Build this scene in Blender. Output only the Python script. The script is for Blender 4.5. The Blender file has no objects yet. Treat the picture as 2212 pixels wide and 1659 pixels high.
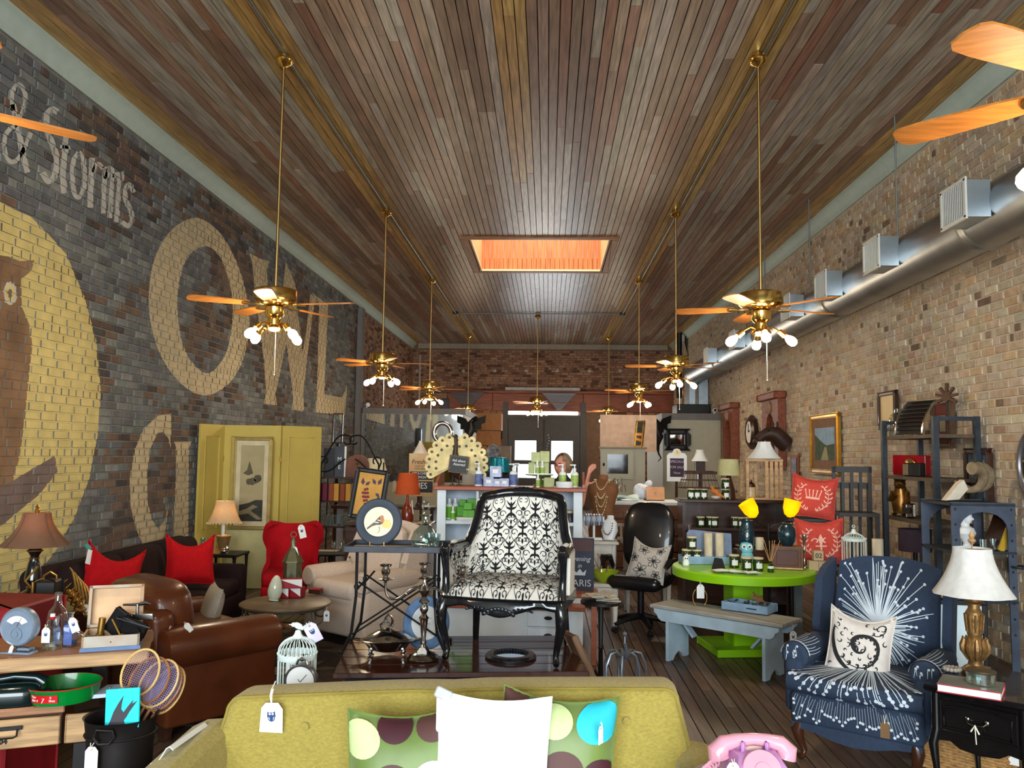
import bpy,math,random
from mathutils import Vector,Matrix,Euler
RN=random.Random(11)
sc=bpy.context.scene
COL=sc.collection
PI=math.pi
CAMH=1.6
FPX,YAW,PIT,ROL=1800.0,-0.04353642,0.08166923,0.01333378
_f=Vector((math.sin(YAW)*math.cos(PIT),math.cos(YAW)*math.cos(PIT),math.sin(PIT)))
_r=Vector((math.cos(YAW),-math.sin(YAW),0));_u=_r.cross(_f)
CR=_r*math.cos(ROL)+_u*math.sin(ROL);CU=_u*math.cos(ROL)-_r*math.sin(ROL);CF=_f
cam=bpy.data.cameras.new('camera');cam.sensor_width=36;cam.lens=36*FPX/2212
cam.clip_start=.05
camo=bpy.data.objects.new('camera',cam);COL.objects.link(camo)
camo.matrix_world=Matrix(((CR.x,CU.x,-CF.x,0),(CR.y,CU.y,-CF.y,0),(CR.z,CU.z,-CF.z,CAMH),(0,0,0,1)))
sc.camera=camo
sc.view_settings.view_transform='Standard';sc.view_settings.look='None'
sc.view_settings.exposure=0.0;sc.view_settings.gamma=1.0;sc.view_settings.use_curve_mapping=False
sc.cycles.use_denoising=True
sc.cycles.max_bounces=8;sc.cycles.transparent_max_bounces=12
sc.cycles.caustics_reflective=False;sc.cycles.caustics_refractive=False
sc.cycles.sample_clamp_indirect=6.0
wd=bpy.data.worlds.new('sky');sc.world=wd;wd.use_nodes=True
wd.node_tree.nodes['Background'].inputs[0].default_value=(.75,.88,1,1)
wd.node_tree.nodes['Background'].inputs[1].default_value=1.0
def area(name,loc,rot,sx,sy,power,color):
 l=bpy.data.lights.new(name,'AREA');l.shape='RECTANGLE';l.size=sx;l.size_y=sy;l.energy=power;l.color=color
 o=bpy.data.objects.new(name,l);o.location=loc;o.rotation_euler=rot;COL.objects.link(o);return o
def lamp(name,loc,power,color,rad=.05):
 l=bpy.data.lights.new(name,'POINT');l.energy=power;l.color=color;l.shadow_soft_size=rad
 o=bpy.data.objects.new(name,l);o.location=loc;COL.objects.link(o);return o
area('storefront_daylight',(-.2,-5.7,2.15),(math.radians(90),0,0),6.6,3.5,1350,(.86,.95,1))
area('skylight_daylight',(-.16,13.38,5.95),(0,0,0),2.0,2.1,110,(1,.93,.82))
area('rear_door_daylight',(.0,24.1,2.1),(math.radians(-90),0,0),1.9,1.3,45,(.9,.96,1))
def ray(px,py):
 return CR*((px-1106)/FPX)-CU*((py-829.5)/FPX)+CF
def D(px,py,d):
 r=ray(px,py);return Vector((0,0,CAMH))+r*(d/r.y)
def G(px,py,z=0.0):
 r=ray(px,py);return Vector((0,0,CAMH))+r*((z-CAMH)/r.z)
def WX(px,py,x):
 r=ray(px,py);return Vector((0,0,CAMH))+r*(x/r.x)
def proj(p):
 v=Vector(p)-Vector((0,0,CAMH));z=v.dot(CF)
 if z<.1:return None
 return 1106+FPX*v.dot(CR)/z,829.5-FPX*v.dot(CU)/z,z
def S(px,d):return px*d/FPX
def lin(c):
 return tuple(((x/255)/12.92 if x/255<=.04045 else((x/255+.055)/1.055)**2.4)for x in c)
MATS={}
def mat(name,c=(128,128,128),rough=.55,metal=0.0,var=.12,scale=9.0,stretch=(1,1,1),bump=0.0,bscale=None,spec=.4,emit=None,estr=0,trans=0.0,ior=1.45,c2=None,coat=0.0,alpha=1.0,sheen=0.0,source=None,sss=0):
 if name in MATS:return MATS[name]
 m=bpy.data.materials.new(name);m.use_nodes=True;MATS[name]=m
 nt=m.node_tree;p=nt.nodes['Principled BSDF']
 p.inputs['Roughness'].default_value=rough;p.inputs['Metallic'].default_value=metal
 p.inputs['Specular IOR Level'].default_value=spec;p.inputs['IOR'].default_value=ior
 p.inputs['Transmission Weight'].default_value=trans;p.inputs['Coat Weight'].default_value=coat
 p.inputs['Alpha'].default_value=alpha
 if sheen:p.inputs['Sheen Weight'].default_value=sheen
 base=lin(c)
 tc=nt.nodes.new('ShaderNodeTexCoord');mp=nt.nodes.new('ShaderNodeMapping');mp.inputs['Scale'].default_value=stretch
 nt.links.new(tc.outputs['Object'],mp.inputs['Vector'])
 ns=nt.nodes.new('ShaderNodeTexNoise');ns.inputs['Scale'].default_value=scale;ns.inputs['Detail'].default_value=5
 nt.links.new(mp.outputs[0],ns.inputs['Vector'])
 rp=nt.nodes.new('ShaderNodeValToRGB');rp.color_ramp.elements[0].position=.32;rp.color_ramp.elements[1].position=.7
 nt.links.new(ns.outputs['Fac'],rp.inputs[0])
 mx=nt.nodes.new('ShaderNodeMix');mx.data_type='RGBA'
 lo=tuple(x*(1-var)for x in base);hi=lin(c2)if c2 else tuple(min(1,x*(1+var))for x in base)
 mx.inputs[6].default_value=(*lo,1);mx.inputs[7].default_value=(*hi,1)
 nt.links.new(rp.outputs[0],mx.inputs[0])
 out=mx.outputs[2]
 if source:
  ob=nt.nodes.new('ShaderNodeObjectInfo')if source=='obj' else nt.nodes.new('ShaderNodeAttribute')
  if source!='obj':ob.attribute_name='Col'
  m2=nt.nodes.new('ShaderNodeMix');m2.data_type='RGBA';m2.blend_type='MULTIPLY';m2.inputs[0].default_value=1
  mx.inputs[6].default_value=(1-var,1-var,1-var,1);mx.inputs[7].default_value=(1+var*.6,1+var*.6,1+var*.6,1)
  nt.links.new(ob.outputs['Color'],m2.inputs[6]);nt.links.new(out,m2.inputs[7]);out=m2.outputs[2]
  gp=nt.nodes.new('ShaderNodeNewGeometry');nt.links.new(gp.outputs['Position'],mp.inputs['Vector'])
 nt.links.new(out,p.inputs['Base Color'])
 if emit:
  p.inputs['Emission Color'].default_value=(*lin(emit),1);p.inputs['Emission Strength'].default_value=estr
 if bump:
  bp=nt.nodes.new('ShaderNodeBump');bp.inputs['Strength'].default_value=bump;bp.inputs['Distance'].default_value=.01
  n2=nt.nodes.new('ShaderNodeTexNoise');n2.inputs['Scale'].default_value=bscale or scale*4;n2.inputs['Detail'].default_value=4
  nt.links.new(mp.outputs[0],n2.inputs['Vector']);nt.links.new(n2.outputs['Fac'],bp.inputs['Height'])
  nt.links.new(bp.outputs[0],p.inputs['Normal'])
 return m
def glassmat(name,tint=(235,245,245),rough=.03,alpha=.2):
 if name in MATS:return MATS[name]
 m=bpy.data.materials.new(name);m.use_nodes=True;MATS[name]=m;nt=m.node_tree
 nt.nodes.remove(nt.nodes['Principled BSDF']);out=nt.nodes['Material Output']
 t=nt.nodes.new('ShaderNodeBsdfTransparent');t.inputs[0].default_value=(*lin(tint),1)
 g=nt.nodes.new('ShaderNodeBsdfGlossy');g.inputs[0].default_value=(1,1,1,1);g.inputs['Roughness'].default_value=rough
 lw=nt.nodes.new('ShaderNodeLayerWeight');lw.inputs[0].default_value=.35
 ma=nt.nodes.new('ShaderNodeMath');ma.operation='MULTIPLY_ADD';ma.inputs[1].default_value=.75;ma.inputs[2].default_value=alpha*.4
 nt.links.new(lw.outputs['Facing'],ma.inputs[0])
 ms=nt.nodes.new('ShaderNodeMixShader');nt.links.new(ma.outputs[0],ms.inputs[0]);nt.links.new(t.outputs[0],ms.inputs[1]);nt.links.new(g.outputs[0],ms.inputs[2])
 nt.links.new(ms.outputs[0],out.inputs[0]);return m
def shademat(name,c,emit,estr,trans=.5):
 if name in MATS:return MATS[name]
 m=mat(name,c,.8,var=.08,scale=30)
 nt=m.node_tree;p=nt.nodes['Principled BSDF'];out=nt.nodes['Material Output']
 tl=nt.nodes.new('ShaderNodeBsdfTranslucent');tl.inputs[0].default_value=(*lin(emit),1)
 ms=nt.nodes.new('ShaderNodeMixShader');ms.inputs[0].default_value=trans
 nt.links.new(p.outputs[0],ms.inputs[1]);nt.links.new(tl.outputs[0],ms.inputs[2]);nt.links.new(ms.outputs[0],out.inputs[0]);return m
def Rm(r):return Euler([math.radians(a)for a in r]).to_matrix().to_4x4()
class B:
 def __init__(s):s.v=[];s.f=[];s.m=[];s.M=Matrix.Identity(4)
 def at(s,loc=(0,0,0),rot=(0,0,0),sca=(1,1,1)):
  s.M=Matrix.Translation(loc)@Rm(rot)@Matrix.Diagonal((*sca,1));return s
 def add(s,vs,fs,mi=0,L=None):
  n=len(s.v);M=s.M if L is None else s.M@L
  s.v+=[tuple(M@Vector(p))for p in vs];s.f+=[tuple(n+i for i in f)for f in fs];s.m+=[mi]*len(fs);return s
 def box(s,sx,sy,sz,c=(0,0,0),r=(0,0,0),b=0.0,mi=0,taper=1.0):
  L=Matrix.Translation(c)@Rm(r);x,y,z=sx/2,sy/2,sz/2
  if b<=0:
   vs=[(i*x*(taper if k<0 else 1),j*y*(taper if k<0 else 1),k*z)for k in(-1,1)for j in(-1,1)for i in(-1,1)]
   return s.add(vs,[(0,2,3,1),(4,5,7,6),(0,1,5,4),(2,6,7,3),(0,4,6,2),(1,3,7,5)],mi,L)
  b=min(b,x*.98,y*.98,z*.98);ch=[(-1,-1),(1,-1),(1,1),(-1,1)]
  def ring(zz,ins):
   o=[]
   for i,j in ch:
    X,Y=x-ins,y-ins
    a,e=(i*X,j*(Y-b)),(i*(X-b),j*Y)
    o+=[a,e]if i*j<0 else[e,a]
   return[(p[0],p[1],zz)for p in o]
  rings=[ring(-z,b*.9),ring(-z+b,0),ring(z-b,0),ring(z,b*.9)]
  return s.loft(rings,True,True,mi,L)
 def loft(s,rings,closed=True,caps=True,mi=0,L=None):
  n=len(rings[0]);vs=[p for r in rings for p in r];fs=[]
  for k in range(len(rings)-1):
   for i in range(n if closed else n-1):
    j=(i+1)%n;fs.append((k*n+i,k*n+j,(k+1)*n+j,(k+1)*n+i))
  if caps:fs.append(tuple(range(n-1,-1,-1)));fs.append(tuple((len(rings)-1)*n+i for i in range(n)))
  return s.add(vs,fs,mi,L)
 def lathe(s,prof,n=24,c=(0,0,0),r=(0,0,0),mi=0,sx=1,sy=1,lobes=0,amp=0,caps=True):
  L=Matrix.Translation(c)@Rm(r);rings=[]
  for(rad,z)in prof:
   ring=[]
   for i in range(n):
    a=2*PI*i/n;q=max(rad,1e-4)*(1+(amp*math.cos(lobes*a)if lobes else 0));ring.append((q*math.cos(a)*sx,q*math.sin(a)*sy,z))
   rings.append(ring)
  return s.loft(rings,True,caps,mi,L)
 def cyl(s,r,h,c=(0,0,0),rot=(0,0,0),n=20,mi=0,r2=None):
  return s.lathe([(r,0),(r if r2 is None else r2,h)],n,c,rot,mi)
 def tube(s,pts,r=.01,n=8,closed=False,mi=0):
  P=[Vector(p)for p in pts];rs=r if isinstance(r,(list,tuple))else[r]*len(P);rings=[];up=None
  for i,p in enumerate(P):
   a=P[i-1]if(i>0 or closed)else p;b_=P[(i+1)%len(P)]if(i<len(P)-1 or closed)else p
   t=(b_-a)
   if t.length<1e-9:t=Vector((0,0,1))
   t.normalize()
   if up is None:up=Vector((0,0,1))if abs(t.z)<.9 else Vector((1,0,0))
   u=t.cross(up)
   if u.length<1e-4:u=t.orthogonal()
   u.normalize();w=u.cross(t).normalized();up=w
   rings.append([tuple(p+(u*math.cos(2*PI*k/n)+w*math.sin(2*PI*k/n))*rs[i])for k in range(n)])
  if closed:rings.append(rings[0])
  return s.loft(rings,True,not closed,mi)
 def prism(s,pts,t,c=(0,0,0),r=(0,0,0),mi=0,ax='y'):
  L=Matrix.Translation(c)@Rm(r)
  if ax=='y':A=[(x,-t/2,z)for x,z in pts];Bq=[(x,t/2,z)for x,z in pts]
  elif ax=='x':A=[(-t/2,x,z)for x,z in pts];Bq=[(t/2,x,z)for x,z in pts]
  else:A=[(x,z,-t/2)for x,z in pts];Bq=[(x,z,t/2)for x,z in pts]
  return s.loft([A,Bq],True,True,mi,L)
 def ball(s,rx,ry=None,rz=None,c=(0,0,0),r=(0,0,0),n=14,mi=0,e=1.0):
  ry=ry or rx;rz=rz or rx;pw=lambda q:math.copysign(abs(q)**e,q)
  L=Matrix.Translation(c)@Rm(r);rings=[]
  for k in range(n//2+1):
   th=-PI/2+PI*k/(n//2);ct=max(math.cos(th),.001)
   rings.append([(rx*pw(ct)*pw(math.cos(2*PI*i/n)),ry*pw(ct)*pw(math.sin(2*PI*i/n)),rz*pw(math.sin(th)))for i in range(n)])
  return s.loft(rings,True,True,mi,L)
 def sheet(s,fn,nu=12,nv=12,t=0.0,mi=0,back=None):
  P=[[Vector(fn(i/nu,j/nv))for i in range(nu+1)]for j in range(nv+1)]
  vs=[tuple(p)for row in P for p in row];N=nu+1;fs=[]
  for j in range(nv):
   for i in range(nu):a=j*N+i;fs.append((a,a+1,a+N+1,a+N))
  if t:
   o=len(vs)
   for j in range(nv+1):
    for i in range(nu+1):
     du=P[j][min(i+1,nu)]-P[j][max(i-1,0)];dv=P[min(j+1,nv)][i]-P[max(j-1,0)][i]
     nn=du.cross(dv)
     if nn.length>1e-12:nn.normalize()
     vs.append(tuple(P[j][i]-nn*t))
   fs+=[tuple(o+q for q in reversed(f))for f in fs[:nu*nv]]
   for i in range(nu):fs+=[(i+1,i,o+i,o+i+1),(nv*N+i,nv*N+i+1,o+nv*N+i+1,o+nv*N+i)]
   for j in range(nv):fs+=[(j*N,j*N+N,o+j*N+N,o+j*N),(j*N+N+nu,j*N+nu,o+j*N+nu,o+j*N+N+nu)]
  return s.add(vs,fs,mi)
 def poly3(s,pts,mi=0):return s.add(pts,[tuple(range(len(pts)))],mi)
def put(o,parent=None,loc=None,rz=None,rot=None):
 COL.objects.link(o)
 if parent is not None:o.parent=parent
 if loc is not None:o.location=loc
 if rz is not None:o.rotation_euler=(0,0,math.radians(rz))
 if rot is not None:o.rotation_euler=[math.radians(a)for a in rot]
 return o
def tag(o,label=None,cat=None,group=None,kind=None):
 if label:o['label']=label
 if cat:o['category']=cat
 if group:o['group']=group
 if kind:o['kind']=kind
 return o
def ob(name,b,m,parent=None,loc=None,rz=None,rot=None,label=None,cat=None,group=None,kind=None,sharp=38):
 me=bpy.data.meshes.new(name);me.from_pydata(b.v,[],b.f)
 for x in(m if isinstance(m,(list,tuple))else[m]):me.materials.append(x)
 me.polygons.foreach_set('material_index',b.m)
 me.polygons.foreach_set('use_smooth',[True]*len(b.f));me.set_sharp_from_angle(angle=math.radians(sharp));me.update()
 return tag(put(bpy.data.objects.new(name,me),parent,loc,rz,rot),label,cat,group,kind)
def thing(name,label,cat,loc=(0,0,0),rz=0,group=None,rot=None,sca=1):
 e=bpy.data.objects.new(name,None);e.empty_display_size=.05;put(e,None,loc,rz,rot);e.scale=(sca,sca,sca);return tag(e,label,cat,group)
def dup(root,loc,rz=None,label=None,group=None,rot=None):
 c=root.copy();COL.objects.link(c);c.location=loc
 if rz is not None:c.rotation_euler=(0,0,math.radians(rz))
 if rot is not None:c.rotation_euler=[math.radians(a)for a in rot]
 tag(c,label,None,group)
 for ch in KIDS(root):
  k=ch.copy();COL.objects.link(k);k.parent=c
  for g in KIDS(ch):
   q=g.copy();COL.objects.link(q);q.parent=k
 return c
def KIDS(o):return[x for x in o.children]
def text(name,s,size,m,parent,loc,rot,ext=.001,align='CENTER',label=None,shear=0,sx=1.0,bold=0.0):
 c=bpy.data.curves.new(name,'FONT');c.body=s;c.size=size;c.align_x=align;c.align_y='CENTER';c.extrude=ext;c.shear=shear;c.offset=bold
 c.resolution_u=3;tmp=bpy.data.objects.new(name,c);me=bpy.data.meshes.new_from_object(tmp);bpy.data.objects.remove(tmp)
 me.materials.clear();me.materials.append(m);o=put(bpy.data.objects.new(name,me),parent,loc,None,rot);o.scale=(sx,1,1);return tag(o,label)
def onsurf(surf,u,v,off):
 e=.002;p=Vector(surf(u,v));n=(Vector(surf(u+e,v))-p).cross(Vector(surf(u,v+e))-p)
 if n.length>0:n.normalize()
 return p+n*off
def stroke(b,surf,pts,w,off=.0015,mi=0,au=1.0):
 L,Rr=[],[];ws=w if isinstance(w,(list,tuple))else[w]*len(pts)
 for i,(u,v)in enumerate(pts):
  a=pts[max(i-1,0)];c=pts[min(i+1,len(pts)-1)];du,dv=(c[0]-a[0])*au,c[1]-a[1];q=math.hypot(du,dv)or 1
  nu,nv=-dv/q*ws[i]/2/au,du/q*ws[i]/2
  L.append(tuple(onsurf(surf,u+nu,v+nv,off)));Rr.append(tuple(onsurf(surf,u-nu,v-nv,off)))
 n=len(pts);b.add(L+Rr,[(i,n+i,n+i+1,i+1)for i in range(n-1)],mi)
def dot(b,surf,u,v,r,off=.0016,mi=0,au=1.0,n=12,clip=False,rings=1):
 vs=[];fs=[];cl=(lambda q:min(1,max(0,q)))if clip else(lambda q:q)
 vs.append(tuple(onsurf(surf,cl(u),cl(v),off)))
 for k in range(1,rings+1):
  vs+=[tuple(onsurf(surf,cl(u+r*k/rings*math.cos(2*PI*i/n)/au),cl(v+r*k/rings*math.sin(2*PI*i/n)),off))for i in range(n)]
 for i in range(n):fs.append((0,1+i,1+(i+1)%n))
 for k in range(rings-1):
  for i in range(n):a=1+k*n+i;c=1+k*n+(i+1)%n;fs.append((a,a+n,c+n,c))
 b.add(vs,fs,mi)
def spiral(cu,cv,r0,r1,a0,a1,n=12):
 return[(cu+(r0+(r1-r0)*i/n)*math.cos(a0+(a1-a0)*i/n),cv+(r0+(r1-r0)*i/n)*math.sin(a0+(a1-a0)*i/n))for i in range(n+1)]
def bez(p0,p1,p2,p3,n=10):
 o=[]
 for i in range(n+1):
  t=i/n;a=(1-t)**3;b_=3*t*(1-t)**2;c=3*t*t*(1-t);d=t**3
  o.append(tuple(a*w+b_*x+c*y+d*z for w,x,y,z in zip(p0,p1,p2,p3)))
 return o
def cushion_surf(w,h,t,pinch=.07,sag=0.0,side=1):
 def f(u,v):
  U,V=2*u-1,2*v-1
  x=w/2*U*(1-pinch*(1-V*V));z=h/2*V*(1-pinch*(1-U*U))-sag*(1-U*U)*(V>0)*V
  d=t/2*max(0,(1-U**4)*(1-V**4))**.55
  return(x,-side*d,z)
 return f
def cushion(b,w,h,t,pinch=.07,sag=0.0,mi=0,n=14):
 b.sheet(cushion_surf(w,h,t,pinch,sag,1),n,n,mi=mi)
 g=cushion_surf(w,h,t,pinch,sag,-1);b.sheet(lambda u,v:g(1-u,v),n,n,mi=mi)
 # the room
XL,XR,YB,ZC,YF=-4.03,3.65,24.5,4.8,-6.0
m_mort_l=mat('mortar_dark',(132,128,122),.95,var=.25,scale=5)
m_mort_r=mat('mortar_pale',(196,184,164),.95,var=.12,scale=5)
m_brick_o=mat('brick_piece',(255,255,255),.9,var=.22,scale=14,source='obj',bump=.25,bscale=60,spec=.25)
m_brick_a=mat('brick_mass',(255,255,255),.9,var=.22,scale=14,source='attr',bump=.25,bscale=60,spec=.25)
m_plank_o=mat('ceiling_plank_piece',(255,255,255),.3,var=.42,scale=5,stretch=(9,.55,9),source='obj',bump=.12,bscale=30,spec=.45)
m_plank_a=mat('ceiling_plank_mass',(255,255,255),.3,var=.42,scale=5,stretch=(9,.55,9),source='attr',bump=.12,bscale=30,spec=.45)
m_floor_o=mat('floor_plank_piece',(255,255,255),.42,var=.4,scale=6,stretch=(8,.5,8),source='obj',bump=.15,bscale=30,spec=.4)
m_floor_a=mat('floor_plank_mass',(255,255,255),.42,var=.4,scale=6,stretch=(8,.5,8),source='attr',bump=.15,bscale=30,spec=.4)
m_dark=mat('dark_gap',(38,28,22),.9)
m_cream=mat('plaster_cream',(196,192,172),.7,var=.05)
m_green_trim=mat('trim_pale_green',(176,192,184),.6,var=.05)
def slab(name,sx,sy,sz,c,m,**k):
 return ob(name,B().box(sx,sy,sz,c),m,kind='structure',**k)
def pieces(parent,items,unit,m_obj,m_att,nm,limit=300):
 """items: (centre, (sx, sy, sz), colour). The largest in the picture become parts, the rest one mass."""
 def px(it):
  c=Vector(it[0]);q=proj(c)
  if q is None:return 0
  x,y,z=q
  if not(-60<x<2272 and-60<y<1719):return 0
  return it[3]/(z*z)
 order=sorted(range(len(items)),key=lambda i:-px(items[i]));big=[i for i in order[:limit]if px(items[i])>0];bs=set(big)
 me=[]
 for var in range(4):
  b=B();unit(b,var);o=bpy.data.meshes.new(nm);o.from_pydata(b.v,[],b.f);o.materials.append(m_obj);o.update();me.append(o)
 for i in big:
  c,s,colr=items[i][:3];o=bpy.data.objects.new(nm,me[i%4]);COL.objects.link(o);o.parent=parent
  o.location=c;o.scale=s;o.color=(*colr,1)
 b=B();cols=[]
 for i,it in enumerate(items):
  if i in bs:continue
  n0=len(b.f);b.M=Matrix.Translation(it[0])@Matrix.Diagonal((*it[1],1));unit(b,i%4);cols+=[it[2]]*(len(b.f)-n0)
 me2=bpy.data.meshes.new(nm+'_field');me2.from_pydata(b.v,[],b.f);me2.materials.append(m_att)
 at=me2.attributes.new('Col','FLOAT_COLOR','FACE');at.data.foreach_set('color',[q for c in cols for q in(*c,1)]);me2.update()
 o=put(bpy.data.objects.new(nm+'_field',me2),parent);o['kind']='stuff';return o
def u_brick(axis,sgn):
 def f(b,var):
  k=[.0,.05,-.05,.02][var];e=.46
  fr=[(-e+.01*var,-.47),(e,-.47+k*.1),(e-.012,.47),(-e,.47-k*.1)];bk=[(-.5,-.5),(.5,-.5),(.5,.5),(-.5,.5)]
  V=[(sgn*.5,a*sgn,z)for a,z in fr]+[(-sgn*.5,a*sgn,z)for a,z in bk]
  if axis=='y':V=[(-y*1.0,x,z)for x,y,z in V]
  b.add(V,[(0,1,2,3),(4,5,1,0),(5,6,2,1),(6,7,3,2),(7,4,0,3)])
 return f
def jit(c,a,r=RN):
 k=1+r.uniform(-a,a);return tuple(min(1,max(.003,x*k*(1+r.uniform(-.04,.04))))for x in c)
CH,CL=.072,.212
from mathutils import noise
def course_rows(y0,y1,z1,r):
 z=.0;k=0
 while z+CH<=z1+.001:
  y=y0-(CL/2 if k%2 else 0)-r.uniform(0,.03)
  while y<y1:
   L=CL if(k%7)else CL*.5
   L*=r.uniform(.94,1.06)
   a,e=max(y,y0),min(y+L,y1)
   if e-a>.04:yield(a,e,z)
   y+=L
  z+=CH;k+=1
wl=slab('wall_left',.3,YB-YF+.3,ZC+.1,(XL-.165,(YB+YF)/2,ZC/2),m_mort_l)
L_GRAY=[lin(c)for c in((120,122,122),(112,114,116),(130,132,130),(104,106,108))]
L_BROWN=[lin(c)for c in((112,96,86),(100,84,76),(118,98,84),(84,78,76))]
R_COLS=[lin(c)for c in((192,176,154),(198,182,162),(188,170,148),(202,190,170),(196,176,150),(194,168,136),(184,164,144),(190,178,162),(180,154,132),(128,106,92),(156,138,120))]
B_COLS=[lin(c)for c in((150,112,90),(140,104,84),(160,124,100),(128,92,74),(96,66,54),(150,118,100))]
BRK_L=[];items=[]
rr=random.Random(5)
for a,e,z in course_rows(4.2,YB,4.62,rr):
 if a>17.4 and z<2.3:continue
 far=a>17.25
 cidx=rr.random();nz=noise.noise(Vector((a*.55,z*.8,3.1)))+noise.noise(Vector((a*2,z*2.4,7)))*.6+rr.uniform(-.22,.22);c=(L_BROWN if nz>.16 else L_GRAY)[int(cidx*4)]if not far else B_COLS[int(cidx*6)]
 pr=rr.uniform(.002,.006);w=e-a-.011;h=CH-.011
 items.append(((XL-.011+pr/2,(a+e)/2,z+CH/2),(pr+.012,w,h),jit(c,.16,rr),w*h*.35/max(1,a*.25)))
 BRK_L.append((a+.006,e-.006,z+.006,z+CH-.006,XL-.005+pr))
pieces(wl,items,u_brick('x',1),m_brick_o,m_brick_a,'brick')
wr=slab('wall_right',.3,YB-YF+.3,ZC+.1,(XR+.165,(YB+YF)/2,ZC/2),m_mort_r);items=[]
for a,e,z in course_rows(4.2,YB,4.62,rr):
 if a>18.2 and z<2.2:continue
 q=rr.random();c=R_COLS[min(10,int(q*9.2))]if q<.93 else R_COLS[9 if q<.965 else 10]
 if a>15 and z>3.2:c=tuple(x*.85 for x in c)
 pr=rr.uniform(.0,.0045);w=e-a-.010;h=CH-.012
 if q>.93:pr=.0;w*=rr.choice((.5,1,.4))
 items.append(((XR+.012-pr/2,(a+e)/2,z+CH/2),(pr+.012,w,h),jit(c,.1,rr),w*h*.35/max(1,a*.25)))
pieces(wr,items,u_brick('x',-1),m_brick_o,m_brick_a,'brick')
wb=slab('wall_back',XR-XL+.6,.3,ZC+.1,(-.19,YB+.165,ZC/2),mat('mortar_rear',(120,96,80),.95));items=[]
for a,e,z in course_rows(XL,XR,4.62,rr):
 if-1.0<(a+e)/2<1.6 and z<2.8:continue
 c=B_COLS[int(rr.random()**1.3*6)];pr=rr.uniform(.003,.01)
 items.append((((a+e)/2,YB+.012-pr/2,z+CH/2),(e-a-.012,pr+.012,CH-.012),jit(c,.14,rr),.01))
pieces(wb,items,u_brick('y',-1),m_brick_o,m_brick_a,'brick',60)
fb=B()
for x0,x1,z0,z1 in((XL-.3,-3.5,0,ZC),(3.1,XR+.3,0,ZC),(-3.5,3.1,0,.35),(-3.5,3.1,3.8,ZC),(-.3,-.1,.35,3.8)):
 fb.box(x1-x0,.25,z1-z0,((x0+x1)/2,YF-.12,(z0+z1)/2))
ob('wall_front',fb,m_cream,kind='structure')
SKX0,SKX1,SKY0,SKY1=-1.22,.92,12.28,14.5
ceil=bpy.data.objects.new('ceiling',None);put(ceil);ceil['kind']='structure'
cb=B()
for x0,x1,y0,y1 in((XL-.3,XR+.3,YF-.3,SKY0),(XL-.3,XR+.3,SKY1,YB+.3),(XL-.3,SKX0,SKY0,SKY1),(SKX1,XR+.3,SKY0,SKY1)):
 cb.box(x1-x0,y1-y0,.2,((x0+x1)/2,(y0+y1)/2,ZC+.121))
ob('ceiling_deck',cb,m_dark,ceil)
P_COLS=[lin(c)for c in((146,120,102),(156,134,116),(134,108,90),(160,150,138),(140,100,82),(166,154,140),(130,102,86),(150,124,106))]
P_GOLD=[lin(c)for c in((178,142,86),(170,132,78),(186,150,94))]
items=[];PW=.0835;nb=int((XR-XL)/PW)
for i in range(nb+1):
 x=XL+PW*(i+.5)
 if x>XR:break
 gold=(-2.36<x<-2.02)or(1.45<x<1.82)or x<XL+.34 or x>XR-.3
 segs=[];y=3.2-rr.uniform(0,3)
 while y<YB:
  L=rr.uniform(2.2,4.6);segs.append((max(y,2.6),min(y+L,YB)));y+=L
 if-.44<x<-.1:segs=[s for s in segs]
 for a,e in segs:
  if e-a<.1:continue
  parts=[(a,e)]
  if SKX0-.02<x<SKX1+.02:parts=[(a,min(e,SKY0)),(max(a,SKY1),e)]
  g2=gold or(-.46<x<-.2 and a<9.3)
  for a2,e2 in parts:
   if e2-a2<.05:continue
   if g2 and not gold and e2>9.7:subs=[(a2,9.7,True),(9.7,e2,False)]
   else:subs=[(a2,e2,g2)]
   for a3,e3,gg in subs:
    if e3-a3<.05:continue
    c=jit(P_GOLD[int(rr.random()*3)]if gg else P_COLS[int(rr.random()*8)],.16,rr)
    items.append(((x,(a3+e3)/2,ZC+.011+rr.uniform(-.0015,.0015)),(PW-.004,e3-a3-.004,.02),c,(e3-a3)*PW/max(1,a3*.3)))
def u_plank(b,var):
 e=.5;k=.47
 b.add([(-k,-e,-.5),(k,-e,-.5),(k,e,-.5),(-k,e,-.5),(-.5,-e,.1),(.5,-e,.1),(.5,e,.1),(-.5,e,.1)],[(3,2,1,0),(0,1,5,4),(1,2,6,5),(2,3,7,6),(3,0,4,7)])
pieces(ceil,items,u_plank,m_plank_o,m_plank_a,'plank')
flo=bpy.data.objects.new('floor',None);put(flo);flo['kind']='structure'
ob('floor_deck',B().box(XR-XL+.6,YB-YF+.6,.2,((XL+XR)/2,(YB+YF)/2,-.122)),m_dark,flo)
F_COLS=[lin(c)for c in((104,84,70),(92,74,62),(112,92,78),(84,66,54),(98,80,70),(116,98,86))]
items=[]
for i in range(nb+1):
 x=XL+PW*(i+.5);y=YF-rr.uniform(0,3)
 if x>XR:break
 while y<YB:
  L=rr.uniform(1.6,4.2);a,e=max(y,YF),min(y+L,YB);y+=L
  if e-a<.05:continue
  q=1.0 if(x>.2)else.3
  items.append(((x,(a+e)/2,-.011+rr.uniform(-.001,.0)),(PW-.004,e-a-.004,.02),jit(F_COLS[int(rr.random()*6)],.16,rr),(e-a)*PW*q/max(1,a)))
def u_fplank(b,var):
 e=.5;k=.48
 b.add([(-k,-e,.5),(k,-e,.5),(k,e,.5),(-k,e,.5),(-.5,-e,-.1),(.5,-e,-.1),(.5,e,-.1),(-.5,e,-.1)],[(0,1,2,3),(4,5,1,0),(5,6,2,1),(6,7,3,2),(7,4,0,3)])
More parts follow.
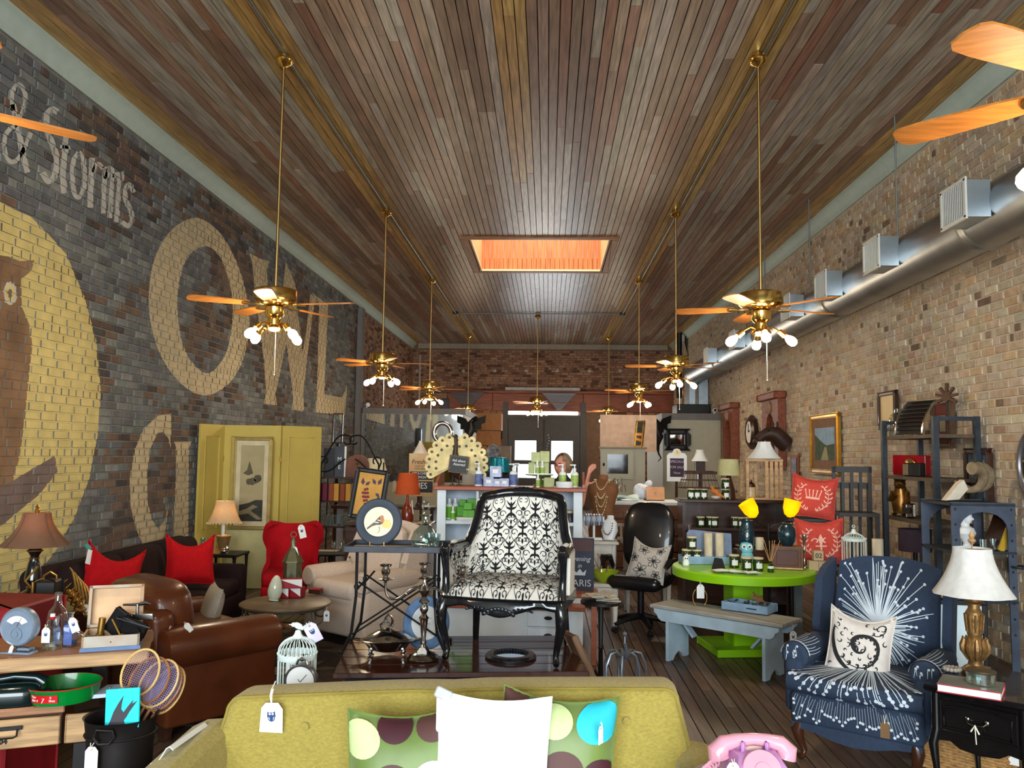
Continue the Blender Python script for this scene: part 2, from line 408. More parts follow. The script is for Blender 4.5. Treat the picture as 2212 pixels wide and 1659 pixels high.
pieces(flo,items,u_fplank,m_floor_o,m_floor_a,'plank')
def cove(name,x,s):
 pr=[(0,4.635),(.012*s,4.635),(.022*s,4.66),(.03*s,4.69),(.075*s,4.745),(.115*s,4.765),(.12*s,4.798),(0,4.798)]
 if s<0:pr=pr[::-1]
 for k,(y0,y1)in enumerate(((2.6,8.9),(8.9,15),(15,YB))):
  b=B().loft([[(x+a,y0+.002,z)for a,z in pr],[(x+a,y1-.002,z)for a,z in pr]])
  yield b
for nm,x,s in(('trim_1',XL,1),('trim_2',XR,-1)):
 t=bpy.data.objects.new(nm,None);put(t);t['kind']='structure'
 for b in cove(nm,x,s):ob('moulding',b,m_green_trim,t)
ob('trim_3',B().box(XR-XL-.3,.05,.16,(-.19,YB-.03,4.72),b=.01),mat('trim_grey',(150,138,124),.7),kind='structure')
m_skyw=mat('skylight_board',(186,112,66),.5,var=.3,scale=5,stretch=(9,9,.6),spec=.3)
sk=bpy.data.objects.new('ceiling_skylight',None);put(sk);sk['kind']='structure'
ZS=5.95
n=26
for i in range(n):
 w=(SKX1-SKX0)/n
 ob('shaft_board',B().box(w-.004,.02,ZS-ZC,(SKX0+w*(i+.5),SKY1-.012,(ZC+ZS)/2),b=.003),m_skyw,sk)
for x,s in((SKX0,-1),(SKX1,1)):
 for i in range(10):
  w=(SKY1-SKY0)/10;ob('shaft_board',B().box(.02,w-.002,ZS-ZC,(x-s*.012,SKY0+w*(i+.5),(ZC+ZS)/2)),mat('skylight_side_lit',(214,160,112),.5,var=.15),sk)  # side boards paler than the end boards; brighter light put into their colour
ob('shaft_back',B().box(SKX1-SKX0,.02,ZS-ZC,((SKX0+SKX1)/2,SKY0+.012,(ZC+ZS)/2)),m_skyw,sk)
m_trimwood=mat('skylight_trim',(150,100,62),.45,var=.2)
for a in(((SKX1-SKX0+.24),.12,.03,((SKX0+SKX1)/2,SKY0-.06,ZC-.012)),((SKX1-SKX0+.24),.12,.03,((SKX0+SKX1)/2,SKY1+.06,ZC-.012)),(.12,SKY1-SKY0,.03,(SKX0-.06,(SKY0+SKY1)/2,ZC-.012)),(.12,SKY1-SKY0,.03,(SKX1+.06,(SKY0+SKY1)/2,ZC-.012))):
 ob('casing',B().box(*a,b=.006),m_trimwood,sk)
m_lit_edge=mat('skylight_lit_edge',(236,214,170),.4,var=.05)  # pale strips carry the bright light along the shaft edges as colour
for a in((SKX1-SKX0,.015,.03,((SKX0+SKX1)/2,SKY1-.03,ZC-.0)),(.015,SKY1-SKY0,.03,(SKX0+.03,(SKY0+SKY1)/2,ZC)),(.015,SKY1-SKY0,.03,(SKX1-.03,(SKY0+SKY1)/2,ZC))):
 ob('lit_edge_strip',B().box(*a),m_lit_edge,sk)
ob('skylight_glazing',B().box(SKX1-SKX0,SKY1-SKY0,.02,((SKX0+SKX1)/2,(SKY0+SKY1)/2,ZS+.08)),glassmat('clear_glass'),sk)
# painted lettering on the brick
from mathutils.geometry import tessellate_polygon
m_paint_y=mat('paint_yellow',(212,194,128),.85,var=.12,scale=7,bump=.2,bscale=50)
m_paint_t=mat('paint_tan',(204,188,152),.85,var=.12,scale=7,bump=.2,bscale=50)
m_paint_w=mat('paint_white',(196,194,186),.85,var=.14,scale=9,bump=.2,bscale=50)
m_paint_b=mat('paint_brown',(134,104,78),.9,var=.35,scale=3,bump=.2,bscale=50)
m_paint_g=mat('paint_gray_brown',(124,106,100),.9,var=.2,scale=4,bump=.2,bscale=50)
def wallpt(px,py):q=WX(px,py,XL);return(q.y,q.z)
def clip(poly,lo,hi,ax):
 for sgn,lim in((1,lo),(-1,-hi)):
  o=[]
  for i in range(len(poly)):
   p,q=poly[i-1],poly[i];a,b_=p[ax]*sgn-lim,q[ax]*sgn-lim
   if(a>=0)!=(b_>=0):
    t=a/(a-b_);o.append((p[0]+(q[0]-p[0])*t,p[1]+(q[1]-p[1])*t))
   if b_>=0:o.append(q)
  poly=o
  if len(poly)<3:return[]
 return poly
def paint(name,loops,m,label,lift=.0):
 """loops in wall coordinates (y, z); the paint lies on each brick face and, recessed, in the joints."""
 pts=[p for l in loops for p in l]
 tris=tessellate_polygon([[Vector((a,b_,0))for a,b_ in l]for l in loops]);b=B()
 T=[[pts[i]for i in t]for t in tris]
 for t in T:b.add([(XL-.0065+lift*.5,a,z)for a,z in t],[(0,1,2)])
 bb=[(min(p[0]for p in t),max(p[0]for p in t),min(p[1]for p in t),max(p[1]for p in t))for t in T]
 y0,y1=min(x[0]for x in bb),max(x[1]for x in bb);z0,z1=min(x[2]for x in bb),max(x[3]for x in bb)
 for a,e,za,zb,x in BRK_L:
  if e<y0 or a>y1 or zb<z0 or za>z1:continue
  cy,hy,cz,hz=(a+e)/2,(e-a)*.45,(za+zb)/2,(zb-za)*.46
  for t,q in zip(T,bb):
   if e<q[0]or a>q[1]or zb<q[2]or za>q[3]:continue
   p=clip(clip(t,cy-hy,cy+hy,0),cz-hz,cz+hz,1)
   if len(p)>=3:b.add([(x+.0014+lift,u,v)for u,v in p],[tuple(range(len(p)))])
 nrm=ob(name,b,m,wl,label=label,sharp=180);return nrm
def ring(c,r,n=48):return[(c[0]+r[0]*math.cos(2*PI*i/n),c[1]+r[1]*math.sin(2*PI*i/n))for i in range(n)]
def zz(pts,s,ox,oy):return[wallpt(ox+x/s,oy+y/s)for x,y in pts]
C2=lambda pts:zz(pts,2.0227,0,500)
C3=lambda pts:zz(pts,3.317,260,420)
C1=lambda pts:zz(pts,3.457,0,40)
arc=[wallpt(*p)for p in((29,451),(66,468),(99,500),(143,549),(183,643),(208,737),(217.5,846),(213.6,925),(193,1034),(163,1113),(119,1192),(74,1246),(15,1311))]
my,mz=arc[6];zc=(arc[0][1]+arc[-1][1])/2;rz_=1.66
yc=my-1.62
disc=[(yc+1.62*math.cos(a),zc+rz_*math.sin(a))for a in[-PI/2+PI*i/28 for i in range(29)]]
paint('painted_disc',[arc+[(arc[-1][0]-1.0,arc[-1][1]-.1),(4.3,arc[-1][1]+.2),(4.3,arc[0][1]-.2),(arc[0][0]-.6,arc[0][1]+.04)]],m_paint_y,'yellow painted disc on dark brick')
body=C2([(-60,95),(40,110),(85,130),(150,125),(135,175),(90,210),(95,330),(130,410),(140,500),(125,640),(105,850),(85,980),(60,1080),(45,1120),(-60,1160)])
paint('painted_owl',[body],m_paint_b,'faded brown painted owl on the yellow disc',.0012)
paint('painted_branch',[C2([(45,1095),(240,980),(250,1050),(170,1150),(0,1290),(-60,1300),(-60,1160)])],m_paint_g,'greyish painted branch under the owl',.0014)
paint('painted_eye',[C2([(45+30*math.cos(a),270+52*math.sin(a))for a in[2*PI*i/20 for i in range(20)]])],m_paint_w,'white ring of the painted eye',.0022)
paint('painted_eye',[C2([(43+21*math.cos(a),270+38*math.sin(a))for a in[2*PI*i/20 for i in range(20)]])],m_paint_y,'yellow iris of the painted eye',.0030)
paint('painted_eye',[C2([(43+10*math.cos(a),270+19*math.sin(a))for a in[2*PI*i/14 for i in range(14)]])],m_paint_g,'dark pupil of the painted eye',.0038)
def smooth_closed(P,k=4):
 o=[];n=len(P)
 for i in range(n):
  p0,p1,p2,p3=P[i-1],P[i],P[(i+1)%n],P[(i+2)%n]
  for j in range(k):
   t=j/k;o.append(tuple(.5*((2*p1[q])+(-p0[q]+p2[q])*t+(2*p0[q]-5*p1[q]+4*p2[q]-p3[q])*t*t+(-p0[q]+3*p1[q]-3*p2[q]+p3[q])*t**3)for q in(0,1)))
 return o
Oo=smooth_closed([(540,168),(430,205),(330,300),(240,480),(203,740),(230,980),(320,1210),(470,1385),(620,1440),(760,1370),(860,1230),(925,980),(905,730),(840,500),(740,310),(640,205)])
Oi=smooth_closed([(610,372),(520,410),(450,520),(412,700),(415,900),(450,1080),(520,1210),(615,1282),(700,1230),(770,1100),(805,880),(795,690),(740,500),(680,405)])
paint('painted_letter',[C3(Oo),C3(Oi)],m_paint_t,'large tan painted letter O')
paint('painted_letter',[C3([(925,420),(1000,458),(1068,480),(1050,545),(1062,700),(1085,900),(1120,1000),(1150,850),(1185,480),(1255,640),(1262,800),(1292,985),(1305,1140),(1330,995),(1362,715),(1415,750),(1390,790),(1360,1000),(1335,
 1200),(1312,1440),(1318,1520),(1308,1556),(1228,1540),(1240,1460),(1215,1260),(1190,1065),(1150,1250),(1112,1430),(1122,1512),(1030,1500),(1045,1420),(1030,1200),(1000,960),(965,700),(945,480)])],m_paint_t,'large tan painted letter W')
paint('painted_letter',[C3([(1370,700),(1490,790),(1475,1100),(1462,1432),(1590,1455),(1626,1370),(1610,1578),(1395,1562),(1408,1470),(1417,1100),(1424,780)])],m_paint_t,'large tan painted letter L')
paint('painted_letter',[C2([(748,795),(690,805),(630,860),(590,950),(567,1090),(571,1200),(598,1310),(640,1400),(700,1400),(725,1300),(738,1185),(722,1260),(690,1300),(662,1255),(645,1180),(642,1060),(660,940),(690,880),(715,876),(735,
 905),(747,948)])],m_paint_t,'large tan painted letter C above the dark sofa')
paint('painted_letter',[C2([(762,918),(840,918),(826,945),(822,1400),(755,1400),(768,1100),(770,945)])],m_paint_t,'tall tan painted letter I beside the folding screen')
def brush(pts,w,conv):
 L,Rr=[],[]
 for i,p in enumerate(pts):
  a=pts[max(i-1,0)];c=pts[min(i+1,len(pts)-1)];dx,dy=c[0]-a[0],c[1]-a[1];q=math.hypot(dx,dy)or 1
  ww=w[i]if isinstance(w,list)else w
  L.append((p[0]-dy/q*ww/2,p[1]+dx/q*ww/2));Rr.append((p[0]+dy/q*ww/2,p[1]-dx/q*ww/2))
 return conv(L+Rr[::-1])
def sm(P,k=4):
 o=[]
 for i in range(len(P)-1):
  p0,p1,p2,p3=P[max(i-1,0)],P[i],P[i+1],P[min(i+2,len(P)-1)]
  for j in range(k):
   t=j/k;o.append(tuple(.5*((2*p1[q])+(-p0[q]+p2[q])*t+(2*p0[q]-5*p1[q]+4*p2[q]-p3[q])*t*t+(-p0[q]+3*p1[q]-3*p2[q]+p3[q])*t**3)for q in(0,1)))
 return o+[P[-1]]
for lb,strokes in(('&',[([(95,690),(88,560),(138,492),(185,560),(180,660),(120,790),(50,850),(32,960),(70,1065),(135,1050),(195,940),(228,850)],34),([(95,640),(130,800),(170,1000),(205,1150)],42)]),('S',[([(430,700),(390,680),(352,
 720),(352,830),(395,950),(425,1060),(405,1180),(360,1215),(318,1150)],46)]),('t',[([(500,850),(480,1050),(470,1180),(482,1305)],46),([(450,955),(530,965)],26)]),('o',[([(590,1000),(550,1060),(540,1180),(555,1300),(590,1335),(625,1270),
 (632,1150),(620,1040),(590,1000)],36)]),('r',[([(690,1040),(672,1412)],44),([(700,1150),(728,1085),(768,1120)],34)]),('m',[([(785,1105),(772,1455)],36),([(790,1200),(815,1120),(838,1160),(820,1490)],34),([(842,1220),(868,1165),(893,
 1210),(868,1522)],36)]),("apostrophe",[([(920,1140),(915,1215)],22)]),('s',[([(998,1300),(970,1240),(938,1270),(938,1350),(975,1430),(985,1510),(950,1550),(912,1515)],36)])):
 for s_,w in strokes:paint('painted_script',[brush(sm(s_),w,C1)],m_paint_w,'white painted script %s high on the wall'%lb if len(lb)>1 else 'white painted character %s high on the wall'%lb,.0004)
 # ceiling fans, conduit, duct
m_brass=mat('polished_brass',(236,196,112),.18,1.0,var=.05)
m_rodbrass=mat('brass_rod',(196,164,104),.3,1.0,var=.05)
m_blade=mat('blade_oak',(186,118,54),.4,var=.25,scale=6,stretch=(1,9,9))
m_bulb=mat('bulb_lit',(255,240,210),.4,emit=(255,226,178),estr=30)
m_steel=mat('galvanised',(158,160,160),.38,.9,var=.18,scale=3)
m_conduit=mat('conduit_grey',(120,124,122),.4,.7,var=.1)
m_black=mat('black_paint',(22,22,23),.45,var=.2)
m_ceramic=mat('chain_white',(222,214,196),.5)
FZ=D(607,640,6.45).z
def make_fan(bl):
 t=thing('ceiling_fan',bl,'ceiling fan',(0,0,ZC),0,'brass ceiling fans on long rods')
 ob('canopy',B().lathe([(.05,-.001),(.052,-.03),(.075,-.04),(.078,-.055),(.06,-.085),(.03,-.10),(.02,-.115)],20),m_brass,t)
 dz=FZ-ZC
 ob('rod',B().cyl(.0125,-dz-.16,(0,0,dz+.06),n=10),m_rodbrass,t)
 ob('motor_housing',B().lathe([(.02,dz+.075),(.05,dz+.065),(.14,dz+.058),(.165,dz+.05),(.17,dz+.04),(.17,dz-.035),(.155,dz-.05),(.12,dz-.07),(.085,dz-.08),(.03,dz-.085)],32),m_brass,t)
 ob('switch_housing',B().lathe([(.055,dz-.08),(.075,dz-.09),(.075,dz-.15),(.06,dz-.17),(.045,dz-.185),(.045,dz-.23),(.075,dz-.245),(.08,dz-.26),(.05,dz-.28),(.01,dz-.285)],24),m_brass,t)
 for k in range(5):
  a=2*PI*k/5;rot=(0,0,math.degrees(a));e=B().at((0,0,dz-.075),rot)
  iron=[(.09,-.02),(.13,-.012),(.17,-.018),(.2,-.045),(.235,-.05),(.25,-.025),(.255,0),(.25,.025),(.235,.05),(.2,.045),(.17,.018),(.13,.012),(.09,.02)]
  e.prism(iron,.008,ax='z');io=ob('blade_iron',e,m_brass,t)
  w=B().at((0,0,dz-.068),rot);P=[(.2,-.045),(.3,-.058),(.55,-.066),(.625,-.062),(.65,-.045),(.66,0),(.65,.045),(.625,.062),(.55,.066),(.3,.058),(.2,.045)]
  w.prism(P,.008,r=(9,0,0),ax='z');ob('blade',w,m_blade,t)
 for k in range(4):
  a=PI/4+PI/2*k+.35;c,s=math.cos(a),math.sin(a)
  ar=B().tube([(c*.03,s*.03,dz-.23),(c*.08,s*.08,dz-.215),(c*.12,s*.12,dz-.235),(c*.145,s*.145,dz-.255)],.008,8)
  ao=ob('light_arm',ar,m_brass,t)
  L=Matrix.Translation((c*.14,s*.14,dz-.25))@Matrix.Rotation(a,4,'Z')@Matrix.Rotation(math.radians(130),4,'Y')
  q=B();q.M=L;q.lathe([(.012,-.01),(.022,-.005),(.024,.02),(.028,.05),(.022,.052)],14);ob('socket',q,m_brass,ao)
  q=B();q.M=L;q.lathe([(.013,.05),(.016,.06),(.03,.085),(.037,.112),(.033,.14),(.018,.156),(.002,.16)],14);ob('bulb',q,m_bulb,ao)
 ob('pull_chain',B().tube([(.03,-.03,dz-.27),(.03,-.03,dz-.62)],.0025,5).ball(.007,c=(.03,-.03,dz-.63),n=8),m_ceramic,t)
 return t
FX0,FX1=-2.17,1.65
SPOTS=[(FX0,2.5,44,'brass ceiling fan at the frame edge with one oak blade over the painted ampersand'),(FX1+.05,2.5,-10,'brass ceiling fan at the frame edge with blades beside the duct'),(FX0,6.45,-8,'brass ceiling fan hanging before the painted letter W'),
 (FX1,6.5,20,'large brass ceiling fan hanging before the metal duct'),(FX0,10.76,5,'brass ceiling fan, second along the painted wall'),(FX1,10.8,28,'brass ceiling fan, second along the bare brick wall'),(FX0,15.14,12,'brass ceiling fan, third along the painted wall'),
 (FX1,15.18,-20,'brass ceiling fan, third along the bare brick wall'),(-.25,19.1,0,'brass ceiling fan on the cross pipe, in front of the bright transom'),(FX0,22.5,30,'small far brass fan behind the mirrored partition'),(FX1,22.7,10,
 'small far brass fan above the pale cabinet')]
fan0=make_fan(SPOTS[0][3])
for i,(x,y,a,lb)in enumerate(SPOTS):
 if i==0:fan0.location=(x,y,ZC);fan0.rotation_euler=(0,0,math.radians(a))
 else:dup(fan0,(x,y,ZC),a,lb)
 lamp('fan_light',(x,y,FZ-.36),42,(1,.84,.62),.09)
def pipe(name,label,pts,r,m,cat='pipe',nd=10,group=None):
 return ob(name,B().tube(pts,r,nd),m,label=label,cat=cat,group=group)
pipe('conduit_pipe','grey conduit under the yellow boards on the painted wall side',[(FX0+.03,2.3,ZC-.03),(FX0+.03,18.85,ZC-.03)],.013,m_conduit)
pipe('conduit_pipe','grey conduit under the yellow boards on the bare brick side',[(FX1+.03,2.3,ZC-.03),(FX1+.03,18.85,ZC-.03)],.013,m_conduit)
pipe('conduit_pipe','grey conduit crossing the ceiling behind the skylight',[(FX0+.08,18.9,ZC-.03),(FX1-.02,18.9,ZC-.03)],.014,m_conduit)
pipe('conduit_pipe','far conduit from the corner box on the painted wall side',[(FX0+.03,19.0,ZC-.03),(FX0+.03,22.4,ZC-.03)],.011,m_conduit)
pipe('conduit_pipe','far conduit from the corner box on the bare brick side',[(FX1+.03,19.0,ZC-.03),(FX1+.03,22.6,ZC-.03)],.011,m_conduit)
for x,nm in((FX0+.03,'painted wall'),(FX1+.03,'bare brick')):
 t=thing('junction_box','dark junction box where the ceiling pipes meet, %s side'%nm,'electrical box',(x,18.92,ZC));ob('body',B().box(.13,.12,.05,(0,0,-.027),b=.008),m_black,t);ob('cover_plate',B().box(.11,.1,.006,(0,0,-.055),b=.002),
  m_conduit,t)
pipe('wall_conduit','pale vertical conduit in the far corner',[(XL+.35,23.6,.1),(XL+.35,23.6,4.35)],.035,mat('pipe_pale',(150,138,128),.6))
pipe('vent_pipe','straight black vent pipe in the far corner',[tuple(D(1467,860,22)),tuple(D(1467,668,22))],.075,m_black)
pipe('vent_pipe','bent black vent pipe in the far corner',[tuple(D(1500,845,22)),tuple(D(1490,770,22)),tuple(D(1483,740,22)),tuple(D(1483,662,22))],.05,m_black)
DX,DR=XR-.42,.215
pz=D(2022,517,(DX-.1)/((ray(2022,517).x/ray(2022,517).y)));DZ=pz.z
du=thing('air_duct','round galvanised air duct hung along the bare brick wall','duct',(DX,0,DZ))
for k,(a,e)in enumerate(((3.0,6.2),(6.2,9.3),(9.3,12.4),(12.4,15.5),(15.5,18.4))):
 ob('duct_section',B().cyl(DR,e-a-.004,(0,e,0),(90,0,0),32),m_steel,du)
 ob('duct_collar',B().lathe([(DR,0),(DR+.014,.008),(DR+.014,.03),(DR+.006,.05),(DR+.012,.07),(DR,.09)],32,(0,e+.045,0),(90,0,0),caps=False),m_steel,du)
ob('duct_cap',B().cyl(DR-.005,.02,(0,18.42,0),(90,0,0),32),m_steel,du)
m_vent=mat('vent_face',(206,208,204),.5,var=.05);m_ventbox=mat('vent_box_metal',(176,190,200),.3,.8,var=.1)
VP=[(2090,422),(1902,536),(1787,612),(1708,660),(1588,735),(1530,768)]
for i,(px,py)in enumerate(VP):
 r_=ray(px,py);y=(DX-.36)/(r_.x/r_.y)
 t=thing('duct_vent','boxed supply vent on the duct, %s from the near end'%('first','second','third','fourth','fifth','sixth')[i],'vent',(DX,y+.17,DZ+.02),0,'supply vents along the air duct')
 w=.34;b=B().loft([[(-.37,-w/2,-.13),(-.37,w/2,-.13),(-.37,w/2,.13),(-.37,-w/2,.13)],[(-.205,-w/2,-.13),(-.205,w/2,-.13),(-.205,w/2,.13),(-.205,-w/2,.13)]])
 ob('vent_box',b,m_ventbox,t)
 f=B()
 for z in(-.135,.135):f.box(.014,w+.03,.025,(-.376,0,z))
 for yy in(-w/2,w/2):f.box(.014,.025,.27,(-.376,yy,0))
 ob('grille_frame',f,m_vent,t)
 for k in range(12):ob('vent_slat',B().box(.008,.006,.25,(-.374,-w/2+.03+k*(w-.06)/11,0),(0,0,30)),m_vent,t)
for px,y in((1938,None),(1748,None),(1651,None)):
 r_=ray(px,480);y=(DX)/(r_.x/r_.y);pipe('hanger_rod','threaded hanger rod above the duct near its %s'%{1938:'second vent',1748:'fourth vent',1651:'middle behind the fan'}[px],[(DX,y,DZ+DR-.003),(DX,y,ZC-.003)],.008,m_conduit,'rod',
  8)
 # shared small makers
m_wood_d=mat('wood_dark',(58,34,24),.3,var=.35,scale=5,stretch=(.8,8,8),coat=.3)
m_wood_m=mat('wood_mango',(176,140,98),.5,var=.3,scale=6,stretch=(1,9,9),bump=.1)
m_wood_mt=mat('wood_mango_top',(150,104,70),.4,var=.25,scale=6,stretch=(1,9,9),bump=.1)
m_iron=mat('black_iron',(30,29,30),.45,.4,var=.25)
m_iron_g=mat('iron_grey',(58,60,66),.5,.5,var=.25)
m_paper=mat('paper_white',(226,228,226),.8,var=.04)
m_card=mat('card_white',(236,238,236),.8,var=.03)
m_cardb=mat('card_blue_print',(46,74,122),.8)
m_ink=mat('ink_black',(30,30,32),.8)
m_string=mat('string_cream',(226,222,204),.9)
m_silver=mat('silver',(206,204,200),.14,1.0,var=.08)
m_silver_d=mat('silver_tarnished',(150,146,140),.22,1.0,var=.25,scale=20)
m_gold=mat('old_gold',(176,136,66),.32,.9,var=.3,scale=18)
m_glass=glassmat('clear_glass');m_glass_b=glassmat('blue_glass',(190,206,236))
m_white_p=mat('white_paint',(226,230,232),.5,var=.04)
m_red=mat('red_cloth',(176,14,22),.9,var=.12,scale=40,spec=.2)
def owl_mark(parent,s,y=-.0014):
 b=B().prism([(-.010*s,.012*s),(-.007*s,.0085*s),(.007*s,.0085*s),(.010*s,.012*s),(.0095*s,-.004*s),(.006*s,-.011*s),(0,-.013*s),(-.006*s,-.011*s),(-.0095*s,-.004*s)],.0006,(0,y,-.042*s))
 o=ob('owl_mark',b,m_cardb,parent)
 for x in(-.0035,.0035):ob('owl_eye',B().lathe([(.0026*s,0),(.0026*s,.0005)],10,(x*s,y-.0002,-.036*s),(90,0,0)),m_card,o)
def price_tag(label,hang,rz=0,tilt=0,s=1.0,string=.05,owl=True,m=None,lean=0):
 """paper swing tag; hang = where its string is fixed"""
 t=thing('price_tag',label,'price tag',hang,0,'paper swing tags on the goods',rot=(tilt,lean,rz))
 ob('string',B().tube([(-.006*s,0,0),(-.004*s,-.004,-string*.5),(0,-.002,-string-.012*s)],.0012*max(1,s*.8),5).tube([(.008*s,.001,0),(.003*s,-.004,-string*.6),(0,-.002,-string-.012*s)],.001*max(1,s*.8),5),m_string,t)
 w,h=.027*s,.098*s
 c=B().at((0,0,-string)).prism([(-w,-h),(w,-h),(w,-.018*s),(w*.5,0),(-w*.5,0),(-w,-.018*s)],.0012)
 cd=ob('card',c,m or m_card,t);e=bpy.data.objects.new('card_print',None)
 ob('eyelet',B().at((0,-.001,-string-.012*s)).tube([(.004*s*math.cos(a),0,.004*s*math.sin(a))for a in[k*PI/4 for k in range(8)]],.0011*s,5,True),m_gold,t)
 if owl:
  b=B().at((0,-.0014,-string)).prism([(-.010*s,-.030*s),(-.007*s,-.0335*s),(.007*s,-.0335*s),(.010*s,-.030*s),(.0105*s,-.046*s),(.006*s,-.054*s),(0,-.056*s),(-.006*s,-.054*s),(-.0105*s,-.046*s)],.0006)
  o=ob('owl_mark',b,m_cardb,t)
  q=B().at((0,-.0019,-string))
  for x in(-.004,.004):q.lathe([(.0026*s,0),(.0026*s,.0003)],10,(x*s,0,-.038*s),(90,0,0))
  ob('owl_eye',q,m_card,o)
 return t
def bell_shade(b,r0,r1,h,z,n=24,lobes=0,amp=0,p=1.7,t=.003):
 prof=[(r0+(r1-r0)*(1-k/10)**p,z+h*k/10)for k in range(11)]
 b.lathe(prof,n,lobes=lobes,amp=amp,caps=False);b.lathe([(r-t,zz_)for r,zz_ in prof][::-1],n,lobes=lobes,amp=amp,caps=False);return b
def frame_pic(name,label,cat,w,h,fw,fd,m_f,loc,rot,mat_w=0,m_mat=None,m_pic=None,art=None,group=None,lip=True):
 """picture: four mitred rails, mount, art; hangs in the x-z plane facing -y, origin bottom centre"""
 t=thing(name,label,cat,loc,0,group,rot)
 for k,(a,c,rr_)in enumerate((((0,fw/2),w,0),((0,h-fw/2),w,0),((-w/2+fw/2,h/2),h,90),((w/2-fw/2,h/2),h,90))):
  L=c/2;b=B().at((a[0],0,a[1]),(0,rr_,0));flip=1 if(k in(0,3))else-1
  b.loft([[(-L,-fd/2,-fw/2*flip),(L,-fd/2,-fw/2*flip),(L-fw,-fd/2,fw/2*flip),(-L+fw,-fd/2,fw/2*flip)],[(-L,fd/2,-fw/2*flip),(L,fd/2,-fw/2*flip),(L-fw,fd/2,fw/2*flip),(-L+fw,fd/2,fw/2*flip)]])
  if lip:b.tube([(-L+fw*.9,-fd/2,fw*.36*flip),(L-fw*.9,-fd/2,fw*.36*flip)],fw*.1,6);b.tube([(-L+fw*.3,-fd/2,-fw*.3*flip),(L-fw*.3,-fd/2,-fw*.3*flip)],fw*.14,6)
  ob('frame_rail',b,m_f,t)
 iw,ih=w-2*fw,h-2*fw
 if m_mat:ob('mount',B().box(iw,.004,ih,(0,.002,h/2)),m_mat,t)
 if m_pic:
  pw,ph=iw-2*mat_w,ih-2*mat_w;p=ob('picture',B().box(pw,.003,ph,(0,-.002,h/2)),m_pic,t)
  if art:art(p,pw,ph,h/2)
 return t
def print_flat(parent,name,polys,m,y=-.0042,label=None):
 """flat print: polygons in x-z just in front of a sheet"""
 b=B()
 for P in polys:b.add([(x,y,z)for x,z in P],[tuple(range(len(P)))])
 return ob(name,b,m,parent,label=label,sharp=180)
def blob(cx,cz,rx,rz,n=12,j=.2,seed=0):
 q=random.Random(seed);return[(cx+rx*(1+q.uniform(-j,j))*math.cos(2*PI*i/n),cz+rz*(1+q.uniform(-j,j))*math.sin(2*PI*i/n))for i in range(n)]
 # industrial console at the frame edge
CA,CB=G(0,1426,.82),G(322,1405,.82);cang=math.degrees(math.atan2(CB.y-CA.y,CB.x-CA.x))
zl=D(100,1529,G(100,1419,.82).y-.02).z;zb=D(100,1620,G(100,1419,.82).y-.02).z
con=thing('industrial_console','pale mango wood console with lower drawer shelf and iron pull','console table',(CB.x,CB.y,0),cang)
CLn=1.35
ob('top_slab',B().box(CLn,.40,.05,(-CLn/2,.2,.795),b=.006),m_wood_m,con)
ob('top_board',B().box(CLn-.01,.39,.002,(-CLn/2,.2,.8205)),m_wood_mt,con)
ob('shelf_slab',B().box(CLn-.28,.40,.03,(-CLn/2-.14,.2,zl-.0155),b=.004),m_wood_mt,con)
ob('drawer_case',B().box(CLn-.3,.36,zl-.035-zb,(-CLn/2-.14,.21,(zl-.032+zb)/2)),m_wood_d,con)
for k,(x0,x1)in enumerate(((-.66,-.29),(-.28,-.17),(-1.15,-.67))):
 d=ob('drawer',B().box(x1-x0-.006,.025,zl-.045-zb,((x0+x1)/2,.018,(zl-.037+zb)/2),b=.004),m_wood_m,con)
 if k==0:
  cx=(x0+x1)/2;zc_=(zl-.035+zb)/2+.01
  ob('pull',B().box(.12,.006,.014,(cx,.002,zc_+.012),b=.001).tube([(cx-.045,.0,zc_+.008),(cx-.045,-.014,zc_-.012),(cx-.035,-.018,zc_-.016),(cx+.035,-.018,zc_-.016),(cx+.045,-.014,zc_-.012),(cx+.045,0,zc_+.008)],.0035,6),m_iron,d)
  text('number','04',.026,m_ink,d,(cx,.0045,zc_-.034),(90,0,0),.0004,bold=.001)
for x in(-.2,-1.2):ob('post',B().box(.05,.05,.77-zl,(x,.36,(zl+.77)/2)),m_iron,con)
for x in(-.22,-1.15):
 for y in(.04,.36):ob('leg',B().box(.05,.05,zb,(x,y,zb/2)),m_iron,con)
def onC(px,py,z=.8225):return G(px,py,z)
p=onC(40,1410);dm=p.y/FPX
mt=thing('panel_meter','round blue-grey electric meter on a swivel foot, on the console','meter',p,-4)
m_blgr=mat('meter_enamel',(128,146,166),.35,.3,var=.12,scale=12)
ob('foot',B().prism([(-38*dm,0),(36*dm,0),(32*dm,4*dm),(-30*dm,3*dm)],30*dm,ax='y').box(30*dm,20*dm,6*dm,(16*dm,0,9*dm),b=.003),m_blgr,mt)
ob('stem',B().cyl(4.5*dm,16*dm,(0,0,3*dm)),m_iron_g,mt)
cs=ob('case',B().lathe([(30*dm,-14*dm),(39*dm,-12*dm),(41*dm,0),(41*dm,8*dm),(38*dm,12*dm),(36*dm,10*dm),(0,10*dm)],36,(0,0,56*dm),(90,0,0)).lathe([(0,0),(14*dm,0),(14*dm,3*dm),(11*dm,3*dm),(11*dm,1.5*dm),(5*dm,1.5*dm),(5*dm,4*dm),
 (0,4*dm)],24,(0,-10*dm,42*dm),(90,0,0)),m_blgr,mt)
A=[(30*dm*math.cos(a),52*dm+24*dm*math.sin(a))for a in[math.radians(30+12*k)for k in range(11)]]
A2=[(13*dm*math.cos(a),52*dm+12*dm*math.sin(a))for a in[math.radians(150-12*k)for k in range(11)]]
print_flat(cs,'dial',[[(x*.95,z+4*dm)for x,z in A]+[(x*.95,z+4*dm)for x,z in A2]],m_paper,-10.6*dm)
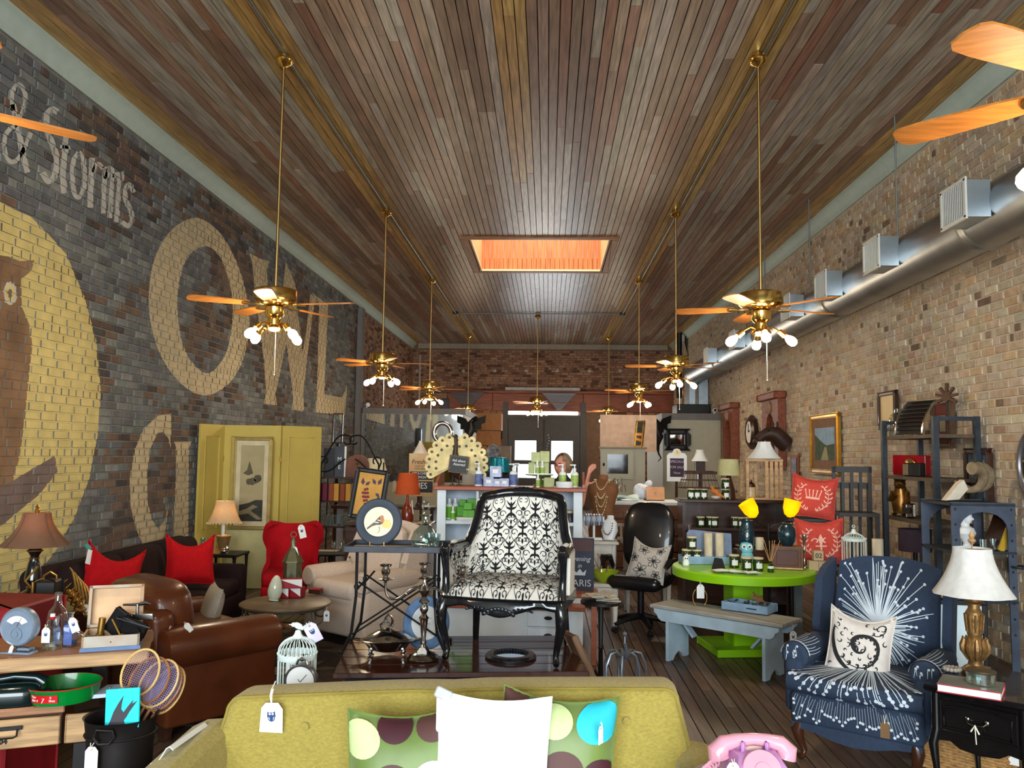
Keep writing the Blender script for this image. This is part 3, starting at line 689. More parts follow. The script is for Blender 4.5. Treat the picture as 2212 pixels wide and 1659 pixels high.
ob('needle',B().tube([(0,-11*dm,58*dm),(10*dm,-11*dm,76*dm)],.0008,5),m_ink,mt)
price_tag('small cream tag on the foot of the round meter',(p.x-.006,p.y-.03,p.z+.034),0,-25,.26,.002,False)
def bottle(name,label,p,prof,m,n=20,sq=1.0,rz=0,stop=None,sides=None):
 t=thing(name,label,'bottle',p,rz);ob('glass_body',B().lathe(prof,sides or n),m,t)
 if stop:ob('stopper',stop,m_white_p if sides is None else m,t)
 return t
p=onC(110,1402);u=p.y/FPX
t=bottle('swing_top_bottle','small clear swing-top bottle with red seal and white tag',p,[(16*u,0),(17*u,2*u),(17*u,40*u),(13*u,52*u),(7*u,58*u),(6*u,64*u)],m_glass,sides=4,rz=45)
ob('stopper',B().cyl(5*u,6*u,(0,0,69*u)),m_white_p,t);ob('seal',B().cyl(6*u,5*u,(0,0,64*u)),m_red,t)
ob('wire_bail',B().tube([(6*u,0,66*u),(12*u,-3*u,58*u),(9*u,-4*u,50*u)],.0012,5).tube([(-6*u,0,66*u),(-12*u,-3*u,58*u),(-9*u,-4*u,50*u)],.0012,5),m_silver,t)
price_tag('white owl tag hanging on the swing-top bottle',(p.x-.003,p.y-.034,p.z+56*u),4,0,.58,.012)
p=onC(121,1388);u=p.y/FPX
bottle('tall_bottle','tall slender clear bottle behind the swing-top bottle',p,[(20*u,0),(21*u,3*u),(21*u,55*u),(17*u,68*u),(8*u,80*u),(6*u,100*u),(7.5*u,101*u),(7.5*u,106*u),(6*u,107*u)],m_glass)
p=onC(150,1396);u=p.y/FPX
t=bottle('medicine_bottle','square bluish medicine bottle between swing-top bottle and wooden box',p,[(14*u,0),(15*u,2*u),(15*u,52*u),(7*u,60*u),(5*u,62*u),(5*u,68*u),(7*u,69*u),(7*u,72*u)],m_glass_b,sides=4,rz=45)
ob('liquid',B().lathe([(12*u,4*u),(13*u,6*u),(13*u,46*u)],4),mat('liquid_blue',(150,164,206),.3),t)
price_tag('cream tag slung at the neck of the bluish bottle',(p.x+.012,p.y-.022,p.z+64*u),8,0,.58,.004,True,lean=-22)
p=onC(238,1405);u=p.y/FPX
bx=thing('wooden_box','open wooden box with peeling blue-white paint, full of old hardware','box',p,cang)
m_peel=mat('paint_peeling',(206,206,196),.7,var=.3,scale=7,c2=(168,128,94));m_bbase=mat('base_blue',(96,122,160),.7,var=.25,scale=10);m_ply=mat('box_raw_wood',(196,160,122),.6,var=.15)
W_,Dp,Hh=114*u,.17,24*u
ob('base_moulding',B().prism([(-W_/2-3*u,0),(W_/2+3*u,0),(W_/2+2*u,8*u),(-W_/2-2*u,8*u)],Dp+.012,(0,Dp/2,0)),m_bbase,bx)
for nm,a in(('front_side',(W_,.008,Hh,(0,.004,7*u+Hh/2))),('rear_side',(W_,.008,Hh,(0,Dp-.004,7*u+Hh/2))),('end_side',(.008,Dp,Hh,(-W_/2+.004,Dp/2,7*u+Hh/2))),('end_side',(.008,Dp,Hh,(W_/2-.004,Dp/2,7*u+Hh/2)))):
 ob(nm,B().box(*a),m_peel if nm=='front_side' else m_ply,bx)
ob('keyhole',B().cyl(.0022,.002,(0,-.0002,7*u+Hh*.45),(90,0,0),8),m_ink,bx)
lid=B().at((0,Dp-.002,7*u+Hh+.002),(-12,0,0));hl=92*u
lid.box(W_,.006,hl,(0,.018,hl/2));ob('lid_panel',lid,m_ply,bx)
l2=B().at((0,Dp-.002,7*u+Hh+.002),(-12,0,0))
for a in((W_,.03,.012,(0,.003,.006)),(W_,.03,.012,(0,.003,hl-.006)),(.012,.03,hl,(-W_/2+.006,.003,hl/2)),(.012,.03,hl,(W_/2-.006,.003,hl/2))):l2.box(*a,b=.001)
ob('lid_rim',l2,m_peel,bx)
zi=p.z+7*u+Hh*.7;base=Vector(p)
def inbox(name,label,cat,b,m,dx,dy,dz,rot):return ob(name,b,m,None,base+Vector((dx,dy,dz)),None,rot,label,cat)
inbox('door_lock','black iron rim lock lying in the open wooden box','lock',B().box(.1,.03,.07,b=.004).cyl(.012,.008,(.02,-.016,.01),(90,0,0)),m_iron,.05,.075,7*u+Hh+.014,(20,25,10))
inbox('door_lock','tall black lock case propped in the wooden box','lock',B().box(.07,.025,.11,b=.004).cyl(.01,.006,(0,-.014,.02),(90,0,0)),m_iron,-.03,.105,7*u+Hh+.03,(10,35,0))
inbox('door_handle_set','chrome lever handle on the heap of locks in the box','door handle',B().tube([(-.055,0,.02),(0,0,.02),(.03,0,.026),(.05,0,.02)],[.004,.006,.009,.005],8).cyl(.007,.04,(0,0,-.018)).box(.08,.008,.026,(.02,0,-.028),
 b=.002),m_silver,.035,.13,7*u+Hh+.075,(0,0,12))
inbox('hinge_plate','long thin brass strip standing in the wooden box','hinge',B().box(.006,.004,.1,b=.001),m_gold,-.0,.05,7*u+Hh+.01,(0,-30,0))
inbox('iron_rod','thin iron rod sloping over the lock in the box','rod',B().tube([(-.06,0,.018),(.075,0,-.018)],.003,6),m_iron_g,.055,.045,7*u+Hh+.04,(0,0,0))
inbox('brass_bolt','short thick brass bolt standing at the end of the hardware box','bolt',B().cyl(.013,.07).cyl(.016,.01),m_gold,-.085,.08,7*u+Hh*.55,(0,5,0))
dk=D(198,1379,p.y+.03)
ob('crystal_doorknob',B().lathe([(.004,.03),(.006,.012),(.014,.006),(.02,-.004),(.02,-.012),(.014,-.02),(.0,-.021)],10).lathe([(.006,.03),(.01,.05),(.005,.07)],12),m_glass,None,dk,None,(0,-70,0),'cut glass doorknob resting on the edge of the wooden box',
 'doorknob')
def onS(px,py):return G(px,py,zl+.001)
p=onS(117,1518);u=p.y/FPX
m_tg=mat('tray_green',(0,124,46),.25,var=.08,coat=.4);m_trim_r=mat('tray_red',(190,24,28),.4)
tr=thing('serving_tray','round deep green tin tray with red label on the lower shelf','tray',(p.x,p.y+.06,p.z),0)
ob('pan',B().lathe([(0,.001),(66*u,.001),(72*u,18*u),(75*u,34*u),(76*u,35*u),(74*u,35*u),(70*u,19*u),(64*u,4*u),(0,4*u)],48),m_tg,tr)
ob('rim_band',B().tube([(75.5*u*math.cos(a),75.5*u*math.sin(a),34.5*u)for a in[2*PI*k/48 for k in range(48)]],.0018,5,True),m_trim_r,tr)
lb=B();cy=lambda t,z:((72.6+z*.1)*u*math.sin(t),-(72.6+z*.12)*u*math.cos(t),z*u)
lb.sheet(lambda a,v:cy(-.42+a*.8,9+v*17),10,2,.0008);ob('label',lb,m_trim_r,tr)
for s_,x in(('You',-.3),('like it',-.26),('7',-.02),('it',.2),('likes',.24)):
 q=cy(x,22 if s_ in('You','it')else 15);text('lettering',s_,.012 if s_!='7' else.026,m_card,tr,(q[0],q[1]-.0016,q[2]),(83,0,math.degrees(x)),.0003)
p=onS(22,1532)
ph=thing('black_telephone','dark green-black old telephone at the end of the lower shelf','telephone',(p.x-.04,p.y+.09,p.z),20)
m_bk=mat('bakelite_green',(12,30,30),.2,coat=.5);ob('body',B().ball(.1,.09,.05,(0,0,.032),n=18,e=.6),m_bk,ph);ob('handset',B().tube([(-.1,-.02,.07),(-.07,-.02,.09),(.0,-.02,.098),(.07,-.02,.09),(.1,-.02,.07)],[.024,.016,.014,.016,.024],
 10),m_bk,ph)
ob('cord',B().tube([(.09+.05*k/40+.006*math.cos(k*1.6),-.04-.02*k/40,.03+.02*math.sin(k/40*PI)+.006*math.sin(k*1.6))for k in range(41)],.003,5),MATS['bakelite_green'],ph)
p=onS(222,1508)
st=thing('letter_plaque','flat pale blue-white wedge shaped board lying on the shelf','board',(p.x,p.y+.07,p.z+.001),cang+3)
ob('board',B().prism([(-.075,-.065),(.0,-.065),(.005,-.05),(.09,-.05),(.06,.0),(.02,.06),(-.02,.065)],.014,(0,0,.008),ax='z'),mat('board_pale',(190,204,222),.5),st);ob('peg',B().cyl(.004,.006,(-.01,.01,.015)),m_silver,st)
c0=D(20,1400,3.45)
ob('red_cabinet',B().box(.5,.4,D(0,1312,3.5).z,(-.25,.2,D(0,1312,3.5).z/2),b=.01),mat('cabinet_red',(120,14,22),.5,var=.2),None,(c0.x,3.46,0),label='dark red painted cabinet behind the console at the frame edge',cat='cabinet')
# coal hod with rackets
zr=.47
hp=D(262,1560,2.72)
hd=thing('coal_bucket','black metal coal bucket with bail ears holding rackets','bucket',(hp.x,hp.y,0),12)
m_hod=mat('hod_black',(30,27,26),.5,.5,var=.3,scale=8);zt=D(262,1565,2.65).z
ob('bucket_body',B().lathe([(.08,.0),(.088,.012),(.098,zt-.08),(.1,zt-.05),(.106,zt),(.112,zt+.008),(.106,zt+.004),(.098,zt-.03),(.09,.02),(.0,.015)],36,sx=1.03,sy=.95),m_hod,hd)
ob('bucket_band',B().tube([(.103*1.03*math.cos(a),.103*.95*math.sin(a),zt-.045)for a in[2*PI*k/36 for k in range(36)]],.004,6,True),m_hod,hd)
ob('bail_ear',B().at((-.02,-.104,zt-.02),(8,0,0)).tube([(-.024,0,.012),(-.03,-.006,-.006),(-.016,-.008,-.026),(.016,-.008,-.026),(.03,-.006,-.006),(.024,0,.012)],.005,8,True),m_hod,hd)
price_tag('long plain white tag tied to the ear of the black bucket',Vector((hp.x-.03,hp.y-.117,zt-.042)),6,0,.72,.012,False)
m_cane=mat('racket_rim',(206,172,108),.4,var=.15);m_cane2=mat('racket_rim_brown',(150,96,58),.4,var=.2);m_gut=mat('racket_string',(150,120,130),.6);m_gut2=mat('racket_string_blue',(150,140,180),.6)
def racket(label,px,py,d,tilt,mrim,mstr,yaw,a=.056,c=.078):
 q=D(px,py,d);t=thing('badminton_racket',label,'racket',q,0,'badminton rackets in the black bucket',rot=(0,tilt,yaw))
 E_=[(a*math.cos(2*PI*k/28),0,c*math.sin(2*PI*k/28))for k in range(28)]
 ob('rim',B().tube(E_,.0038,6,True),mrim,t);s_=B()
 for k in range(-8,9):
  x=k*a/8.6;z=c*math.sqrt(max(0,1-(x/a)**2));s_.tube([(x,0,-z),(x,0,z)],.0006,4)
 for k in range(-11,12):
  z=k*c/11.6;x=a*math.sqrt(max(0,1-(z/c)**2));s_.tube([(-x,.0008,z),(x,.0008,z)],.0006,4)
 so=ob('string_bed',s_,mstr,t);so['kind']='stuff'
 ob('handle',B().tube([(0,0,-c),(0,0,-c-.14)],.005,8),m_cane2,t);ob('grip',B().tube([(0,0,-c-.14),(0,0,-c-.24)],.009,8),mat('grip_blue',(30,80,170),.5),t)
racket('pale cane badminton racket in front of the others',303,1453,2.74,24,m_cane,m_gut,8)
racket('badminton racket just behind the palest one',322,1470,2.76,26,m_cane2,m_gut2,22)
racket('third badminton racket with bluish strings',342,1476,2.78,30,m_cane,m_gut2,38)
racket('brown rimmed badminton racket, fourth in the bucket',352,1484,2.80,32,m_cane2,m_gut2,48)
racket('tan badminton racket at the back of the bunch',362,1490,2.83,34,m_cane,m_gut,58)
q=D(265,1530,2.665)
sw=thing('swallow_plaque','turquoise square plaque with black swallow in the bucket','picture',q,0,rot=(-8,-4,6))
ob('panel',B().box(.105,.008,.12,b=.001),mat('turquoise',(0,204,214),.5,var=.06),sw)
sil=[(-.046,-.06),(-.036,-.04),(-.026,-.012),(-.012,.012),(.003,.034),(-.002,.01),(-.003,-.006),(.004,-.016),(.02,.004),(.034,.02),(.030,.008),(.046,.016),(.034,.0),(.022,-.016),(.014,-.03),(.006,-.04),(.012,-.06)]
ob('swallow',B().prism(sil,.001,(0,-.0046,.004)),mat('print_charcoal',(52,48,56),.6),sw)
# brown leather armchair seen from behind
def soft(b,sx,sy,sz,c,r=(0,0,0),e=.35,n=20,mi=0):return b.ball(sx/2,sy/2,sz/2,c,r,n,mi,e)
def rbox(b,sx,sy,sz,c,rad,r=(0,0,0),mi=0,n=5):
 L=Matrix.Translation(c)@Rm(r);x,y,z=sx/2,sy/2,sz/2;rad=min(rad,x,y,z)*.999;rings=[]
 for k in range(-n,n+1):
  if k<0:t=(k+n)/n;a=-PI/2+PI/2*t;zz_=-z+rad+rad*math.sin(a);ins=rad-rad*math.cos(a)
  elif k==0:continue
  else:t=(k-1)/(n-1)if n>1 else 1;a=PI/2*t;zz_=z-rad+rad*math.sin(a);ins=rad-rad*math.cos(a)
  X,Y=x-ins,y-ins;rr_=max(rad-ins,.001);ring_=[]
  for qx,qy,a0 in((1,1,0),(-1,1,90),(-1,-1,180),(1,-1,270)):
   for j in range(5):
    aa=math.radians(a0+22.5*j);ring_.append((qx*(X-rr_)+rr_*math.cos(aa),qy*(Y-rr_)+rr_*math.sin(aa),zz_))
  rings.append(ring_)
 return b.loft(rings,True,True,mi,L)
m_leather=mat('leather_brown',(92,46,24),.32,var=.25,scale=5,bump=.12,bscale=60,coat=.15)
lc=thing('leather_armchair','brown leather rolled arm chair turned away, behind the racket bucket','armchair',(-2.14,5.12,0),-40)
b=B();rbox(b,.80,.66,.30,(0,-.07,.25),.05);ob('base_frame',b,m_leather,lc)
for s in(-1,1):
 a=B();a.lathe([(.0,-.42),(.09,-.42),(.115,-.405),(.12,-.36),(.115,.24),(.105,.28),(.0,.295)],24,(s*.41,0,.50),(-90,0,0));rbox(a,.13,.67,.40,(s*.42,-.065,.29),.03)
 ob('arm',a,m_leather,lc)
b=B();rbox(b,.80,.15,.62,(0,-.36,.40),.06,(6,0,0));ob('back',b,m_leather,lc)
b=B();soft(b,.72,.28,.36,(0,-.29,.655),(10,0,0),.5);ob('back_cushion',b,m_leather,lc)
b=B();rbox(b,.66,.5,.16,(0,.02,.46),.06);ob('seat_cushion',b,m_leather,lc)
for s in(-1,1):
 for y in(-.34,.22):ob('leg',B().box(.06,.06,.1,(s*.36,y,.05),taper=.8),m_wood_d,lc)
g=G(1,1,0)
lw=B();cushion(lw,.4,.4,.1);pw=ob('throw_pillow',lw,mat('linen_grey',(168,160,148),.9,var=.1,scale=60),None,D(452,1330,5.4),None,(-15,0,-60),'grey linen pillow edge peeping past the leather chair back','pillow')
q=D(370,1352,4.56)
price_tag('owl tag lying on the rolled arm of the leather chair',q,-14,-16,.62,.02,lean=18)
price_tag('plain white folded tag beside the owl tag on the leather arm',q+Vector((.05,.05,.012)),20,-30,.6,.012,False,lean=-40)
# dark sofa along the painted wall
m_sofa=mat('suede_plum',(38,24,26),.9,var=.25,scale=6,spec=.2)
sf=thing('dark_sofa','long dark plum brown sofa along the painted wall','sofa',(-3.1,6.6,0),0)
y0,y1=-1.2,1.16
b=B();rbox(b,.66,y1-y0-.02,.24,(0,(y0+y1)/2,.19),.04);ob('base',b,m_sofa,sf)
b=B();rbox(b,.18,y1-y0-.05,.66,(-.27,(y0+y1)/2,.46),.07,(0,-8,0));ob('back',b,m_sofa,sf)
for k in range(3):
 w=(y1-y0-.36)/3;yy=y0+.18+w*(k+.5)
 b=B();rbox(b,.52,w-.01,.15,(.07,yy,.36),.05);ob('seat_cushion',b,m_sofa,sf)
 b=B();soft(b,.2,w-.01,.38,(-.13,yy,.62),(0,-12,0),.4);ob('back_cushion',b,m_sofa,sf)
for yy in(y0+.08,y1-.08):
 b=B();rbox(b,.66,.16,.46,(0,yy,.31),.05);ob('arm',b,m_sofa,sf)
for x in(-.27,.27):
 for yy in(y0+.1,y1-.1):ob('leg',B().box(.05,.05,.08,(x,yy,.04)),m_wood_d,sf)
def pillow(name,label,w,h,t,loc,rot,m,pinch=.08,sag=0,group=None,cat='pillow'):
 th=thing(name,label,cat,loc,0,group,rot);b=B();cushion(b,w,h,t,pinch,sag);ob('cover',b,m,th)
 P=cushion_surf(w,h,.001,pinch,sag);loop=[P(k/12,0)for k in range(12)]+[P(1,k/12)for k in range(12)]+[P(1-k/12,1)for k in range(12)]+[P(0,1-k/12)for k in range(12)]
 ob('piping',B().tube(loop,.005,6,True),m,th);return th
pillow('red_pillow','square red pillow standing upright with two pointed corners, on the dark sofa',.40,.42,.15,D(411,1208,6.8),(-14,3,40),m_red,.1,.09)
pp=pillow('red_pillow','slumped red pillow with a cloth label, partly hidden by the leather chair',.40,.42,.16,D(242,1240,5.8),(-20,14,42),m_red,.1,.1)
ob('care_label',B().sheet(lambda u,v:(-.2+.06*u,-.045+.02*u,.03+.1*v),2,2,.002),m_paper,pp)
ob('label_ribbon',B().box(.05,.004,.03,(-.2,-.03,.15),(0,30,20)),mat('ribbon_teal',(60,150,140),.6),pp)
# lamp table behind the console
et=thing('end_table','dark brown end table in the corner by the painted disc','end table',(-2.76,4.36,0),0)
ob('table_top',B().box(.7,.76,.04,(0,0,.74),b=.01),m_wood_d,et)
ob('drawer_case',B().box(.64,.70,.18,(0,0,.63)),m_wood_d,et)
for x in(-.3,.3):
 for y in(-.33,.33):ob('leg',B().box(.05,.05,.54,(x,y,.27),taper=.7),m_wood_d,et)
m_shade_b=shademat('shade_parchment',(120,92,72),(236,176,124),1,.3)
q=D(76,1180,4.58);lx,ly=q.x,4.58
u=ly/FPX;top=D(76,1108,ly).z;bot=D(76,1178,ly).z
lp=thing('table_lamp','lit lamp with brown parchment bell shade and black-gold turned base','lamp',(lx,ly,.762),0)
TZ=.762;H0=bot-TZ
ob('base',B().lathe([(.0,.0),(.075,.0),(.078,.015),(.06,.03),(.035,.045),(.025,.06),(.03,.08),(.045,.1),(.042,H0*.45),(.03,H0*.66),(.021,H0*.75),(.022,H0*.8),(.038,H0*.9),(.03,H0*.95),(.012,H0*.97),(.01,H0+.05)],24),mat('lacquer_black',
 (16,16,17),.12,coat=.6),lp)
for z,r in((H0*.755,.026),(.058,.03),(H0*.9,.039)):ob('gilt_ring',B().tube([(r*math.cos(a),r*math.sin(a),z)for a in[2*PI*k/24 for k in range(24)]],.004,6,True),m_gold,lp)
b=B().at((0,0,0));bell_shade(b,28*u,70*u,top-bot,bot-TZ,32,8,.02,1.8);ob('lamp_shade',b,m_shade_b,lp)
for k in range(4):
 a=2*PI*k/4-.4-PI/2;ob('shade_seam',B().tube([((28*u+(42*u)*(1-t)**1.8)*1.012*math.cos(a),(28*u+(42*u)*(1-t)**1.8)*1.012*math.sin(a),bot-TZ+(top-bot)*t)for t in[i/10 for i in range(11)]],.003,5),mat('seam_brown',(90,70,58),.7),lp)
ob('finial',B().lathe([(.005,0),(.012,.01),(.014,.022),(.007,.03),(.012,.038),(.002,.055)],12,(0,0,top-TZ-.005)),m_gold,lp)
ob('bulb',B().ball(.03,.03,.04,(0,0,H0+.1)),mat('bulb_warm',(255,230,190),.4,emit=(255,200,130),estr=12),lp)
lamp('table_lamp_light',(lx,ly,TZ+H0+.1),8,(1,.76,.5),.03)
q=G(47,1300,.762);ob('trinket_dish',B().lathe([(.0,0),(.08,0),(.11,.012),(.115,.02),(.1,.018),(.0,.012)],24,sx=1.3),m_iron,None,q+Vector((.0,.06,0)),label='low black dish beside the lamp foot',cat='dish')
q=G(88,1332,.762);t=thing('leather_case','small black leather case with raised brass handle','case',q+Vector((0,.06,0)),12)
ob('body',B().box(.1,.13,.17,(0,0,.086),b=.008),mat('leather_black',(24,22,22),.4),t);ob('side_band',B().box(.012,.132,.17,(-.056,0,.086),b=.003),m_gold,t)
ob('handle',B().tube([(-.03,0,.172),(-.03,0,.19),(0,0,.21),(.03,0,.19),(.03,0,.172)],.005,6).tube([(-.06,-.03,.12),(-.1,-.04,.17),(-.05,-.02,.24)],.006,6),m_gold,t)
q=G(150,1318,.765)
hk=thing('brass_hook_rack','ornate brass rack with a row of curved hooks lying on the end table','hook rack',q+Vector((.02,.06,.02)),-40,rot=(20,12,-44))
ob('bar',B().box(.34,.05,.02,(0,0,.01),b=.006),m_gold,hk)
for k in range(5):
 x=-.13+.065*k;ob('hook',B().tube([(x,-.02,.02),(x,-.05,.05),(x+.01,-.03,.09),(x+.0,.0,.1)],[.007,.006,.005,.003],6).ball(.014,c=(x,-.015,.03),n=8).tube([(x,.02,.02),(x-.01,.03,.08),(x-.03,.035,.12),(x-.04,.03,.14)],[.008,.006,.005,
  .003],6),m_gold,hk)
price_tag('cream tag hanging from the brass hook rack',G(180,1318,.77)+Vector((.0,.0,.05)),0,-30,.62,.03,lean=-35)
# folding screen with scroll picture
m_scr=mat('screen_mustard',(196,172,86),.55,var=.08,scale=3);m_scr2=mat('screen_greenish',(176,174,128),.7,var=.08)
SP=[(424,9.35),(478,9.75),(603,9.75),(689,10.1)];SH=1.6+52/1800*9.75
sp=[D(px,1100,d)for px,d in SP]
scn=thing('folding_screen','mustard yellow three-panel folding screen by the painted wall','folding screen',(sp[0].x,sp[0].y,0),0)
for k in range(3):
 a,c=sp[k]-sp[0],sp[k+1]-sp[0];L=math.hypot(c.x-a.x,c.y-a.y);an=math.degrees(math.atan2(c.y-a.y,c.x-a.x))
 e=B().at((a.x,a.y,0),(0,0,an));st_=.09
 for bx_ in((st_,.03,SH-.03,(st_/2+.004,0,SH/2+.01)),(st_,.03,SH-.03,(L-st_/2-.004,0,SH/2+.01)),(L-2*st_-.008,.03,.14,(L/2,0,SH-.075)),(L-2*st_-.008,.03,.1,(L/2,0,.62)),(L-2*st_-.008,.03,.16,(L/2,0,.1))):e.box(*bx_)
 fr_=ob('panel_frame',e,m_scr,scn)
 e=B().at((a.x,a.y,0),(0,0,an));e.box(L-2*st_-.004,.012,SH-.8,(L/2,.004,.67+(SH-.8)/2));ob('panel',e,m_scr,fr_)
 e=B().at((a.x,a.y,0),(0,0,an));e.box(L-2*st_-.004,.012,.40,(L/2,.004,.37));ob('panel',e,m_scr2,fr_)
 e=B().at((a.x,a.y,0),(0,0,an));x0,x1,z0,z1=st_,L-st_,.67,SH-.14
 e.tube([(x0,-.012,z0),(x1,-.012,z0),(x1,-.012,z1),(x0,-.012,z1)],.008,6,True);ob('bead',e,m_scr,fr_)
 if k<2:
  for z in(.4,SH-.4):ob('hinge',B().at((c.x,c.y-.02,z)).box(.03,.006,.06),m_gold,scn)
m_scroll=mat('scroll_paper',(168,154,116),.8,var=.12,scale=3,stretch=(1,1,2));m_mt=mat('scroll_mount',(206,192,156),.8)
m_gframe=mat('frame_champagne',(178,156,96),.35,.6,var=.15,scale=10)
m_wash1=mat('wash_dark',(92,86,68),.9,var=.3,scale=8);m_wash2=mat('wash_black',(58,58,52),.9,var=.25,scale=8);m_wash3=mat('wash_mid',(132,120,90),.9,var=.2,scale=8)
sy_=9.62;bl=D(497,1143,sy_);tr_=D(590,945,sy_);fw_,fh_=tr_.x-bl.x,tr_.z-bl.z
def art_scroll(p,w,h,zc):
 print_flat(p,'painted_hill',[[(-w/2,zc-h/2),(w/2,zc-h/2),(w/2,zc-h*.22),(w*.2,zc-h*.22),(-w*.1,zc-h*.26),(-w/2,zc-h*.29)]],m_wash2,-.0042)
 print_flat(p,'painted_path',[[(-w*.5,zc-h*.37),(-w*.2,zc-h*.34),(w*.1,zc-h*.28),(w*.3,zc-h*.31),(0,zc-h*.36),(w*.5,zc-h*.47),(w*.3,zc-h*.48),(-w*.1,zc-h*.4),(-w*.5,zc-h*.42)]],m_wash3,-.0046)
 print_flat(p,'painted_peak',[[(-w*.38,zc+h*.13),(-w*.22,zc+h*.17),(-w*.12,zc+h*.29),(-w*.04,zc+h*.22),(w*.05,zc+h*.13),(-w*.15,zc+h*.1)],blob(.0*w,zc+h*.02,w*.22,h*.05,14,.25,3),blob(w*.25,zc+h*.06,w*.16,h*.05,12,.2,5)],m_wash1,-.0044)
frame_pic('scroll_picture','tall gilt framed misty landscape scroll leaning on the yellow screen','picture',fw_,fh_,.04,.03,m_gframe,(bl.x+fw_/2,sy_,bl.z),(0,0,0),.055,m_mt,m_scroll,art_scroll)
ob('picture_ledge',B().box(fw_+.1,.1,bl.z-.002,(0,0,(bl.z-.002)/2),b=.01),m_scr2,None,(bl.x+fw_/2,sy_-.02,0),label='pale green-yellow low cupboard under the scroll picture',cat='cupboard')
lt_=G(538,1190,.47);TX0=D(452,1195,9.1).x
st2=thing('side_table','slim black side table with turned legs between dark sofa and screen','side table',((TX0+lt_.x)/2,9.05,0),0)
tw_=lt_.x-TX0
ob('table_top',B().box(tw_,.42,.03,(0,0,.455),b=.006),m_iron,st2)
for x in(-tw_/2+.025,tw_/2-.025):
 for y in(-.18,.18):ob('leg',B().lathe([(.012,0),(.014,.05),(.012,.1),(.015,.38),(.02,.4),(.016,.41),(.022,.43),(.022,.44)],12,(x,y,0)),m_iron,st2)
lx=D(484,1150,9.05);u=9.05/FPX;zt=.47
bl2=thing('table_lamp','small lit cream bell lamp with beaded fringe on the black side table','lamp',(lx.x,9.05,zt),0)
zs=D(484,1128,9.05).z-zt;ze=D(484,1082,9.05).z-zt
ob('base',B().lathe([(.06,0),(.062,.01),(.045,.02),(.075,.17),(.08,.18),(.07,.19),(.02,.2),(.012,.24),(.012,zs+.05)],20),mat('lamp_pot_brown',(150,116,74),.4,.3,var=.2),bl2)
b=B();bell_shade(b,20*u,36*u,ze-zs,zs,28,8,.015,1.7);ob('lamp_shade',b,shademat('shade_cream',(226,208,176),(255,232,190),1,.5),bl2)
f=B()
for k in range(30):
 a=2*PI*k/30;f.ball(.009,c=(36*u*math.cos(a),36*u*math.sin(a),zs-.008),n=6)
ob('bead_fringe',f,mat('bead_ivory',(236,214,160),.4),bl2)
ob('finial',B().lathe([(.004,0),(.008,.01),(.002,.03)],8,(0,0,ze)),m_gold,bl2)
ob('bulb',B().ball(.028,.028,.04,(0,0,zs+.1)),MATS['bulb_warm'],bl2)
ob('ribbon',B().sheet(lambda a,v:(.03*a,-.07-.01*math.sin(a*5),zs-.02-.12*v+.02*a),3,6,.002),m_paper,bl2)
lamp('bead_lamp_light',(lx.x,9.05,zt+zs+.09),15,(1,.82,.54),.03)
q=D(487,1188,8.93);ob('silver_trinket',B().ball(.045,.045,.035,(0,0,.035),n=12).ball(.02,.02,.03,(.03,0,.06),n=8).box(.08,.05,.012,(0,0,.007)),m_silver,None,(q.x,8.9,.471),label='small silver trinket on the black side table',cat='trinket')
q=D(462,1196,8.95);ob('paper_card',B().prism([(-.06,0),(.06,0),(.01,.05)],.1,(0,0,0)),mat('card_tan',(196,150,84),.7),None,(q.x,8.97,.4705),label='folded tan card under the beaded lamp',cat='card')
gl=B().lathe([(.03,0),(.032,.005),(.006,.01),(.006,.06),(.02,.07),(.034,.11),(.03,.16),(.03,.158),(.005,.075)],16)
ob('wine_glass',gl,m_glass,None,(D(408,1160,8.6).x,8.96,.471),label='clear stemmed glass at the wall end of the black side table',cat='glass')
# red wing chair
m_redv=mat('velvet_red',(160,10,22),.85,var=.2,scale=5,spec=.2)
rx=D(616,1200,7.75);u=7.75/FPX
rc=thing('red_wing_chair','small red velvet wing back chair with nailhead trim','armchair',(rx.x,7.95,0),14)
zt_=D(616,1136,7.9).z
KN=[(0,.232),(.2,.236),(.42,.2),(.6,.208),(.82,.258),(.94,.25),(1,.2)]
def shell(u_,v_):
 hw=.23
 for(a0,h0),(a1,h1)in zip(KN,KN[1:]):
  if a0<=v_<=a1:t=(v_-a0)/(a1-a0);t=t*t*(3-2*t);hw=h0+(h1-h0)*t
 X=(2*u_-1)*hw;return(X,.2-.16*abs(2*u_-1)**3*(1-.5*v_)+.07*v_,.3+(zt_-.3)*v_-.012*(2*u_-1)**4)
ob('back',B().sheet(shell,20,24,.05),m_redv,rc)
b=B();rbox(b,.5,.5,.13,(0,-.06,.4),.05);ob('seat_cushion',b,m_redv,rc)
b=B();rbox(b,.5,.5,.12,(0,-.05,.29),.03);ob('seat_rail',b,m_redv,rc)
for k in range(17):ob('nail_head',B().ball(.006,c=(-.23+.46*k/16,-.302,.245),n=6),m_card,rc)
for x in(-.2,.2):
 for y in(-.25,.15):ob('leg',B().cyl(.016,.24,(x,y,0),r2=.024,n=10),m_wood_d,rc)
price_tag('large white owl tag pinned to the top of the red chair',D(649,1133,7.72),-10,0,1.25,.005,lean=-16)
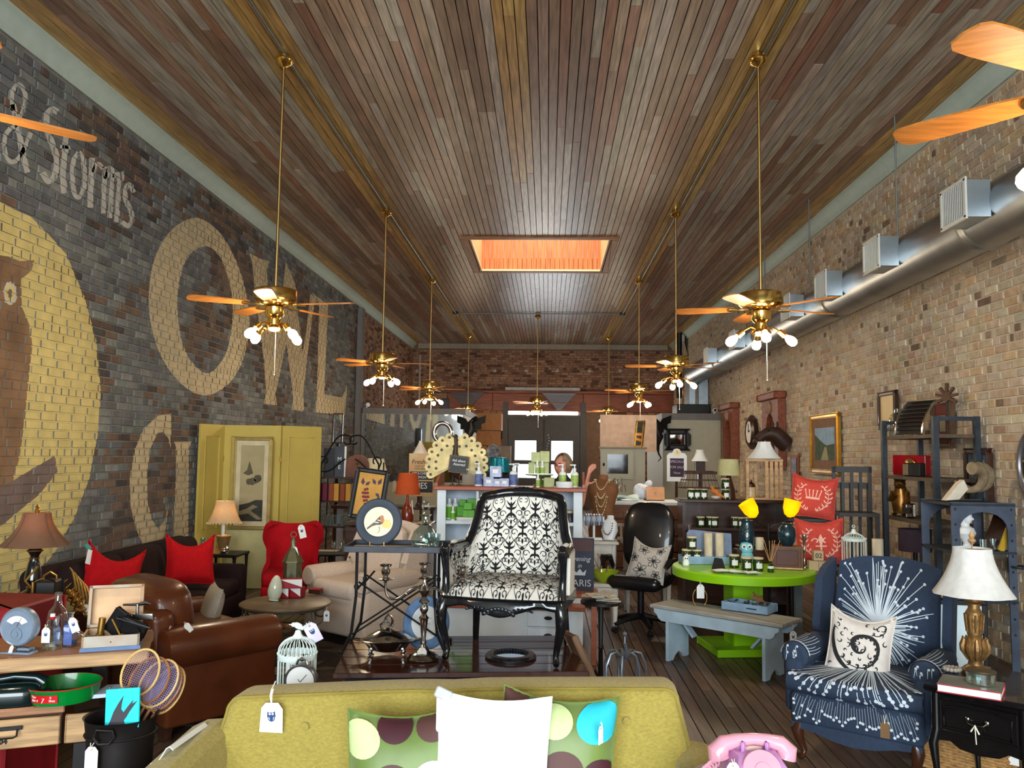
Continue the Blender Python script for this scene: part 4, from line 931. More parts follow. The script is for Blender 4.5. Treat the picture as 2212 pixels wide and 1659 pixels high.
# round scroll-iron coffee table with things
cc=G(617,1300,.45);CR_=96*cc.y/FPX
ct=thing('round_coffee_table','low round brown-topped table on scrolled wrought iron','coffee table',(cc.x,cc.y,0),0)
ob('table_top',B().lathe([(0,.425),(CR_-.015,.425),(CR_,.432),(CR_,.444),(CR_-.01,.45),(0,.45)],48),mat('slate_brown',(104,88,70),.4,var=.25,scale=7),ct)
m_scri=mat('scroll_iron',(98,90,78),.6,.3,var=.2)
ob('apron_ring',B().tube([((CR_-.04)*math.cos(a),(CR_-.04)*math.sin(a),.415)for a in[2*PI*k/40 for k in range(40)]],.008,6,True),m_scri,ct)
for k in range(10):
 a=2*PI*k/10+.2;c,s=math.cos(a),math.sin(a);R_=CR_-.04
 ob('iron_loop',B().tube([(R_*c-s*.085*math.cos(t),R_*s+c*.085*math.cos(t),.36+.055*math.sin(t))for t in[PI+PI*i/14 for i in range(15)]]+[(R_*c-s*.085,R_*s+c*.085,.41)],.006,6),m_scri,ct)
for k in range(4):
 a=PI/4+PI/2*k+.25;c,s=math.cos(a),math.sin(a)
 ob('leg',B().tube([((CR_-.05)*c,(CR_-.05)*s,.41),((CR_-.02)*c,(CR_-.02)*s,.3),((CR_-.12)*c,(CR_-.12)*s,.14),((CR_-.06)*c,(CR_-.06)*s,.02),((CR_+.0)*c,(CR_+.0)*s,.012)],.011,8),m_scri,ct)
ob('stretcher',B().tube([((CR_-.12)*math.cos(a),(CR_-.12)*math.sin(a),.14)for a in[2*PI*k/32 for k in range(32)]],.007,6,True),m_scri,ct)
def onT(px,py,z=.4515):return G(px,py,z)
q=onT(591,1297);u=q.y/FPX
ob('ceramic_egg',B().lathe([(8*u,0),(11*u,1*u),(10*u,3*u),(14*u,10*u),(15.5*u,20*u),(13.5*u,33*u),(9.5*u,45*u),(5*u,52*u),(0,54*u)],24),mat('celadon',(206,212,190),.2,var=.08,coat=.5),None,q,None,(0,6,0),'pale celadon ceramic egg on the round coffee table',
 'ornament')
m_rbox=mat('box_red',(150,24,38),.5)
def redbox(px,py,w,d,h,rz,label,dz=0):
 q=onT(px,py);t=thing('gift_box',label,'box',(q.x,q.y,q.z+dz),rz,'red gift boxes on the coffee table')
 ob('box_body',B().box(w,d,h,(0,0,h/2),b=.002),m_rbox,t);ob('white_corner',B().prism([(-w/2*.98,h*.98),(w/2*.98,h*.98),(w/2*.98,h*.15)],.001,(0,-d/2-.0008,0)),m_card,t);return t
redbox(617,1290,.085,.1,.075,-6,'red box with white corner beside the ceramic egg');redbox(641,1289,.1,.1,.075,-6,'red box with white corner, right-hand of the two lower ones')
t=redbox(628,1291,.17,.09,.07,14,'long red box laid across the two lower red boxes',.0765)
q=onT(682,1282);t=thing('trinket_box','tiny dark red lidded box alone on the coffee table','box',q,-10);ob('box_body',B().box(.1,.06,.028,(0,0,.014),b=.004),m_wood_d,t);ob('lid',B().box(.104,.064,.012,(0,0,.035),b=.004),m_rbox,t)
q=onT(630,1283);u=q.y/FPX
m_pat=mat('bronze_patina',(94,92,66),.5,.5,var=.3,scale=12)
ln=thing('lantern','tall hexagonal bronze lantern with onion dome behind the red boxes','lantern',q,10)
R6=21*u
ob('base_plate',B().lathe([(R6*1.05,0),(R6*1.05,.012),(R6*.95,.02)],6),m_pat,ln)
for k in range(6):
 a=PI/3*k;c,s=math.cos(a),math.sin(a);a2=a+PI/3;c2_,s2_=math.cos(a2),math.sin(a2);h=68*u
 pt=lambda t,z:(R6*.93*(c*(1-t)+c2_*t),R6*.93*(s*(1-t)+s2_*t),z)
 w=B();arch=[(.18,.04),(.82,.04),(.82,h*.5),(.7,h*.62),(.6,h*.66),(.5,h*.76),(.4,h*.66),(.3,h*.62),(.18,h*.5)]
 outer=[(0,.02),(1,.02),(1,h),(.5,h),(0,h)]
 V=[pt(*p_)for p_ in outer]+[pt(*p_)for p_ in arch]
 w.add(V,[(0,1,6,5),(1,2,8,7,6),(2,3,10,9,8),(3,4,12,11,10),(4,0,5,13,12)]);ob('lantern_panel',w,m_pat,ln)
ob('lantern_glass',B().lathe([(R6*.86,.022),(R6*.86,66*u)],6,caps=False),mat('glass_smoky',(84,94,70),.2,var=.2),ln)
ob('dome',B().lathe([(R6*1.12,68*u),(R6*1.12,70*u),(R6*.95,74*u),(R6*.7,86*u),(R6*.4,96*u),(R6*.22,104*u),(R6*.3,110*u),(R6*.12,118*u),(.0,124*u)],6),m_pat,ln)
ob('ring',B().tube([(.022*math.cos(a),0,126*u+.022*math.sin(a))for a in[2*PI*k/16 for k in range(16)]],.003,5,True),m_pat,ln)
price_tag('white owl tag on the bronze lantern',D(634,1176,q.y-.02),8,0,.8,.02,lean=-14)
q=D(706,1310,cc.y-.12);price_tag('small white tag under the rim of the round coffee table',q,0,0,.8,.03)
# cream wing chair
m_cream_c=mat('linen_cream',(206,188,172),.85,var=.06,scale=50,bump=.05)
cw=thing('cream_wing_chair','cream upholstered wing back chair behind the bird plate','armchair',(-1.54,7.22,0),-36,sca=1);cw.scale=(.84,.88,.98)
W2=.46;zb2=1.0
b=B();rbox(b,.92,.84,.34,(0,0,.26),.04);ob('seat_base',b,m_cream_c,cw)
b=B();rbox(b,.62,.70,.15,(0,-.1,.46),.06);ob('seat_cushion',b,m_cream_c,cw)
def wback(u_,v_):
 z=.40+(zb2-.40)*v_-.06*v_*(2*u_-1)**2;return((2*u_-1)*(.36-.02*v_),.30+.13*v_-.0*u_,z)
b=B();b.sheet(lambda u_,v_:wback(1-u_,v_),10,10,-.10);ob('back',b,m_cream_c,cw)
b=B();soft(b,.56,.16,.5,(0,.24,.72),(-10,0,0),.5);ob('back_cushion',b,m_cream_c,cw)
for s in(-1,1):
 b=B()
 def wing(u_,v_,s=s):
  y=.42-.42*u_*(1-.15*v_);top=zb2-.03-.05*u_-.42*max(0,u_-.45)**1.2*1.6
  return(s*(.35+.03*u_),y,.5+(top-.5)*v_)
 b.sheet(wing if s>0 else(lambda u_,v_:wing(1-u_,v_)),10,10,.07);ob('wing',b,m_cream_c,cw)
 b=B();b.lathe([(.0,-.42),(.085,-.42),(.105,-.40),(.11,-.2),(.1,.2),(.06,.34)],18,(s*.40,0,.54),(-90,0,0),sx=1,sy=.85);rbox(b,.13,.76,.34,(s*.40,-.01,.36),.03);ob('arm',b,m_cream_c,cw)
for x in(-.38,.38):
 for y in(-.36,.36):ob('leg',B().box(.045,.045,.1,(x,y,.05),taper=.7),m_wood_d,cw)
 # floral rug
rg=thing('floral_rug','dark rug with orange and beige flowers on the plank floor','rug',(-1.86,6.3,.002),0)
ob('pile',B().box(2.1,2.9,.012,(0,0,.006),b=.003),mat('rug_dark',(52,40,34),.95,var=.3,scale=12),rg)
f1,f2,f3=B(),B(),B();q=random.Random(4)
def flower(b,x,y,r,z,n=7,ph=0):
 for k in range(n):
  a=2*PI*k/n+ph;pts=[(x+r*.2*math.cos(a),y+r*.2*math.sin(a),z)]
  for da,rr_ in((-.4,.75),(-.2,1),(0,.92),(.2,1),(.4,.75)):pts.append((x+r*rr_*math.cos(a+da),y+r*rr_*math.sin(a+da),z))
  b.add(pts,[tuple(range(6))])
for i in range(26):
 x,y,r=q.uniform(-.88,.88),q.uniform(-1.28,1.28),q.uniform(.1,.17);flower((f1,f2)[i%2],x,y,r,.0135+.0002*(i%5),7,q.uniform(0,6));flower((f2,f1)[i%2],x,y,r*.4,.0148,5)
 for k in range(4):
  a=q.uniform(0,6.28);f3.add([(x+r*math.cos(a),y+r*math.sin(a),.0126),(x+(r+.12)*math.cos(a+.25),y+(r+.12)*math.sin(a+.25),.0126),(x+(r+.2)*math.cos(a),y+(r+.2)*math.sin(a),.0126),(x+(r+.1)*math.cos(a-.2),y+(r+.1)*math.sin(a-.2),.0126)],
   [(0,1,2,3)])
ob('woven_flowers',f1,mat('rug_orange',(176,96,62),.95,var=.2),rg,kind='stuff',sharp=180);ob('woven_flowers',f2,mat('rug_beige',(190,172,146),.95,var=.15),rg,kind='stuff',sharp=180);ob('woven_leaves',f3,mat('rug_olive',(92,84,62),.95),
 rg,kind='stuff',sharp=180)
# mustard sofa at the front
m_must=mat('tweed_mustard',(158,142,66),.85,var=.16,scale=90,stretch=(1,1,2),bump=.3,bscale=220,sheen=.2)
sd=2.78
qL,qR=D(524,1490,sd),D(1452,1472,sd-.08)
ang=math.degrees(math.atan2(qR.y-qL.y,qR.x-qL.x));SW=(qR-qL).length+.03
so=thing('mustard_sofa','mustard yellow tweed loveseat with rounded back at the front','sofa',((qL.x+qR.x)/2,(qL.y+qR.y)/2,0),ang)
tl=math.atan2(qR.z-qL.z,qR.x-qL.x);ZT=(qL.z+qR.z)/2+.004
def bk_out(s=1.0,hw=SW/2):
 P=[];r=.045
 for k in range(7):a=PI-PI/2*k/6;P.append((-hw+r+r*math.cos(a),ZT-r+r*math.sin(a)))
 for k in range(1,12):t=k/12;P.append((-hw+r+(2*hw-2*r)*t,ZT+.010*math.sin(PI*t)-.004*math.exp(-((t-.5)/.03)**2)))
 for k in range(7):a=PI/2-PI/2*k/6;P.append((hw-r+r*math.cos(a),ZT-r+r*math.sin(a)))
 P+=[(hw+.035,ZT-.18),(hw+.045,ZT-.30),(hw+.02,.30),(-hw-.02,.30),(-hw-.045,ZT-.30),(-hw-.035,ZT-.18)]
 return[(x,z+math.tan(tl)*x)for x,z in P]
O=bk_out();b=B();cz0=.62
def inset(P,d):return[(x*(1-d/(SW/2)),cz0+(z-cz0)*(1-d/.28))for x,z in P]
def lean(z):return.10*(z-.40)
rings=[[(x,lean(z)+.02,z)for x,z in inset(O,.02)],[(x,lean(z)+.005,z)for x,z in inset(O,.003)],[(x,lean(z)-.02,z)for x,z in O],[(x,lean(z)-.11,z)for x,z in O],[(x,lean(z)-.125,z)for x,z in inset(O,.006)],[(x,lean(z)-.135,z)for x,z in inset(O,
 .018)],[(x,lean(z)-.143,z)for x,z in inset(O,.035)]]
b.loft(rings[::-1]);ob('back',b,m_must,so)
ob('welt',B().tube([(x,lean(z)-.128,z)for x,z in inset(O,.006)],.0045,6,True),mat('welt_mustard',(144,128,56),.85),so)
ob('seam',B().tube([(0,lean(z)-.147,z)for z in(ZT+.004,ZT-.1,ZT-.25,.5)],.0025,6),MATS['welt_mustard'],so)
for px,py in((655,1579),(1358,1556)):
 q=D(px,py,sd-.17);v=so.matrix_world.inverted()@q if False else Vector((q.x-so.location.x,0,q.z));ob('button',B().lathe([(0,0),(.013,0),(.012,.005),(.006,.008),(0,.009)],16,(v.x,lean(v.z)-.147,v.z),(90,0,0)),m_must,so)
for k,s in enumerate((-1,1)):
 b=B();rbox(b,SW/2-.01,.60,.16,(s*SW/4,-.42,.40),.05);ob('seat_cushion',b,m_must,so)
 a=B();hw=SW/2+.02
 pr=[(.0,.30),(.0,.63),(.015,.685),(.05,.71),(.1,.705),(.15,.68),(.165,.62),(.155,.30)]
 rr2=[]
 for t,y,dz in((0,-.05,.02),(.3,-.28,.0),(.7,-.55,-.03),(1,-.8,-.06),(1.02,-.815,-.07)):
  f=1 if t<1.01 else.8;rr2.append([(s*(hw-.045+(x-.05)*f+.05),y,z+(dz if z>.35 else 0))for x,z in pr])
 a.loft(rr2 if s<0 else rr2[::-1]);ob('arm',a,m_must,so)
b=B();rbox(b,SW+.1,.68,.14,(0,-.42,.25),.03);ob('base_rail',b,m_must,so)
for x in(-SW/2+.05,SW/2-.05):
 for y in(-.7,-.12):ob('leg',B().cyl(.014,.18,(x,y,0),r2=.024,n=12),m_wood_d,so)
ob('arm_cover',B().sheet(lambda u,v:(-SW/2-.05-.07*u,-.10-.22*v,.722-.05*u*u+.012*math.sin(7*u)),6,6,.003),m_paper,so)
tq=D(585,1488,sd-.15);u=tq.y/FPX
t=thing('price_tag','large white owl tag hanging from the mustard sofa back','price tag',tq,0,'paper swing tags on the goods',rot=(6,-3,0))
ob('string',B().tube([(.006,.03,.012),(.004,-.004,0),(-.001,-.006,-14*u),(.001,-.004,-31*u)],.0022,6).tube([(.008,.0,0),(.005,-.006,-10*u),(.002,-.006,-32*u)],.002,6),m_string,t)
ob('card',B().prism([(-29*u,-91*u),(21*u,-95*u),(24*u,-44*u),(15*u,-30*u),(-12*u,-29*u),(-22*u,-40*u)],.0015,(0,-.002,0)),m_card,t)
b=B().at((-1*u,-.0036,-58*u));sgn=[(-8,11),(-6,8),(5,8),(8,11),(9,0),(6,-9),(0,-12),(-6,-9),(-9,0)]
b.prism([(x*u,z*u)for x,z in sgn],.0006);o=ob('owl_mark',b,m_cardb,t)
b=B().at((-1*u,-.0041,-58*u))
for x in(-3.2,3.2):b.lathe([(2.4*u,0),(2.4*u,.0003)],12,(x*u,0,5*u),(90,0,0))
for s in(-1,1):b.prism([(s*5*u,-1*u),(s*6.4*u,-2*u),(s*4*u,-8*u),(s*3.2*u,-7*u)],.0004)
ob('owl_eye',b,m_card,o)
m_pk=mat('satin_green',(106,128,62),.4,var=.15,scale=8,sheen=.3);DC={'b':mat('dot_brown',(86,56,52),.6),'m':mat('dot_maroon',(70,34,42),.6),'y':mat('dot_lime',(200,220,158),.6),'t':mat('dot_turquoise',(46,196,218),.6),'w':mat('dot_cream',
 (236,236,206),.6)}
def dotpillow(label,loc,rot,w,h,dots):
 t=pillow('polka_dot_pillow',label,w,h,.13,loc,rot,m_pk,.06,.02);sfc=cushion_surf(w,h,.13,.06,.02)
 for uu,vv,r,key in dots:
  b=B();dot(b,sfc,uu,vv,r,.002,0,w/h,24,True,6)
  ob('printed_dot',b,DC[key],t,sharp=180,label={'b':'brown dot','m':'dark maroon dot','y':'pale lime dot','t':'turquoise dot','w':'cream dot'}[key])
 return t
pd=2.42
q=D(877,1690,pd)
dotpillow('green satin pillow with large dots in front of the white one',q,(-16,-3,3),.335,.40,[(.13,.82,.14,'y'),(.42,.93,.13,'m'),(.77,.93,.14,'b'),(.08,.42,.12,'t'),(.40,.50,.15,'b'),(.75,.52,.14,'w'),(.2,.1,.13,'m'),(.6,.12,.13,
 't'),(.92,.2,.1,'b')])
q=D(1200,1660,pd+.06)
dotpillow('green satin dotted pillow half hidden behind the white one',q,(-12,4,-2),.335,.42,[(.1,.95,.11,'b'),(.46,.86,.13,'y'),(.84,.86,.15,'t'),(.56,.50,.155,'b'),(.9,.48,.13,'m'),(.24,.6,.14,'w'),(.6,.14,.13,'t'),(.2,.2,.13,'b')])
q=D(1058,1672,pd-.03)
wp=pillow('white_pillow','plain white pillow between the two dotted ones',.325,.42,.15,q,(-14,2,0),mat('cotton_white',(238,240,242),.9,var=.03,scale=30),.06,.01)
ob('edge_trim',B().box(.05,.01,.03,(-.145,-.01,.2),(0,20,0),b=.003),mat('trim_silver',(180,182,190),.5),wp)
q=D(1298,1560,pd-.02);price_tag('thin white tag at the edge of the far dotted pillow',q,60,0,.5,.01,False)
# birdcage and clock on a stand behind the sofa
st=thing('plant_stand','small dark stand hidden behind the mustard sofa','stand',(D(640,1500,3.35).x,3.36,0),0)
zbase=D(640,1505,3.35).z
ob('stand_top',B().box(.3,.3,.03,(0,0,zbase-.016),b=.006),m_wood_d,st)
for x in(-.12,.12):
 for y in(-.12,.12):ob('leg',B().box(.03,.03,zbase-.03,(x,y,(zbase-.03)/2)),m_wood_d,st)
m_cage=mat('cage_white',(216,232,228),.45,var=.05)
def birdcage(label,loc,R_,H,bands,m,nw=28,bird=True,group='white metal birdcages'):
 t=thing('birdcage',label,'birdcage',loc,0,group);hd=H*.60
 ob('tray',B().lathe([(0,0),(R_,0),(R_*1.03,.006),(R_*1.03,.022),(R_,.028),(0,.028)],32),m,t)
 for k in range(nw):
  a=2*PI*k/nw;c,s=math.cos(a),math.sin(a);P=[(R_*c,R_*s,.02),(R_*c,R_*s,hd)]
  for j in range(1,9):th=PI/2*j/8;P.append((R_*math.cos(th)*c,R_*math.cos(th)*s,hd+(H*.8-hd)*math.sin(th)))
  ob('cage_wire',B().tube(P,R_*.022,5),m,t)
 for z0,z1 in bands:
  bb=B().lathe([(R_*1.02,z0*H),(R_*1.035,z0*H+.004),(R_*1.035,z1*H-.004),(R_*1.02,z1*H)],32,caps=False);ob('cage_band',bb,m,t)
  sc_=B()
  for k in range(24):a=2*PI*k/24;sc_.ball(R_*.09,R_*.09,R_*.07,(R_*1.0*math.cos(a),R_*1.0*math.sin(a),z1*H),n=6)
  ob('scallop',sc_,m,t)
 ob('crown',B().lathe([(R_*.3,H*.775),(R_*.3,H*.80),(R_*.2,H*.83),(R_*.14,H*.88),(0,H*.89)],16),m,t)
 if bird:
  e=H*.9;ob('bird_finial',B().ball(R_*.30,R_*.16,R_*.17,(0,0,e+.012),(0,24,0),10).ball(R_*.13,c=(-R_*.26,0,e+R_*.22),n=8).lathe([(R_*.05,0),(.001,R_*.14)],6,(-R_*.37,0,e+R_*.22),(0,-90,0)).tube([(R_*.2,0,e+.0),(R_*.5,.01,e+R_*.26)],
   [R_*.09,R_*.05],6).tube([(R_*.2,0,e+.0),(R_*.46,-.012,e+R_*.2)],[R_*.08,R_*.05],6),m,t)
 else:ob('hang_ring',B().tube([(R_*.12*math.cos(a),0,H*.94+R_*.12*math.sin(a))for a in[k*PI/5 for k in range(10)]],R_*.03,5,True),m,t)
 return t
q=D(636,1505,3.35);topz=D(640,1345,3.35).z
birdcage('white birdcage with bird finial just behind the mustard sofa',(q.x,3.37,zbase),40*3.35/FPX,(topz-zbase)/1.0,((.50,.58),),m_cage)
price_tag('lilac owl tag leaning from the finial of the white birdcage',Vector((q.x+.04,3.36,topz-.0)),14,20,.95,.006,lean=-26,m=mat('card_lilac',(214,208,232),.8))
q=D(597,1455,3.33);ct2=thing('printed_card','printed white hang card behind the birdcage wires','card',(q.x,3.56,q.z-.05),0)
ob('sheet',B().prism([(-.032,-.06),(.032,-.06),(.032,.075),(.0,.095),(-.032,.075)],.002),m_card,ct2)
text('printing','T',.022,m_ink,ct2,(-.012,-.0014,.06),(90,0,0),.0002);ob('print_block',B().box(.034,.0005,.02,(0,-.0014,.018)),mat('print_grey',(120,124,128),.8),ct2)
ob('print_block',B().box(.044,.0005,.03,(0,-.0014,-.02)),mat('print_pale',(190,194,196),.8),ct2)
ob('card_holder',B().tube([(0,.004,-.06),(0,.004,-(q.z-.05))],.004,6),m_iron,ct2)
q=D(641,1478,3.2)
ck=thing('alarm_clock','round white-faced clock standing before the birdcage','clock',(q.x,3.26,zbase),0);u=3.2/FPX;rz2=q.z-zbase
ob('case',B().lathe([(33*u,-.02),(35*u,-.015),(35*u,.018),(33*u,.022),(31*u,.02),(31*u,.016),(0,.016)],36,(0,0,rz2),(90,0,0)),mat('clock_pewter',(120,120,124),.35,.8),ck)
fc=ob('dial',B().lathe([(0,.0155),(30*u,.0155),(30*u,.0175),(0,.0178)],36,(0,0,rz2),(90,0,0)),m_card,ck)
ob('clock_hand',B().tube([(0,-.0185,rz2-2*u),(14*u,-.0185,rz2+14*u)],.0012,5).tube([(0,-.0185,rz2-2*u),(-5*u,-.0185,rz2+4*u)],.0012,5),m_ink,fc)
ob('crest',B().tube([(-12*u,0,rz2+33*u),(-8*u,0,rz2+42*u),(0,0,rz2+46*u),(8*u,0,rz2+42*u),(12*u,0,rz2+33*u)],.005,6).ball(.01,c=(0,0,rz2+44*u),n=8),m_silver,ck)
ob('stand_foot',B().prism([(-20*u,0),(20*u,0),(12*u,rz2-30*u),(-12*u,rz2-30*u)],.03),MATS['clock_pewter'],ck)
# dark table
TBZ=.45
tb=thing('dark_coffee_table','dark polished plank table with navy apron behind the mustard sofa','coffee table',(-.487,4.88,0),7.2)
m_tt=mat('table_mahogany',(72,38,26),.16,var=.3,scale=4,stretch=(.7,8,8),coat=.5);m_nv=mat('apron_navy',(24,34,60),.5,var=.15)
for k in range(5):ob('top_plank',B().box(1.34,.174-.0015,.028,(0,-.348+.174*k,TBZ-.0145),b=.003),m_tt,tb)
b=B()
for y in(-.39,.39):b.box(1.22,.025,.12,(0,y,TBZ-.09))
for x in(-.6,.6):b.box(.025,.76,.12,(x,0,TBZ-.09))
ob('apron',b,m_nv,tb)
for x in(-.56,.56):
 for y in(-.35,.35):ob('leg',B().lathe([(.02,0),(.026,.02),(.02,.06),(.034,.2),(.03,.26),(.036,.28),(.036,TBZ-.03)],12,(x,y,0)),m_nv,tb)
m_fr=mat('lacquer_chair',(20,22,26),.18,var=.3,scale=10,coat=.6);m_dam=mat('damask_cream',(226,222,212),.85,var=.04,scale=60);m_damk=mat('damask_black',(22,22,24),.85)
dc=thing('damask_chair','black framed bergere chair in cream fabric with black scroll print','armchair',(-.20,4.92,TBZ+.001),-10)
HB=1.376-TBZ
def sstep(a,b_,x):t=min(1,max(0,(x-a)/(b_-a)));return t*t*(3-2*t)
def plan0(ph_):
 c,s=math.cos(ph_),math.sin(ph_)
 return math.copysign(abs(c)**.62,c)*.335,-.20+.47*max(0,s)**.55
PLT=[plan0(PI*(1-i/600))for i in range(601)];PLD=[0]
for p0_,p1_ in zip(PLT,PLT[1:]):PLD.append(PLD[-1]+math.hypot(p1_[0]-p0_[0],p1_[1]-p0_[1]))
from bisect import bisect_left
def plan(u_):
 d=min(1,max(0,u_))*PLD[-1];i=min(600,max(1,bisect_left(PLD,d)));t=(d-PLD[i-1])/(PLD[i]-PLD[i-1]+1e-9);a,c=PLT[i-1],PLT[i]
 return a[0]+(c[0]-a[0])*t,a[1]+(c[1]-a[1])*t
def ztop(u_):
 c=abs(u_-.5)*2
 return.615+(HB-.035-.615)*(1-sstep(.37,.56,c))-.028*sstep(0,.40,c)**2-.02*sstep(.85,1,c)
def dsurf(u_,v_):
 u_=min(1,max(0,u_));x,y=plan(u_);zb_=.37;z=zb_+(ztop(u_)-zb_)*v_;k=1-.12*sstep(.62,1,(z-.37)/.55)*0
 wx=x*(1-.07*sstep(.58,.70,z)+.03*sstep(.7,.86,z));return(wx,y+.10*max(0,z-.4),z)
b=B();b.sheet(lambda u_,v_:dsurf(u_,v_),40,12,.035);ob('back_upholstery',b,m_dam,dc)
path=[dsurf(k/48,1)for k in range(49)]
fr=B();fr.tube([(x,y+.012,z+.01)for x,y,z in path],.026,10);fr.tube([(x*.955,y-.012,z-.004)for x,y,z in path],.012,8)
ob('top_rail',fr,m_fr,dc)
crest=B()
for k in range(9):crest.ball(.02,.014,.014,((k-4)*.024,dsurf(.5,1)[1]-.002,dsurf(.5,1)[2]+.032-.0014*(k-4)**2),n=8)
ob('carved_crest',crest,m_fr,dc)
for s in(-1,1):
 x0=s*.335
 ob('arm_post',B().tube([(x0,-.2,.60),(x0,-.235,.615),(x0,-.25,.59),(x0,-.235,.55),(x0,-.215,.48),(x0*.99,-.22,.40),(x0*.99,-.24,.34)],[.022,.028,.03,.024,.02,.022,.026],10).ball(.032,c=(x0,-.238,.60),n=10),m_fr,dc)
 ob('arm_pad',B().ball(.017,.06,.012,(x0*.98,-.08,.628),n=12),m_dam,dc)
def seat(u_,v_):
 U,V=2*u_-1,2*v_-1
 e=max(0,(1-U**6)*(1-V**6))**.45
 x=.335*U*(1-.05*V*V);y=.0-.27*(-V)*1.0-.03*(1-U*U)*(V<0);y=.27*V-.045*(1-U*U)*(.5-.5*V)
 return(x,y,.345+.09*e*(1-.25*V*V))
b=B();b.sheet(seat,22,22);so2=ob('seat_upholstery',b,m_dam,dc)
b=B();n_=24
top_=[];bot_=[]
for k in range(n_+1):
 U=-1+2*k/n_;x=.345*U;y=-.275-.04*(1-U*U);top_.append((x,y,.35));bot_.append((x,y,.285-.035*math.exp(-(U/.28)**2)+.02*math.exp(-((abs(U)-.62)/.2)**2)))
b.loft([[(x,y+.03,z)for x,y,z in top_],top_,[(x,y-.014,(z+w[2])/2+.012)for(x,y,z),w in zip(top_,bot_)],[(x,y-.016,z+.014)for x,y,z in bot_],bot_,[(x,y+.03,z)for x,y,z in bot_]],False,False)
b.tube([(x,y-.016,z+.012)for x,y,z in bot_],.007,6);b.tube([(x,y-.008,z-.004)for x,y,z in top_],.008,6)
for s in(-1,1):b.box(.04,.5,.06,(s*.325,-.02,.315))
b.box(.6,.04,.06,(0,.25,.315));ob('seat_rail',b,m_fr,dc)
cv=B()
for k in range(-4,5):
 cv.ball(.016,.008,.012,(k*.02,-.334,.292-.0016*k*k+.008),(0,k*8,0),8)
for s in(-1,1):
 for k in range(5):cv.ball(.014,.007,.007,(s*(.09+.022*k),-.330+.003*k,.297+.006*math.sin(k)),(0,s*20,0),8)
ob('carved_shell',cv,mat('carving_blue_black',(30,36,48),.25,coat=.5),dc)
for s in(-1,1):
 ob('leg',B().tube([(s*.325,-.27,.33),(s*.338,-.29,.27),(s*.335,-.285,.2),(s*.315,-.265,.11),(s*.305,-.26,.05),(s*.31,-.275,.018),(s*.314,-.29,.012)],[.03,.034,.028,.02,.017,.019,.014],10),m_fr,dc)
 ob('leg',B().tube([(s*.27,.235,.33),(s*.272,.24,.2),(s*.285,.28,.0)],[.024,.024,.019],8),m_fr,dc)
def damask(b,surf,cu,cv_,s,au,ku=1.0):
 """one motif centred at (cu, cv) in uv; s = motif height in v, au = u/v aspect"""
 def T(P):return[(cu+x*s/au,cv_+y*s)for x,y in P]
 def W(P,w):stroke(b,surf,T(P),w*s*.9 if not isinstance(w,list)else[q*s*.85 for q in w],.0022,0,au)
 for m_ in(-1,1):
  M=lambda P:[(m_*x,y)for x,y in P]
  W(M(bez((0,-.5),(.35,-.35),(.48,-.1),(.28,.12),9)+bez((.28,.12),(.1,.3),(.3,.48),(.42,.5),8)[1:]),[.02]*10+[.028]*8)
  W(M([(.28-.11*math.cos(t)*(1-t/9),-.08+.11*math.sin(t)*(1-t/9))for t in[k*.5 for k in range(13)]]),.026)
  W(M([(.15+.09*math.cos(t)*(1-t/8),-.30+.08*math.sin(t)*(1-t/8))for t in[k*.5-.6 for k in range(12)]]),.028)
  W(M([(.33+.09*math.cos(-t)*(1-t/8),.33+.09*math.sin(-t)*(1-t/8))for t in[k*.5+1.2 for k in range(11)]]),.024)
  W(M(bez((0,.02),(.06,.1),(.2,.05),(.17,.2),7)),[.03,.06,.08,.07,.05,.03,.02,.01])
  W(M(bez((0,-.12),(.1,-.1),(.16,-.16),(.14,-.24),7)),[.02,.07,.09,.08,.06,.04,.02,.01])
  W(M(bez((.02,.15),(.08,.22),(.12,.24),(.15,.32),6)),[.06,.07,.06,.05,.03,.02,.01])
  W(M([(.36,.06),(.42,.10),(.46,.06),(.42,.02),(.36,.06)]),.05)
 W([(0,-.42),(0,-.36),(0,-.3),(0,-.26)],[.01,.07,.08,.02]);W([(0,-.22),(0,-.12),(0,0),(0,.1),(0,.2),(0,.27)],[.02,.09,.06,.1,.08,.01]);W([(0,.3),(0,.36),(0,.42)],[.01,.06,.01])
pb=B();au=PLD[-1]/.5
for row,v0 in enumerate((.10,.34,.58,.82)):
 for k in range(-5,6):
  cu=.5+(k+(.5 if row%2 else 0))*.117
  if abs(cu-.5)>.44:continue
  c=abs(cu-.5)*2;hz=ztop(cu)-.37
  if hz<.35 and v0>.6:continue
  damask(pb,dsurf,cu,min(v0*(.5/hz if hz<.35 else 1),.8),.40*(.5/max(hz,.3)if c>.5 else 1),au*1.0*(.5/max(hz,.3)if c>.5 else 1.0))
ob('scroll_print',pb,m_damk,MATS and[o for o in dc.children if o.name.startswith('back_upholstery')][0],sharp=180)
pb=B()
for row,v0 in enumerate((.12,.34,.56,.78)):
 for k in range(-3,4):
  cu=.5+(k+(.5 if row%2 else 0))*.2
  if not.08<cu<.92:continue
  damask(pb,seat,cu,v0,.34,1.45)
ob('scroll_print',pb,m_damk,so2,sharp=180)
tL,tR2=G(753,1400,TBZ),D(748,1187,4.72)
zt3=D(760,1188,4.72).z
ts=thing('tray_stand','black metal tray table on crossed folding legs, on the dark table','tray table',(D(860,1180,4.9).x,4.95,TBZ),3)
hs=zt3-TBZ;w3=S(222,4.75)
b=B().box(w3,.36,.012,(0,0,hs-.012));ob('tray_floor',b,m_iron_g,ts)
for a in((w3,.012,.034,(0,-.18,hs)),(w3,.012,.034,(0,.18,hs)),(.012,.36,.034,(-w3/2,0,hs)),(.012,.36,.034,(w3/2,0,hs))):ob('tray_rim',B().box(*a,b=.002),m_iron_g,ts)
